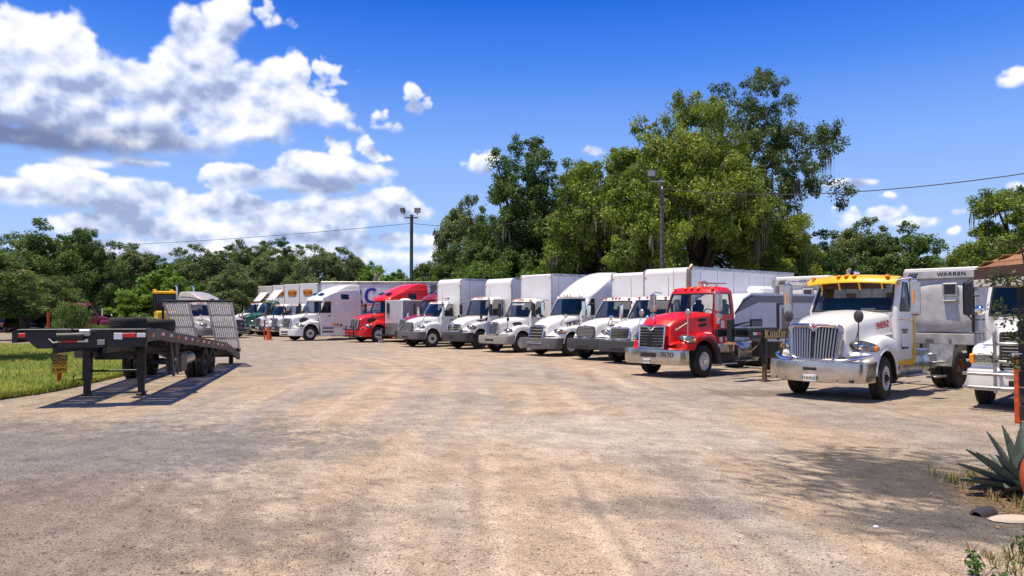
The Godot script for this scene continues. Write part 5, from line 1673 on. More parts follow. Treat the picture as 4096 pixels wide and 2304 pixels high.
	part(T, "leg_crank", cr, M["frame_black"])
	# underside boxes, tanks and struts
	boxpart(T, "tool_box", Vector3(-0.75, 1.08, -3.0), Vector3(0.5, 0.3, 0.7), M["grey_plastic"], 0.04)
	boxpart(T, "tool_box", Vector3(-0.2, 1.02, -3.2), Vector3(0.8, 0.3, 0.6), M["frame_black"], 0.02)
	var tk := MB.new()
	tk.cyl(Vector3(0.95, 0.72, -5.2), Vector3(0.95, 0.72, -6.4), 0.2, 0.2, 18)
	part(T, "air_tank", tk, M["alu"])
	boxpart(T, "side_tool_box", Vector3(1.0, 0.68, -4.6), Vector3(0.4, 0.5, 0.75), M["frame_grey"], 0.02)
	for k in [[-3.0, 1.42, -3.4, 0.4], [-3.5, 1.42, -3.9, 0.42], [-4.0, 1.36, -3.4, 0.4]]:
		var st := MB.new()
		st.box(Vector3(1.18, (k[1] + k[3]) * 0.5, (k[0] + k[2]) * 0.5), Vector3(0.05, Vector2(k[1] - k[3], k[0] - k[2]).length(), 0.1), 0.01, Basis(Vector3.RIGHT, atan2(k[0] - k[2], k[1] - k[3])))
		part(T, "side_strut", st, M["frame_grey"], 20)
	for i in 8:
		var z := -2.6 - i * 1.05
		boxpart(T, "cross_member", Vector3(0, 1.44 - (z + 2.3) * -0.072 - 0.12, z), Vector3(2.4, 0.12, 0.08), M["frame_black"], 0.01)
	# wheels: two axles with duals under the deck
	for z in [-7.9, -9.15]:
		for s in [-1.0, 1.0]:
			wheel(T, 1.06 * s, z, M["black"], M["black"], true, 0.0, 0.94)
		boxpart(T, "axle", Vector3(0, 0.48, z), Vector3(1.7, 0.14, 0.14), M["frame_black"], 0.02)
	# lights and tape along the near side rail
	for i in 13:
		var z := -0.6 - i * 0.86
		var y := 1.55 if z > -1.5 else (1.55 - (-1.5 - z) * 0.0725)
		if i % 3 == 0:
			var l := MB.new()
			l.ball(Vector3(hw + 0.055, y, z), Vector3(0.025, 0.05, 0.06), 10, 6)
			part(T, "marker_light", l, M["amber"])
		else:
			boxpart(T, "reflective_tape", Vector3(hw + 0.052, y, z + 0.1), Vector3(0.008, 0.07, 0.17), M["tape_red"], 0.002, Basis(Vector3.RIGHT, -0.06))
			boxpart(T, "reflective_tape", Vector3(hw + 0.052, y, z - 0.1), Vector3(0.008, 0.07, 0.17), M["tape_white"], 0.002, Basis(Vector3.RIGHT, -0.06))
	# two ramps of expanded metal, hinged at the tail and standing up
	for x1 in [-0.62, 0.9]:
		var R := node(T, "ramp", Vector3(x1, 0.58, -14.4))
		R.rotation.x = 0.9
		var H := 3.05
		for x in [-0.43, 0.43]:
			boxpart(R, "ramp_rail", Vector3(x, H * 0.5, 0), Vector3(0.045, H, 0.12), M["galv"], 0.01)
		for i in 5:
			boxpart(R, "ramp_crossbar", Vector3(0, 0.03 + (H - 0.06) * i / 4.0, -0.05), Vector3(0.86, 0.07, 0.06), M["frame_black"], 0.01)
		boxpart(R, "ramp_foot", Vector3(0, -0.06, -0.02), Vector3(0.92, 0.12, 0.16), M["frame_black"], 0.02)
		var g := MB.new()
		for i in 78:
			var y := 0.06 + i * (H - 0.12) / 77.0
			for j in 11:
				var x0 := -0.41 + j * 0.0745
				var o := 0.011 if (i + j) % 2 else -0.011
				g.box(Vector3(x0 + 0.037, y + o * 0.6, o), Vector3(0.076, 0.021, 0.016), 0.0, Basis(Vector3.BACK, 0.22 if (i + j) % 2 else -0.22))
		var gm := part(R, "expanded_metal", g, M["galv"], 0.0)
		gm.set_meta("kind", "stuff")
	var tb := MB.new()
	tb.tube([Vector3(-1.1, 2.5, -11.98), Vector3(1.38, 2.5, -11.98)], 0.045, 8)
	part(T, "ramp_tie_bar", tb, M["frame_black"])
	for s in [-1.0]:
		boxpart(T, "ramp_post", Vector3(1.1 * s + 0.12, 1.6, -11.7), Vector3(0.08, 1.5, 0.08), M["frame_black"], 0.015, Basis(Vector3.RIGHT, 0.12))
	boxpart(T, "tail_beam", Vector3(0, 0.36, -14.5), Vector3(2.6, 0.2, 0.2), M["frame_black"], 0.02)
	for s in [-1.0, 1.0]:
		boxpart(T, "tail_foot", Vector3(1.0 * s, 0.14, -14.4), Vector3(0.16, 0.28, 0.16), M["frame_black"], 0.01)
	# two loose tyres lying on the neck
	for k in [[0.42, -2.0, 1.63, "worn black tyre lying flat on the front of the ramp trailer"], [0.92, -2.75, 1.575, "second black tyre lying behind the first on the ramp trailer"]]:
		var tp := T.position + T.basis * Vector3(k[0], k[2] + 0.16, k[1])
		var o := put(self, "spare_tyre", cache["tyre"], M["tyre"], tp, Vector3(0, 0, PI * 0.5))
		o.scale = Vector3(1.1, 0.82, 0.82)
		meta(o, k[3], "tyre", "tyres on the ramp trailer")

func loader() -> void:
	var p := at_depth(655, 1250, 60)
	var T := thing("wheel_loader", "yellow wheel loader with dark glass cab behind the ramp trailer", "loader", Vector3(p.x, 0, p.z), deg_to_rad(-150))
	var y: Material = M["yellow"]
	for z in [-1.5, 1.5]:
		for s in [-1.0, 1.0]:
			var w := wheel(T, 1.0 * s, z, y, M["yellow"], false, 0.0, 1.45)
			w.scale.x = 2.0
	boxpart(T, "rear_body", Vector3(0, 1.65, -1.7), Vector3(1.5, 1.1, 2.2), y, 0.12)
	boxpart(T, "front_frame", Vector3(0, 1.15, 1.3), Vector3(0.9, 0.7, 1.8), y, 0.08)
	var c := node(T, "cab")
	boxpart(c, "cab_glass", Vector3(0, 2.75, -0.1), Vector3(1.4, 1.6, 1.5), M["dark_glass"], 0.08)
	boxpart(c, "cab_roof", Vector3(0, 3.66, -0.1), Vector3(1.65, 0.22, 1.8), y, 0.08)
	for x in [-0.7, 0.7]:
		for z in [-0.85, 0.65]:
			boxpart(c, "cab_post", Vector3(x, 2.75, z), Vector3(0.1, 1.65, 0.1), M["black"], 0.02)
	for x in [-0.62, 0.62]:
		boxpart(c, "work_light", Vector3(x, 3.86, 0.6), Vector3(0.28, 0.16, 0.2), y, 0.04)
	for s in [-1.0, 1.0]:
		boxpart(T, "lift_arm", Vector3(0.45 * s, 1.5, 2.2), Vector3(0.16, 0.36, 2.6), y, 0.04, Basis(Vector3.RIGHT, 0.35))
		boxpart(T, "fender", Vector3(1.0 * s, 1.62, -1.5), Vector3(0.6, 0.08, 1.4), y, 0.03)
	var b := MB.new()
	b.prism(PackedVector2Array([Vector2(3.1, 0.15), Vector2(4.2, 0.1), Vector2(3.5, 0.35), Vector2(3.3, 0.9), Vector2(3.5, 1.3), Vector2(3.1, 1.2), Vector2(3.0, 0.6)]), -1.4, 1.4)
	part(T, "bucket", b, y, 20)

# cars a long way off: lofted body with glass and lamps
func far_car(label: String, u: float, d: float, yaw: float, col: Color, pickup := false) -> void:
	var p := at_depth(u, 1250, d)
	var T := thing("parked_car" if not pickup else "pickup_truck", label, "car" if not pickup else "pickup", Vector3(p.x, 0, p.z), yaw)
	var m := pm(col, 0.3, 0.0, 0.8)
	var b := MB.new()
	var rows := []
	for k in [[-2.3, 0.55, 0.8, 0.8], [-2.2, 0.4, 1.0, 0.88], [-1.2, 0.32, 1.02, 0.92], [0.0, 0.3, 1.03, 0.93], [1.1, 0.32, 1.0, 0.92], [2.1, 0.4, 0.85, 0.88], [2.3, 0.5, 0.7, 0.78]]:
		rows.append([Vector3(-k[3] * 0.9, k[1], k[0]), Vector3(-k[3], k[1] + 0.12, k[0]), Vector3(-k[3], k[2] - 0.12, k[0]), Vector3(-k[3] * 0.88, k[2], k[0]), Vector3(k[3] * 0.88, k[2], k[0]), Vector3(k[3], k[2] - 0.12, k[0]), Vector3(k[3], k[1] + 0.12, k[0]), Vector3(k[3] * 0.9, k[1], k[0])])
	b.grid(rows)
	b.fan(rows[0], Vector3(0, 0.7, -2.32))
	b.fan(rows[-1], Vector3(0, 0.6, 2.32))
	part(T, "body", b, m, 50)
	var g := MB.new()
	var back := -2.1 if not pickup else -0.3
	var gr := []
	for k in [[1.0, back, 1.2, 0.86], [1.35, back + 0.2, 0.75, 0.8], [1.62, back + 0.5, 0.35, 0.7]]:
		gr.append([Vector3(-k[3], k[0], k[1]), Vector3(k[3], k[0], k[1]), Vector3(k[3], k[0], k[2]), Vector3(-k[3], k[0], k[2]), Vector3(-k[3], k[0], k[1])])
	g.grid(gr)
	part(T, "windows", g, M["dark_glass"], 30)
	boxpart(T, "roof", Vector3(0, 1.65, (back + 0.85) * 0.5), Vector3(1.42, 0.08, 0.35 - back - 0.2), m, 0.03)
	for s in [-1.0, 1.0]:
		boxpart(T, "tail_light", Vector3(0.75 * s, 0.85, -2.27), Vector3(0.26, 0.14, 0.08), M["red_lens"], 0.02)
		boxpart(T, "headlight", Vector3(0.7 * s, 0.72, 2.24), Vector3(0.32, 0.13, 0.1), M["headlamp"], 0.02)
		for z in [-1.4, 1.4]:
			wheel(T, 0.8 * s, z, M["alu"], M["steel"], false, 0.0, 0.68)
	boxpart(T, "licence_plate", Vector3(0, 0.72, -2.31), Vector3(0.36, 0.14, 0.02), M["sticker_white"], 0.003)

func cars() -> void:
	far_car("dark blue sport utility car seen from behind, left of the orange post", 146, 84, PI + 0.1, Color(0.02, 0.04, 0.12))
	far_car("dark blue car beside the sport utility car, right of the orange post", 214, 86, PI + 0.1, Color(0.015, 0.025, 0.07))
	far_car("black pickup truck behind the tyres on the ramp trailer", 415, 62, PI + 0.5, Color(0.012, 0.013, 0.016), true)
	far_car("white car parked before the maroon truck cab", 520, 54, -0.6, Color(0.7, 0.7, 0.7))
	far_car("dark car under the tree at the far left", 40, 80, PI, Color(0.03, 0.03, 0.035))

# ---------------------------------------------------------------- sky
func sky_image() -> ImageTexture:
	var puffs := []
	# clouds of the photograph: u, v, half width, half height in its pixels, shade of the base
	for c in [[60, 140, 170, 140, 0.0], [230, 190, 120, 120, 0.0], [90, 300, 260, 120, 0.1], [330, 360, 210, 115, 0.0], [540, 330, 190, 110, 0.0], [700, 250, 160, 110, 0.0], [810, 160, 130, 110, 0.0], [900, 70, 110, 90, 0.0], [1060, 45, 80, 42, 0.0], [380, 480, 460, 110, 0.25], [760, 400, 330, 140, 0.1], [1000, 370, 220, 110, 0.05], [1130, 300, 110, 75, 0.0], [1290, 330, 100, 80, 0.0], [1200, 420, 190, 80, 0.05], [930, 500, 260, 75, 0.15], [180, 560, 440, 62, 0.9], [620, 560, 330, 60, 0.6],
			[1350, 590, 90, 55, 0.0], [1470, 610, 90, 60, 0.0], [1290, 660, 190, 60, 0.1], [1430, 690, 150, 60, 0.15], [1080, 715, 230, 52, 0.1], [880, 715, 90, 55, 0.0], [1250, 740, 250, 40, 0.35],
			[600, 790, 200, 72, 0.0], [480, 830, 120, 66, 0.05], [820, 830, 260, 70, 0.1], [1060, 850, 230, 70, 0.1], [1330, 850, 190, 70, 0.05], [1530, 800, 160, 55, 0.0], [1620, 850, 170, 60, 0.05], [700, 920, 380, 52, 0.2], [1150, 930, 380, 48, 0.2], [1620, 960, 210, 40, 0.1], [500, 1000, 560, 60, 0.12], [1200, 1010, 660, 66, 0.1], [1000, 930, 330, 60, 0.1], [330, 900, 200, 50, 0.1],
			[230, 700, 160, 60, 0.0], [80, 770, 170, 60, 0.1], [230, 780, 150, 60, 0.3], [300, 645, 170, 22, 0.1], [560, 648, 130, 18, 0.0],
			[1660, 420, 62, 36, 0.0], [1650, 370, 26, 30, 0.0], [1510, 460, 40, 40, 0.0], [1540, 500, 55, 22, 0.0], [1420, 510, 45, 24, 0.0], [1940, 645, 80, 40, 0.0], [2370, 600, 55, 20, 0.0],
			[4080, 280, 70, 52, 0.0], [3420, 870, 90, 40, 0.0], [3540, 855, 130, 42, 0.0], [3600, 845, 50, 26, 0.0], [3660, 890, 160, 32, 0.1], [3830, 850, 55, 26, 0.0], [3580, 780, 45, 20, 0.0], [4060, 755, 60, 22, 0.0], [3420, 735, 120, 22, 0.0], [3820, 920, 40, 26, 0.0]]:
		var az: float = atan((c[0] - 2048.0) / FOC)
		var el: float = atan((HORIZON - c[1]) / FOC * cos(az))
		puffs.append([rad_to_deg(az), rad_to_deg(el), rad_to_deg(c[2] / FOC) * cos(az) * cos(az) * (1.08 if c[2] > 100 else 1.25), rad_to_deg(c[3] / FOC) * cos(az) * (1.1 if c[2] > 100 else 1.35), c[4] + (0.1 if c[1] > 600 else 0.04), (0.0 if c[1] > 530 else 0.08) if c[2] > 100 else -0.3])
	var r := RandomNumberGenerator.new()
	r.seed = 77
	for k in 46:
		var az := 60.0 + 240.0 * k / 46.0 + r.randf_range(-4, 4)
		if az > 180.0:
			az -= 360.0
		var el := r.randf_range(4, 40)
		var s := r.randf_range(1.5, 4.0) * (0.6 + el / 30.0)
		for j in 6:
			puffs.append([az + r.randf_range(-2, 2) * s, el + r.randf_range(-0.4, 0.6) * s, s * r.randf_range(0.7, 1.5), s * r.randf_range(0.4, 0.7), r.randf() * 0.2, 0.1])
	var bins := []
	for b in 36:
		var list := []
		for p in puffs:
			var d: float = absf(wrapf(p[0] - (b * 10.0 + 5.0), -180.0, 180.0))
			if d < 5.0 + p[2] * 1.7:
				list.append(p)
		bins.append(list)
	var n1 := FastNoiseLite.new()
	n1.seed = 4
	n1.noise_type = FastNoiseLite.TYPE_SIMPLEX_SMOOTH
	n1.frequency = 0.16
	n1.fractal_octaves = 7
	n1.fractal_gain = 0.52
	var n2 := FastNoiseLite.new()
	n2.seed = 12
	n2.noise_type = FastNoiseLite.TYPE_SIMPLEX_SMOOTH
	n2.frequency = 0.55
	n2.fractal_type = FastNoiseLite.FRACTAL_RIDGED
	n2.fractal_octaves = 4
	var W := 4096
	var low := sky_block(0, W, 0, W / 2, 4, W, bins, n1, n2)
	low.resize(W, W / 2, Image.INTERPOLATE_BILINEAR)
	# finer where clouds are seen in detail; the same field of clouds all round
	var cols := 448
	var rows0 := W / 4 - 330
	for part_ in [[0, cols], [W - cols, W]]:
		var hi := sky_block(part_[0], part_[1], rows0, W / 4, 1, W, bins, n1, n2)
		low.blit_rect(hi, Rect2i(0, 0, hi.get_width(), hi.get_height()), Vector2i(part_[0], rows0))
	return ImageTexture.create_from_image(low)

func sky_block(c0: int, c1: int, r0: int, r1: int, step: int, W: int, bins: Array, n1: FastNoiseLite, n2: FastNoiseLite) -> Image:
	var keys := [[0.0, Color(0.66, 0.82, 1.06)], [6.0, Color(0.44, 0.66, 1.08)], [12.0, Color(0.27, 0.5, 1.08)], [18.0, Color(0.085, 0.29, 0.98)], [23.0, Color(0.02, 0.165, 0.82)], [35.0, Color(0.016, 0.13, 0.66)], [91.0, Color(0.014, 0.1, 0.52)]]
	var w := (c1 - c0) / step
	var h := (r1 - r0) / step
	var data := PackedFloat32Array()
	data.resize(w * h * 3)
	var i := 0
	for y in h:
		var el := 90.0 - ((r0 + (y + 0.5) * step) / W) * 360.0
		var k := 0
		while k < keys.size() - 2 and el > keys[k + 1][0]:
			k += 1
		var t := clampf((el - keys[k][0]) / (keys[k + 1][0] - keys[k][0]), 0.0, 1.0)
		var base: Color = keys[k][1].lerp(keys[k + 1][1], t)
		for x in w:
			var az := ((c0 + (x + 0.5) * step) / W) * 360.0
			var c := base
			if el > -0.5:
				var list: Array = bins[int(az / 10.0) % 36]
				if not list.is_empty():
					var best := -9.0
					var small := false
					var hp := 0.0
					var sh := 0.0
					var ws := 0.0
					var wd := 0.0
					for p in list:
						var dx: float = wrapf(az - p[0], -180.0, 180.0) / p[2]
						if dx > 1.7 or dx < -1.7:
							continue
						var dy: float = (el - p[1]) / p[3]
						if dy > 1.7 or dy < -1.7:
							continue
						var d: float = 1.0 - sqrt(dx * dx + dy * dy) + p[5]
						if d > best:
							best = d
							small = p[5] < 0.0
						if d > -0.5:
							var wt := (d + 0.5) * (d + 0.5)
							hp += dy * wt
							sh += p[4] * wt * (1.0 + 3.0 * p[4])
							ws += wt
							wd += wt * (1.0 + 3.0 * p[4])
					if best > -0.75:
						var ax := az if az < 180.0 else az - 360.0
						var nn := n1.get_noise_2d(ax * 1.0, el * 1.3)
						if ws > 0.0:
							hp /= ws
							sh /= wd
						var rr := n2.get_noise_2d(ax * 1.0, el * 1.25)
						var dd := best * 1.15 + nn * 0.72 + rr * 0.14
						if small:
							dd += 0.9 * n1.get_noise_2d(ax * 3.2 + 9.0, el * 4.0) + 0.12
						var soft := lerpf(0.3, 0.85, smoothstep(0.35, -0.7, hp))
						var a := clampf((dd - 0.04) / soft, 0.0, 1.0)
						a = a * a * (3.0 - 2.0 * a)
						if a > 0.0:
							var nb := n1.get_noise_2d(ax * 0.8 + 40.0, el * 1.1)
							var up := n1.get_noise_2d(ax - 0.35, (el + 0.75) * 1.3)
							var lum := clampf(0.6 + 0.4 * hp + 1.35 * (nn - up) + 0.45 * nb + 0.12 * rr - 0.62 * sh + 0.25 * (1.0 - a), 0.0, 1.0)
							var cc := Color(0.4, 0.48, 0.74).lerp(Color(0.8, 0.88, 1.1), clampf(lum * 2.0, 0.0, 1.0)).lerp(Color(1.16, 1.16, 1.16), smoothstep(0.4, 0.95, lum))
							if sh > 0.25:
								cc = cc.lerp(Color(0.18, 0.23, 0.43), clampf((sh - 0.25) * 1.5, 0.0, 0.85) * (1.0 - lum * 0.5))
							c = base.lerp(cc, a * (0.93 if sh < 0.4 else 1.0))
			data[i] = c.r
			data[i + 1] = c.g
			data[i + 2] = c.b
			i += 3
	return Image.create_from_data(w, h, false, Image.FORMAT_RGBF, data.to_byte_array())

# ---------------------------------------------------------------- ground
var gn1 := FastNoiseLite.new()
var gn2 := FastNoiseLite.new()

func blob(x: float, z: float, cx: float, cz: float, rx: float, rz: float) -> float:
	var d := sqrt(pow((x - cx) / rx, 2.0) + pow((z - cz) / rz, 2.0))
	if d > 2.2:
		return 0.0
	return clampf((1.1 - d + gn1.get_noise_2d(x * 2.2, z * 2.2) * 0.35 + gn2.get_noise_2d(x * 9.0, z * 12.0) * 0.3 + gn2.get_noise_2d(x * 40.0, z * 40.0) * 0.55) * 2.4, 0.0, 1.0)

func ground_tone(x: float, z: float) -> Color:
	var d := -z
	var tan_ := Color(0.6, 0.465, 0.345)
	var grey := Color(0.51, 0.435, 0.375)
	var dark := Color(0.108, 0.102, 0.1)
	var c := tan_
	# worn lanes curve away to the back: pale packed tracks between looser grey gravel
	var lane := x + 1.2 + (0.027 * (d - 25.0) * (d - 25.0) if d > 25.0 else 0.0) + 0.05 * (d - 12.0) + 0.25 * gn1.get_noise_2d(d * 0.7, 5.0)
	var g := gn1.get_noise_2d(lane * 1.9, d * 0.42) + 0.55 * gn2.get_noise_2d(lane * 5.0, d * 0.7)
	c = c.lerp(grey, smoothstep(-0.22, 0.3, g))
	var track := 0.0
	for t in [-4.4, -2.3, -1.5, -0.2, 0.7, 1.9, 2.9, 5.0]:
		track = maxf(track, 1.0 - absf(lane - t - 0.2 * gn1.get_noise_2d(d * 0.8, t * 9.0)) / 0.26)
	c = c.lerp(Color(0.72, 0.58, 0.45), clampf(track * 1.8, 0.0, 1.0) * clampf(0.5 + 0.7 * gn2.get_noise_2d(lane * 1.5, d * 0.8), 0.0, 0.85))
	# thin dark edges thrown up beside the tracks
	c = c.lerp(Color(0.3, 0.24, 0.195), 0.62 * clampf(1.0 - absf(fposmod(lane * 0.8, 1.0) - 0.5) / 0.09, 0.0, 1.0) * smoothstep(-0.15, 0.25, gn2.get_noise_2d(lane * 0.7, d * 0.6)))
	c = c.lerp(Color(0.34, 0.3, 0.275), 0.45 * smoothstep(0.15, 0.45, gn1.get_noise_2d(x * 2.3 + 70.0, d * 2.9)))
	# greyer gravel at the sides of the yard
	c = c.lerp(grey * 0.84, smoothstep(4.0, 12.0, absf(x + 1.0)) * 0.6)
	# dark millings: patch at the right, field at the left
	c = c.lerp(dark, 0.95 * blob(x, z, 5.0, -9.3, 2.1, 2.0))
	c = c.lerp(dark * 1.3, 0.85 * blob(x, z, 4.3, -7.5, 1.3, 0.8))
	c = c.lerp(dark * 2.0, 0.5 * blob(x, z, 1.7, -8.0, 1.3, 0.6))
	c = c.lerp(dark * 2.3, 0.8 * blob(x, z, -7.4, -11.4, 4.8, 3.4))
	c = c.lerp(Color(0.31, 0.245, 0.205), 0.75 * blob(x, z, -5.0, -7.2, 3.6, 2.4))
	c = c.lerp(Color(0.26, 0.205, 0.165), 0.7 * blob(x, z, 6.6, -19.2, 2.2, 0.9))
	c = c.lerp(Color(0.66, 0.585, 0.51), 0.6 * blob(x, z, 1.5, -13.0, 2.6, 2.2))
	# leaf litter by the plants at the hut
	c = c.lerp(Color(0.27, 0.19, 0.12), 0.85 * blob(x, z, 6.0, -8.2, 1.1, 1.5))
	var v := 1.0 + 0.24 * gn2.get_noise_2d(x * 9.0, z * 9.0) + 0.2 * gn2.get_noise_2d(x * 23.0, z * 17.0) + 0.22 * gn2.get_noise_2d(x * 61.0, z * 61.0)
	return Color(c.r * v, c.g * v, c.b * v)

func ground() -> void:
	gn1.seed = 3
	gn1.frequency = 0.11
	gn1.fractal_octaves = 4
	gn2.seed = 8
	gn2.frequency = 0.12
	gn2.fractal_octaves = 3
	var cell := FastNoiseLite.new()
	cell.noise_type = FastNoiseLite.TYPE_CELLULAR
	cell.cellular_return_type = FastNoiseLite.RETURN_CELL_VALUE
	cell.frequency = 0.13
	cell.fractal_type = FastNoiseLite.FRACTAL_NONE
	var N := 1024
	var a := cell.get_seamless_image(N, N)
	cell.seed = 5
	cell.frequency = 0.3
	var b := cell.get_seamless_image(N, N)
	cell.seed = 6
	cell.frequency = 0.05
	var cimg := cell.get_seamless_image(N, N)
	a.convert(Image.FORMAT_L8)
	b.convert(Image.FORMAT_L8)
	cimg.convert(Image.FORMAT_L8)
	var da := a.get_data()
	var db := b.get_data()
	var dc := cimg.get_data()
	var out := PackedByteArray()
	out.resize(N * N * 3)
	var hgt := PackedByteArray()
	hgt.resize(N * N)
	for i in N * N:
		var p := da[i] / 255.0
		var q := db[i] / 255.0
		var t := 0.86 + 0.2 * (q - 0.5)
		var hh := 0.35 + 0.2 * q
		if p > 0.72:
			t += 0.2 * (p - 0.5)
			hh = 0.75
		elif p < 0.2:
			t -= 0.36 * (0.5 - p) * 2.0 * 0.7
			hh = 0.6
		var e := dc[i] / 255.0
		if e > 0.975:
			t += 0.12
			hh = 1.0
		elif e < 0.012:
			t -= 0.2
			hh = 0.95
		t = clampf(t, 0.12, 1.0)
		var k := i * 3
		out[k] = int(t * 255.0)
		out[k + 1] = int(clampf(t * (0.985 + 0.03 * p), 0.0, 1.0) * 255.0)
		out[k + 2] = int(clampf(t * (0.95 + 0.1 * (1.0 - p)), 0.0, 1.0) * 255.0)
		hgt[i] = int(hh * 255.0)
	var gt := ImageTexture.create_from_image(Image.create_from_data(N, N, false, Image.FORMAT_RGB8, out))
	var ht := ImageTexture.create_from_image(Image.create_from_data(N, N, false, Image.FORMAT_L8, hgt))
	var m := pm(Color(1, 1, 1), 0.95)
	m.metallic_specular = 0.25
	textured(m, gt, 0.62, true)
	m.heightmap_enabled = true
	m.heightmap_texture = ht
	m.heightmap_scale = 0.9
	m.vertex_color_use_as_albedo = true
	M["gravel"] = m
	# near yard, finely divided, over one sheet that reaches the horizon
	sheet("yard_surface", -26.0, 26.0, -64.0, 4.0, 0.25, 0.0, m, true)
	sheet("near_gravel", -12.0, 12.0, -21.0, -4.4, 0.1, 0.006, m, true)
	sheet("ground", -700.0, 700.0, -900.0, 300.0, 40.0, -0.03, m, false)
	stones(m)

func height_at(x: float, z: float) -> float:
	var f := clampf(minf(minf(26.0 - absf(x), 64.0 + z), 4.0 - z) / 4.0, 0.0, 1.0)
	return f * (0.022 * gn2.get_noise_2d(x * 1.3, z * 1.3))

func sheet(called: String, x0: float, x1: float, z0: float, z1: float, st: float, y: float, m: Material, fine: bool) -> void:
	var nx := int((x1 - x0) / st)
	var nz := int((z1 - z0) / st)
	var v := PackedVector3Array()
	var c := PackedColorArray()
	var nrm := PackedVector3Array()
	var idx := PackedInt32Array()
	for j in nz + 1:
		for i in nx + 1:
			var x := x0 + i * st
			var z := z0 + j * st
			if fine:
				v.append(Vector3(x, y + height_at(x, z), z))
				var e := 0.2
				nrm.append(Vector3(height_at(x - e, z) - height_at(x + e, z), 2.0 * e, height_at(x, z - e) - height_at(x, z + e)).normalized())
				c.append(ground_tone(x, z))
			else:
				v.append(Vector3(x, y, z))
				nrm.append(Vector3.UP)
				c.append(Color(0.42, 0.355, 0.29))
	for j in nz:
		for i in nx:
			var a := j * (nx + 1) + i
			idx.append_array(PackedInt32Array([a, a + 1, a + nx + 2, a, a + nx + 2, a + nx + 1]))
	var arr := []
	arr.resize(Mesh.ARRAY_MAX)
	arr[Mesh.ARRAY_VERTEX] = v
	arr[Mesh.ARRAY_NORMAL] = nrm
	arr[Mesh.ARRAY_COLOR] = c
	arr[Mesh.ARRAY_INDEX] = idx
	var am := ArrayMesh.new()
	am.add_surface_from_arrays(Mesh.PRIMITIVE_TRIANGLES, arr)
	var o := put(self, called, am, m)
	meta(o, "", "", "", "structure")

func multi(called: String, mesh: Mesh, mat: Material, xf: Array, cols: Array) -> MultiMeshInstance3D:
	var mm := MultiMesh.new()
	mm.transform_format = MultiMesh.TRANSFORM_3D
	mm.use_colors = not cols.is_empty()
	mm.mesh = mesh
	mm.instance_count = xf.size()
	for i in xf.size():
		mm.set_instance_transform(i, xf[i])
		if mm.use_colors:
			mm.set_instance_color(i, cols[i])
	var o := MultiMeshInstance3D.new()
	o.name = unique(called)
	o.multimesh = mm
	o.material_override = mat
	add_child(o)
	return o

func stones(_m: Material) -> void:
	var s := MB.new()
	s.ball(Vector3.ZERO, Vector3(1, 0.6, 0.8), 6, 4)
	var nn := FastNoiseLite.new()
	nn.frequency = 0.9
	for i in s.v.size():
		s.v[i] *= 1.0 + 0.5 * nn.get_noise_3dv(s.v[i])
	var mesh := s.mesh(30)
	var xf := []
	var cols := []
	var r := RandomNumberGenerator.new()
	r.seed = 31
	for i in 34000:
		var d := 5.2 + 15.0 * pow(r.randf(), 1.7)
		var x := r.randf_range(-0.8, 0.8) * (d + 1.0)
		var z := -d
		var k := r.randf()
		var size := 0.005 + 0.009 * pow(r.randf(), 3.0)
		if k > 0.992:
			size *= 1.6
		var g := ground_tone(x, z)
		var f := r.randf_range(0.7, 1.3)
		if k < 0.07:
			f = r.randf_range(0.25, 0.45)
		elif k > 0.93:
			f = 1.5
		xf.append(Transform3D(Basis(Vector3.UP, r.randf() * TAU).scaled(Vector3.ONE * size), Vector3(x, height_at(x, z) + 0.006 + size * 0.3, z)))
		cols.append(Color(minf(g.r * f * 0.8, 0.75), minf(g.g * f * 0.8, 0.72), minf(g.b * f * 0.8, 0.68)))
	var m := pm(Color(1, 1, 1), 0.9)
	m.vertex_color_use_as_albedo = true
	var o := multi("gravel", mesh, m, xf, cols)
	meta(o, "loose gravel stones strewn over the yard", "gravel", "", "stuff")

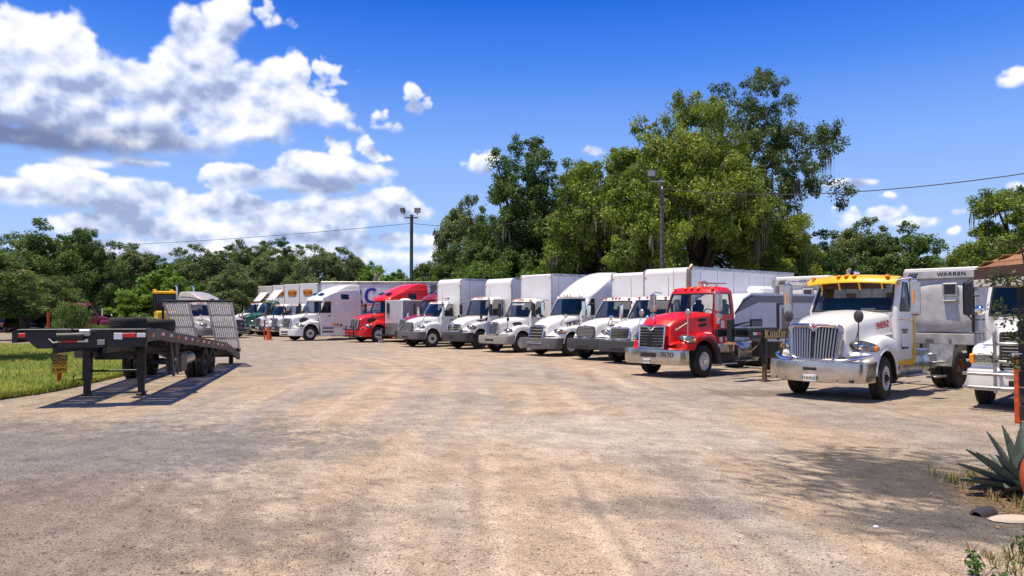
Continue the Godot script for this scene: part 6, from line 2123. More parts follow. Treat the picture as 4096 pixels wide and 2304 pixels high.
func lawn() -> void:
	var edge := [gp(-700, 1660), gp(0, 1597), gp(150, 1578), gp(250, 1560), gp(400, 1528), gp(520, 1497), gp(600, 1470), gp(560, 1440), gp(470, 1415), gp(330, 1392), gp(100, 1386), gp(-300, 1384), gp(-1500, 1390)]
	var poly := PackedVector2Array()
	for k in edge.size():
		poly.append(Vector2(edge[k].x, edge[k].z))
	var idx := Geometry2D.triangulate_polygon(poly)
	var m := MB.new()
	for i in idx:
		m.v.append(Vector3(poly[i].x, 0.026, poly[i].y))
	var gm := textured(pm(Color(0.2, 0.22, 0.05), 0.95), noise_tex(256, 0.03, Color(0.45, 0.5, 0.35), Color(1, 1, 0.9), 14, 5), 0.6, true)
	var o := part(self, "lawn", m, gm, 0.0)
	meta(o, "", "", "", "structure")
	var t := MB.new()
	var r := RandomNumberGenerator.new()
	r.seed = 9
	for i in 9:
		var a := r.randf() * TAU
		var c := Vector3(r.randf_range(-0.07, 0.07), 0, r.randf_range(-0.07, 0.07))
		var d := Vector3(cos(a), 0, sin(a))
		var w := d.cross(Vector3.UP) * 0.009
		var h := r.randf_range(0.12, 0.26)
		var p1 := c + d * 0.05 + Vector3.UP * h * 0.6
		t.quad(c - w, c + w, p1 + w * 0.7, p1 - w * 0.7)
		t.tri(p1 - w * 0.7, p1 + w * 0.7, c + d * 0.13 + Vector3.UP * h)
	var mesh := t.mesh(0)
	var xf := []
	var cols := []
	var tries := 0
	while xf.size() < 34000 and tries < 200000:
		tries += 1
		var d := 15.0 + 31.0 * pow(r.randf(), 1.35)
		var x := r.randf_range(-0.78, -0.42) * d
		if not Geometry2D.is_point_in_polygon(Vector2(x, -d), poly):
			continue
		var s := r.randf_range(0.4, 0.85) * (1.0 + 0.35 * gn1.get_noise_2d(x * 4.0, d * 4.0))
		xf.append(Transform3D(Basis(Vector3.UP, r.randf() * TAU).scaled(Vector3(s, s, s) * (1.0 + d * 0.012)), Vector3(x, 0.02, -d)))
		var k := 0.5 + 0.7 * gn1.get_noise_2d(x * 2.2, d * 2.2) + r.randf_range(-0.25, 0.25)
		cols.append(Color(0.15, 0.26, 0.025).lerp(Color(0.4, 0.41, 0.055), clampf(k, 0.0, 1.0)) if r.randf() > 0.06 else Color(0.33, 0.27, 0.13))
	var bm := pm(Color(1, 1, 1), 0.7)
	bm.vertex_color_use_as_albedo = true
	bm.backlight_enabled = true
	bm.backlight = Color(0.5, 0.5, 0.5)
	var g := multi("grass", mesh, bm, xf, cols)
	meta(g, "green and yellowish grass growing under the ramp trailer", "grass", "", "stuff")
	M["blade"] = bm
	cache["tuft"] = mesh

# ---------------------------------------------------------------- trees
func leaf_mesh(sd: int, clumps: Array, leaf: float, c0: Color, c1: Color, flat := 0.5) -> ArrayMesh:
	var r := RandomNumberGenerator.new()
	r.seed = sd
	var total := 0
	for c in clumps:
		total += c[2]
	var v := PackedVector3Array()
	var n := PackedVector3Array()
	var col := PackedColorArray()
	var idx := PackedInt32Array()
	v.resize(total * 4)
	n.resize(total * 4)
	col.resize(total * 4)
	idx.resize(total * 6)
	var k := 0
	for c in clumps:
		var cen: Vector3 = c[0]
		var rad: Vector3 = c[1]
		var tone := r.randf()
		for i in c[2]:
			var d := Vector3(r.randfn(), r.randfn(), r.randfn()).normalized()
			var p := cen + d * rad * (pow(r.randf(), 0.5) + absf(r.randfn()) * 0.22)
			var nn := (d * 0.5 + Vector3(0, flat, 0) + Vector3(r.randfn(), r.randfn(), r.randfn()) * 0.55).normalized()
			var t := nn.cross(Vector3(r.randfn(), r.randfn(), r.randfn())).normalized()
			var b := nn.cross(t)
			var s := leaf * r.randf_range(0.6, 1.35)
			v[k * 4] = p - t * s
			v[k * 4 + 1] = p + b * s * 0.5
			v[k * 4 + 2] = p + t * s
			v[k * 4 + 3] = p - b * s * 0.5
			var cc := c0.lerp(c1, clampf(tone * 0.7 + r.randf_range(-0.15, 0.45), 0.0, 1.0))
			for j in 4:
				n[k * 4 + j] = nn
				col[k * 4 + j] = cc
			var q := k * 4
			idx[k * 6] = q
			idx[k * 6 + 1] = q + 1
			idx[k * 6 + 2] = q + 2
			idx[k * 6 + 3] = q
			idx[k * 6 + 4] = q + 2
			idx[k * 6 + 5] = q + 3
			k += 1
	var arr := []
	arr.resize(Mesh.ARRAY_MAX)
	arr[Mesh.ARRAY_VERTEX] = v
	arr[Mesh.ARRAY_NORMAL] = n
	arr[Mesh.ARRAY_COLOR] = col
	arr[Mesh.ARRAY_INDEX] = idx
	var am := ArrayMesh.new()
	am.add_surface_from_arrays(Mesh.PRIMITIVE_TRIANGLES, arr)
	return am

# proto: {trunk, crown, moss}; kinds differ in outline, leaf tone and density
func tree_proto(key: String, sd: int, H: float, W: float, hb: float, nc: int, per: int, leaf: float, c0: Color, c1: Color, cr := 0.22, moss := 0, spread := 0.5) -> void:
	var r := RandomNumberGenerator.new()
	r.seed = sd
	var clumps := []
	var lob := []
	for i in 7:
		lob.append(r.randf_range(0.72, 1.12))
	for i in nc:
		var a := r.randf() * TAU
		var li := a / TAU * 7.0
		var lw := lerpf(lob[int(li) % 7], lob[(int(li) + 1) % 7], li - floorf(li)) * W
		var q := sqrt(r.randf())
		var ym := hb + (H - hb) * (sqrt(maxf(0.0, 1.0 - q * q * 0.92)) * r.randf_range(0.82, 1.0))
		var y := lerpf(hb + (H - hb) * 0.12 * q, ym, pow(r.randf(), spread))
		var s := W * cr * r.randf_range(0.65, 1.25)
		y = minf(y, H - s * 0.5)
		var cen := Vector3(cos(a) * q * (lw - s * 0.6), y, sin(a) * q * (lw - s * 0.6))
		var cnt := per * s * s / (W * cr * W * cr)
		clumps.append([cen, Vector3(s * 0.85, s * 0.7, s * 0.85), int(cnt * 0.4)])
		for j in 4:
			var off := Vector3(r.randfn(), r.randfn() * 0.9, r.randfn()).normalized() * s * r.randf_range(0.7, 1.25)
			if off.y + y > H:
				off.y = -off.y
			clumps.append([cen + off, Vector3(1.0, 0.85, 1.0) * s * r.randf_range(0.3, 0.55), int(cnt * 0.15)])
	cache[key + "_crown"] = leaf_mesh(sd + 1, clumps, leaf, c0, c1)
	var t := MB.new()
	var lean := Vector3(r.randf_range(-0.06, 0.06) * H, 0, r.randf_range(-0.06, 0.06) * H)
	var top := Vector3(0, hb * 1.05 + 0.5, 0) + lean
	var tr := H * 0.03
	t.tube([Vector3(0, -0.2, 0), Vector3(0, hb * 0.3, 0) + lean * 0.2, Vector3(0, hb * 0.7, 0) + lean * 0.7, top], tr * 1.25, 9, tr * 0.8)
	for i in mini(18, nc):
		var c: Vector3 = clumps[i * 5][0]
		var st := Vector3(0, hb * 0.5, 0).lerp(top, r.randf_range(0.3, 1.0))
		var mid := st.lerp(c, 0.5) + Vector3(r.randf_range(-0.08, 0.08), r.randf_range(-0.02, 0.1), r.randf_range(-0.08, 0.08)) * H
		t.tube([st, st.lerp(mid, 0.55) + Vector3(0, -0.02 * H, 0), mid, mid.lerp(c, 0.6), c], tr * 0.55, 6, tr * 0.1)
		var c2: Vector3 = clumps[((i * 3 + 5) % nc) * 5][0]
		if mid.distance_to(c2) < W * 0.9:
			t.tube([mid, mid.lerp(c2, 0.5) + Vector3(0, 0.03 * H, 0), c2], tr * 0.25, 5, tr * 0.06)
	cache[key + "_trunk"] = t.mesh(60)
	if moss > 0:
		# grey beards hanging below the clumps
		var mv := MB.new()
		for i in moss:
			var cl: Array = clumps[(r.randi() % nc) * 5]
			var p: Vector3 = cl[0] + Vector3(r.randf_range(-0.8, 0.8), -0.45, r.randf_range(-0.8, 0.8)) * cl[1]
			if p.y > hb + (H - hb) * 0.5 and r.randf() > 0.15:
				continue
			var L := r.randf_range(0.6, 3.4) * r.randf_range(0.5, 1.0)
			for j in 8:
				var w := Vector3(r.randfn(), 0, r.randfn()).normalized() * r.randf_range(0.03, 0.09)
				var o := p + Vector3(r.randf_range(-0.4, 0.4), r.randf_range(-0.2, 0.2), r.randf_range(-0.4, 0.4))
				var l2 := L * r.randf_range(0.5, 1.0)
				var e := o + Vector3(r.randf_range(-0.1, 0.1), -l2 * 0.55, r.randf_range(-0.1, 0.1))
				mv.quad(o - w * 0.6, o + w * 0.6, e + w, e - w)
				mv.tri(e - w, e + w, e + Vector3(0, -l2 * 0.45, 0))
		cache[key + "_moss"] = mv.mesh(0)

func tree(key: String, called: String, label: String, u: float, d: float, s: Vector3, yaw: float, group := "", cat := "tree") -> Node3D:
	var p := at_depth(u, HORIZON, d)
	var T := thing(called, label, cat, Vector3(p.x, -0.03, p.z), yaw, group)
	put(T, "trunk" if cat == "tree" else "stem", cache[key + "_trunk"], M["bark"])
	put(T, "crown" if cat == "tree" else "foliage", cache[key + "_crown"], M["leaf"])
	if cache.has(key + "_moss"):
		var o := put(T, "hanging_moss", cache[key + "_moss"], M["moss"])
		o.set_meta("kind", "stuff")
	T.scale = s
	return T

func trees() -> void:
	var lm := pm(Color(1, 1, 1), 0.55)
	lm.vertex_color_use_as_albedo = true
	lm.backlight_enabled = true
	lm.backlight = Color(0.85, 0.9, 0.6)
	M["leaf"] = lm
	M["bark"] = textured(pm(Color(0.075, 0.06, 0.05), 0.9), noise_tex(128, 0.04, Color(0.45, 0.45, 0.45), Color(1, 1, 1), 17, 4), 0.8)
	M["moss"] = pm(Color(0.15, 0.14, 0.1), 0.95)
	tree_proto("big", 101, 22.5, 9.6, 8.0, 104, 600, 0.113, Color(0.0326, 0.0661, 0.0213), Color(0.175, 0.235, 0.068), 0.1, 50, 0.7)
	tree_proto("gold", 202, 17.5, 8.2, 5.0, 140, 800, 0.109, Color(0.0544, 0.0976, 0.0179), Color(0.39, 0.45, 0.068), 0.125, 150, 0.62)
	tree_proto("oak", 303, 13.0, 6.0, 2.6, 110, 800, 0.105, Color(0.0544, 0.105, 0.0179), Color(0.36, 0.44, 0.066), 0.145, 90, 0.62)
	tree_proto("tall", 404, 16.0, 5.6, 2.0, 150, 704, 0.105, Color(0.0363, 0.082, 0.0229), Color(0.155, 0.247, 0.0576), 0.14, 30, 0.62)
	tree_proto("dark", 505, 12.0, 5.2, 0.8, 110, 800, 0.109, Color(0.0363, 0.082, 0.0229), Color(0.2, 0.3, 0.07), 0.16, 0, 0.62)
	tree_proto("grey", 606, 11.0, 5.4, 0.6, 110, 800, 0.109, Color(0.0617, 0.102, 0.0392), Color(0.28, 0.34, 0.135), 0.16, 0, 0.62)
	tree_proto("bright", 707, 9.0, 3.4, 0.6, 70, 480, 0.13, Color(0.1, 0.219, 0.025), Color(0.299, 0.432, 0.0672), 0.19, 0, 0.62)
	tree_proto("sparse", 909, 9.5, 4.2, 2.4, 130, 460, 0.07, Color(0.0454, 0.0763, 0.023), Color(0.245, 0.294, 0.0864), 0.13, 0, 0.55)
	tree_proto("bush", 1010, 2.2, 1.5, 0.0, 30, 420, 0.045, Color(0.0499, 0.104, 0.0269), Color(0.236, 0.333, 0.0768), 0.26, 0, 0.5)
	tree_proto("low", 1111, 7.0, 5.0, 0.0, 90, 768, 0.101, Color(0.0435, 0.0976, 0.0229), Color(0.218, 0.342, 0.0624), 0.17, 10, 0.5)
	# the grove behind the middle of the row
	tree("big", "oak_tree", "tallest dark oak tree with open crown, rising above the grove", 2985, 72, Vector3(1.05, 1.2, 1.05), 0.4)
	tree("gold", "oak_tree", "broad yellow-green oak tree hung with grey moss behind the wooden light pole", 2770, 62, Vector3(1.02, 1.2, 1), 1.0)
	tree("gold", "oak_tree", "mossy oak tree on the right of the grove, before the tallest oak", 2990, 66, Vector3(0.8, 0.8, 0.8), 2.6)
	tree("oak", "oak_tree", "yellow-green oak tree hung with moss left of the wooden light pole", 2430, 58, Vector3(1.05, 1.22, 1.05), 0.2)
	tree("oak", "oak_tree", "mossy oak tree in the middle of the grove", 2570, 60, Vector3(0.9, 1.25, 0.9), 2.2)
	tree("tall", "tall_tree", "tall narrow dark green tree at the left of the grove", 2090, 66, Vector3(1.1, 1.16, 1.1), 0.0)
	tree("tall", "tall_tree", "dark tree filling the grove behind the mossy oaks", 2240, 68, Vector3(1.1, 0.98, 1.1), 1.7)
	tree("dark", "broad_tree", "dark tree behind the foot of the tallest oak", 3180, 74, Vector3(1.25, 1.0, 1.2), 1.1)
	tree("grey", "broad_tree", "grey-green tree with open crown right of the tall light pole", 1860, 70, Vector3(0.85, 1.22, 0.85), 0.6)
	tree("dark", "broad_tree", "green tree just right of the tall light pole", 1745, 68, Vector3(0.75, 0.66, 0.75), 2.2)
	tree("dark", "broad_tree", "green tree between the grey-green tree and the tall narrow tree", 1970, 64, Vector3(0.75, 0.82, 0.75), 3.0)
	var k := 0
	for a in [[1740, 66, 0.75, 0.62], [1890, 63, 0.85, 0.9], [2010, 60, 0.9, 0.95], [2140, 60, 0.9, 0.8], [2330, 58, 0.8, 0.7], [2480, 72, 0.9, 0.7], [2640, 78, 0.9, 0.7], [2840, 80, 0.9, 0.75], [3080, 64, 0.75, 0.7], [3230, 64, 0.8, 0.85]]:
		tree("low", "leafy_bush", "large leafy bush at the foot of the grove, %s from its left end" % ["first", "second", "third", "fourth", "fifth", "sixth", "seventh", "eighth", "ninth", "tenth"][k], a[0], a[1], Vector3(a[2], a[3], a[2]), k * 1.3, "bushes at the foot of the grove", "bush")
		k += 1
	# right end
	tree("grey", "broad_tree", "olive green tree right of the grove, behind the dump trailers", 3450, 78, Vector3(1.05, 1.12, 1.05), 0.3)
	tree("dark", "broad_tree", "green tree behind the nearer dump trailer", 3600, 76, Vector3(1.15, 1.0, 1.1), 2.0)
	tree("grey", "broad_tree", "dusty green tree left of the farther dump trailer", 3320, 84, Vector3(0.9, 0.9, 0.9), 1.4)
	tree("oak", "broad_tree", "tall green tree rising above the hut's roof", 4090, 52, Vector3(0.9, 0.9, 0.9), 0.9)
	tree("dark", "broad_tree", "dark tree behind the hut's roof edge", 3930, 60, Vector3(0.75, 0.68, 0.75), 0.5)
	# tree line on the left
	k = 0
	var ords := ["first", "second", "third", "fourth", "fifth", "sixth", "seventh", "eighth", "ninth", "tenth", "eleventh", "twelfth", "thirteenth", "fourteenth", "fifteenth", "sixteenth"]
	var line := [["dark", 230, 80, 1.15, 1.08], ["dark", 60, 84, 1.0, 0.98], ["dark", 370, 82, 0.85, 0.98], ["grey", 520, 92, 1.0, 1.0], ["dark", 660, 94, 1.0, 0.92], ["grey", 800, 92, 1.0, 0.98], ["tall", 920, 98, 0.9, 0.72], ["dark", 1000, 96, 0.9, 1.02], ["grey", 1080, 90, 0.95, 0.92], ["tall", 1130, 100, 1.0, 0.78], ["grey", 1270, 92, 1.05, 0.98], ["grey", 1380, 96, 0.95, 0.98], ["bright", 1480, 96, 1.0, 1.0], ["bright", 1570, 92, 0.9, 0.86], ["dark", 1640, 92, 0.8, 0.62], ["grey", 930, 82, 0.8, 0.7]]
	line.sort_custom(func(p, q): return p[1] < q[1])
	for a in line:
		tree(a[0], "treeline_tree", "%s tree of the left tree line, %s from the picture's left" % [{"dark": "dark green", "grey": "grey-green", "tall": "tall dark", "bright": "light green"}[a[0]], ords[k]], a[1], a[2], Vector3(a[3], a[4], a[3]), k * 0.9 + 0.2, "left tree line")
		k += 1
	k = 0
	for a in [[-60, 90, 1.1], [150, 88, 1.0], [330, 92, 1.1], [480, 88, 0.9], [600, 98, 1.2], [740, 90, 1.1], [880, 96, 1.1], [1010, 90, 1.0], [1150, 94, 1.1], [1300, 100, 1.2], [1440, 100, 1.1], [1560, 88, 0.9], [1680, 84, 0.8]]:
		tree("low", "leafy_bush", "bush at the foot of the left tree line, %s from the picture's left" % ords[k], a[0], a[1], Vector3(a[2], a[2] * 0.85, a[2]), k * 1.7, "bushes below the left tree line", "bush")
		k += 1
	tree("bright", "young_tree", "bright light-green young tree behind the ramp trailer", 640, 66, Vector3(0.78, 0.72, 0.78), 0.5)
	tree("bright", "young_tree", "low light-green tree left of the yellow loader", 540, 64, Vector3(0.8, 0.5, 0.8), 2.5)
	# near left: fine-leaved trees and shrubs
	tree("sparse", "live_oak", "fine-leaved dark tree reaching in from the left picture edge", -330, 30, Vector3(1.3, 0.62, 1.3), 0.4)
	tree("sparse", "live_oak", "smaller fine-leaved tree behind the tree at the left edge", 120, 58, Vector3(0.95, 0.6, 0.95), 2.0)
	tree("bush", "shrub", "green shrub behind the front of the ramp trailer", 290, 44, Vector3(0.85, 1.4, 0.85), 0.3, "", "shrub")
	tree("bush", "shrub", "low shrub with pale leaves left of the stacked tyres", 400, 46, Vector3(0.75, 0.7, 0.75), 1.3, "", "shrub")
	tree("bush", "shrub", "leafy shrub between the maroon cab and the loader", 560, 42, Vector3(0.7, 1.05, 0.7), 2.3, "", "shrub")

func dead_trees() -> void:
	var r := RandomNumberGenerator.new()
	r.seed = 23
	var m := pm(Color(0.34, 0.31, 0.28), 0.9)
	for k in [[1500, 86, 6.6, "pale dead tree trunk standing before the left tree line, left of the tall pole"], [1622, 84, 6.2, "pale dead tree trunk close beside the tall light pole"]]:
		var p := at_depth(k[0], HORIZON, k[1])
		var T := thing("dead_tree", k[3], "tree", Vector3(p.x, 0, p.z))
		var t := MB.new()
		var h: float = k[2]
		t.tube([Vector3(0, -0.1, 0), Vector3(0.1, h * 0.4, 0), Vector3(-0.1, h * 0.75, 0.1), Vector3(0.1, h, 0)], 0.32, 8, 0.14)
		part(T, "trunk", t, m)
		for j in 5:
			var b := MB.new()
			var y := h * r.randf_range(0.5, 0.9)
			var a := r.randf() * TAU
			var d := Vector3(cos(a), 0.8, sin(a)) * r.randf_range(0.7, 1.5)
			b.tube([Vector3(0, y, 0), Vector3(0, y, 0) + d * 0.5, Vector3(0, y + 0.3, 0) + d], 0.1, 6, 0.03)
			part(T, "limb", b, m)

# ---------------------------------------------------------------- poles, wires, posts
func lamp_head(T: Node3D, p: Vector3, yaw: float, tilt: float) -> void:
	var h := node(T, "floodlight", p, yaw)
	h.rotation.x = tilt
	boxpart(h, "lamp_housing", Vector3(0, 0, 0), Vector3(0.5, 0.42, 0.16), M["plastic"], 0.03)
	boxpart(h, "lamp_lens", Vector3(0, 0, 0.085), Vector3(0.42, 0.34, 0.02), M["headlamp"], 0.005)
	boxpart(h, "lamp_bracket", Vector3(0, -0.28, -0.06), Vector3(0.08, 0.22, 0.08), M["plastic"], 0.01)

func wire(called: String, label: String, pts: Array, r := 0.018) -> void:
	var m := MB.new()
	var line := []
	for k in pts.size() - 1:
		var a: Vector3 = pts[k][0]
		var b: Vector3 = pts[k + 1][0]
		var n := 24
		for i in n + (1 if k == pts.size() - 2 else 0):
			var f := float(i) / n
			line.append(a.lerp(b, f) - Vector3(0, pts[k][1] * 4.0 * f * (1.0 - f), 0))
	m.tube(line, r, 5)
	var o := part(self, called, m, M["black"])
	meta(o, label, "cable")

func poles() -> void:
	var wood := textured(pm(Color(0.17, 0.14, 0.12), 0.9), noise_tex(128, 0.05, Color(0.5, 0.5, 0.5), Color(1, 1, 1), 27, 4), 0.7)
	var gw := textured(pm(Color(0.06, 0.085, 0.075), 0.8), noise_tex(128, 0.05, Color(0.6, 0.6, 0.6), Color(1, 1, 1), 28, 4), 0.7)
	var p1 := at_depth(1645, 858, 62)
	var p2 := at_depth(2650, 714, 44)
	var T := thing("light_pole", "tall dark pole with two floodlights on a crossarm, above the red sleeper truck", "light pole", Vector3(p1.x, 0, p1.z))
	var m := MB.new()
	m.cyl(Vector3(0, -0.2, 0), Vector3(0, p1.y, 0), 0.17, 0.13, 12)
	part(T, "pole", m, gw)
	boxpart(T, "crossarm", Vector3(0, p1.y - 0.25, 0.1), Vector3(1.1, 0.09, 0.09), M["frame_black"], 0.01)
	lamp_head(T, Vector3(-0.72, p1.y + 0.35, 0.15), -0.7, 0.35)
	lamp_head(T, Vector3(0.5, p1.y + 0.35, 0.15), 0.3, 0.15)
	T = thing("light_pole", "weathered wooden pole with one floodlight before the mossy oaks", "light pole", Vector3(p2.x, 0, p2.z))
	m = MB.new()
	m.cyl(Vector3(0, -0.2, 0), Vector3(0, p2.y, 0), 0.15, 0.11, 12)
	part(T, "pole", m, wood)
	boxpart(T, "crossarm", Vector3(-0.3, p2.y - 0.15, 0.1), Vector3(0.8, 0.07, 0.07), M["steel"], 0.01)
	lamp_head(T, Vector3(-0.62, p2.y + 0.28, 0.15), -0.3, -0.2)
	var ins := MB.new()
	ins.cyl(Vector3(0, p2.y - 0.6, 0.1), Vector3(0, p2.y - 0.45, 0.1), 0.05, 0.05, 8)
	part(T, "insulator", ins, M["white_plain"])
	var p3 := at_depth(1160, 1078, 92)
	T = thing("light_pole", "distant thin pole with two lamps before the left tree line", "light pole", Vector3(p3.x, 0, p3.z))
	m = MB.new()
	m.cyl(Vector3(0, -0.2, 0), Vector3(0, p3.y, 0), 0.16, 0.12, 8)
	part(T, "pole", m, wood)
	lamp_head(T, Vector3(-0.55, p3.y + 0.1, 0.1), -0.3, 0.2)
	lamp_head(T, Vector3(0.55, p3.y + 0.1, 0.1), 0.3, 0.2)
	boxpart(T, "crossarm", Vector3(0, p3.y - 0.15, 0.05), Vector3(1.2, 0.08, 0.08), M["steel"], 0.01)
	var a1 := at_depth(1645, 892, 62)
	var a2 := at_depth(2650, 752, 44)
	wire("overhead_cable", "twisted overhead cable running right from the wooden pole", [[a2, 0.75], [at_depth(4500, 628, 26), 0.0]], 0.022)
	wire("overhead_cable", "overhead cable between the wooden pole and the two-lamp pole", [[a1, 1.0], [a2, 0.0]], 0.02)
	wire("overhead_cable", "overhead cable running left from the two-lamp pole across the tree line", [[a1, 0.7], [at_depth(-300, 990, 84), 0.0]], 0.02)
	wire("overhead_cable", "low cable from the distant pole across the left trees", [[at_depth(1160, 1105, 92), 0.5], [at_depth(-200, 1105, 60), 0.0]], 0.016)

func posts() -> void:
	var o: Material = M["orange"]
	for k in [[1059, 1358, 2.05, "orange marker post with a pale collar beside the traffic cone"], [4062, 1690, 1.25, "orange post in front of the white tractor at the hut"]]:
		var p := gp(k[0], k[1])
		var T := thing("marker_post", k[3], "post", p)
		var m := MB.new()
		m.cyl(Vector3(0, -0.1, 0), Vector3(0, k[2], 0), 0.055, 0.055, 12)
		m.cyl(Vector3(0, k[2], 0), Vector3(0, k[2] + 0.03, 0), 0.055, 0.02, 12)
		part(T, "post", m, o)
		if k[0] < 2000:
			var c := MB.new()
			c.cyl(Vector3(0, k[2] - 0.55, 0), Vector3(0, k[2] - 0.3, 0), 0.2, 0.16, 12)
			part(T, "collar", c, M["sticker_white"])
		else:
			boxpart(T, "latch", Vector3(0, k[2] + 0.02, 0.0), Vector3(0.2, 0.07, 0.1), M["steel"], 0.02)
	for k in [[195, 42, 2.25, "tall orange post behind the front of the ramp trailer"], [258, 46, 1.55, "short orange post right of the tall one behind the ramp trailer"], [347, 44, 1.5, "orange post behind the middle of the ramp trailer's front"]]:
		var p := at_depth(k[0], 1250, k[1])
		var T := thing("marker_post", k[3], "post", Vector3(p.x, 0, p.z))
		var m := MB.new()
		m.cyl(Vector3(0, -0.1, 0), Vector3(0, k[2], 0), 0.07, 0.07, 10)
		part(T, "post", m, o)
	var c := gp(1077, 1360)
	var T2 := thing("traffic_cone", "tall orange traffic cone beside the orange marker post", "cone", c)
	var m2 := MB.new()
	m2.lathe(Vector3.ZERO, Vector3.UP, [Vector2(0.0, 0.04), Vector2(0.22, 0.04), Vector2(0.06, 0.98), Vector2(0.035, 1.0), Vector2(0.0, 1.0)], 16)
	part(T2, "cone_body", m2, o)
	boxpart(T2, "cone_base", Vector3(0, 0.025, 0), Vector3(0.52, 0.05, 0.52), o, 0.015)
	# speed sign
	var sp := gp(243, 1553)
	var S := thing("speed_sign", "yellow and black slow down sign on a short orange post", "sign", sp, 0.52)
	boxpart(S, "post", Vector3(0, 0.46, 0), Vector3(0.11, 1.0, 0.07), o, 0.012)
	var pl := boxpart(S, "sign_plate", Vector3(0, 0.66, 0.05), Vector3(0.36, 0.49, 0.015), M["gloss_black"], 0.006)
	var ye := pm(Color(0.85, 0.46, 0.02), 0.5)
	boxpart(pl, "sign_field", Vector3(0, 0.545, 0.06), Vector3(0.335, 0.235, 0.008), ye, 0.003)
	lettering(pl, "SLOW", 0.085, ye, Vector3(0, 0.83, 0.062), Vector3.ZERO, false, false, 1.0)
	lettering(pl, "DOWN", 0.085, ye, Vector3(0, 0.72, 0.062), Vector3.ZERO, false, false, 1.0)
	lettering(pl, "SPEED LIMIT", 0.045, M["text_black"], Vector3(0, 0.62, 0.068), Vector3.ZERO, false, false, 0.8)
	lettering(pl, "5 MPH", 0.09, M["text_black"], Vector3(0, 0.51, 0.068), Vector3.ZERO, true, false, 0.85)

# ---------------------------------------------------------------- hut and plants at the right
func hut() -> void:
	var T := thing("roadside_hut", "small hut corner with brown shingled hip roof at the right edge", "hut", Vector3(6.2, 0, -10.0))
	var dark := textured(pm(Color(0.05, 0.048, 0.06), 0.8), noise_tex(128, 0.04, Color(0.5, 0.5, 0.5), Color(1, 1, 1), 37, 4), 1.0)
	# wall boards: x from 0.34, running towards z 3.6
	for i in 11:
		boxpart(T, "wall_board", Vector3(0.37 + 1.4, 0.12 + i * 0.218, 1.83), Vector3(2.8, 0.2, 3.2), dark, 0.015)
	boxpart(T, "wall_core", Vector3(0.41 + 1.4, 1.2, 1.83), Vector3(2.7, 2.4, 3.1), M["black"], 0.0)
	boxpart(T, "soffit", Vector3(1.76, 2.44, 1.95), Vector3(3.3, 0.04, 3.7), pm(Color(0.55, 0.5, 0.46), 0.7), 0.005)
	var fb := pm(Color(0.075, 0.028, 0.022), 0.6)
	var wb := pm(Color(0.6, 0.56, 0.53), 0.6)
	boxpart(T, "fascia", Vector3(0.0, 2.575, 1.9), Vector3(0.05, 0.14, 3.84), fb, 0.006)
	boxpart(T, "fascia", Vector3(1.75, 2.575, 0.0), Vector3(3.46, 0.14, 0.05), fb, 0.006)
	boxpart(T, "eave_board", Vector3(-0.002, 2.455, 1.9), Vector3(0.06, 0.095, 3.84), wb, 0.006)
	boxpart(T, "eave_board", Vector3(1.78, 2.455, -0.002), Vector3(3.46, 0.095, 0.06), wb, 0.006)
	# roof deck and its shingles, left slope and far hip
	var R := node(T, "roof")
	var deck := MB.new()
	deck.quad(Vector3(-0.02, 2.63, -0.02), Vector3(-0.02, 2.63, 3.85), Vector3(1.75, 3.55, 2.1), Vector3(1.75, 3.55, 1.75))
	deck.tri(Vector3(-0.02, 2.63, -0.02), Vector3(1.75, 3.55, 1.75), Vector3(3.5, 2.63, -0.02))
	deck.tri(Vector3(-0.02, 2.63, 3.85), Vector3(1.75, 3.55, 2.1), Vector3(3.5, 2.63, 3.85))
	deck.quad(Vector3(3.5, 2.63, -0.02), Vector3(3.5, 2.63, 3.85), Vector3(1.75, 3.55, 2.1), Vector3(1.75, 3.55, 1.75))
	part(R, "roof_deck", deck, fb, 0.0)
	var sh := []
	for k in 4:
		sh.append(textured(pm([Color(0.5, 0.27, 0.13), Color(0.4, 0.2, 0.1), Color(0.58, 0.33, 0.17), Color(0.46, 0.24, 0.12)][k], 0.9), noise_tex(64, 0.2, Color(0.6, 0.6, 0.6), Color(1, 1, 1), 41, 3), 3.0))
	var r := RandomNumberGenerator.new()
	r.seed = 5
	var ang := atan2(0.92, 1.77)
	for row in 11:
		var f := row * 0.165
		var x := f * cos(ang)
		var y := 2.64 + f * sin(ang)
		var z0 := x + 0.0
		var z := z0 - 0.08 * (row % 3)
		while z < 3.8 - x:
			var w := r.randf_range(0.2, 0.34)
			if z > z0 - 0.1:
				boxpart(R, "shingle", Vector3(x + 0.08, y + 0.058, z + w * 0.5), Vector3(0.21, 0.014, w - 0.012), sh[r.randi() % 4], 0.003, Basis(Vector3.BACK, ang - 0.06))
			z += w
	for row in 8:
		var f := row * 0.165
		var z := f * cos(ang)
		var y := 2.64 + f * sin(ang)
		var x := z
		while x < 3.3 - z:
			var w := r.randf_range(0.22, 0.34)
			boxpart(R, "shingle", Vector3(x + w * 0.5, y + 0.058, z + 0.08), Vector3(w - 0.012, 0.014, 0.21), sh[r.randi() % 4], 0.003, Basis(Vector3.RIGHT, -ang + 0.06))
			x += w

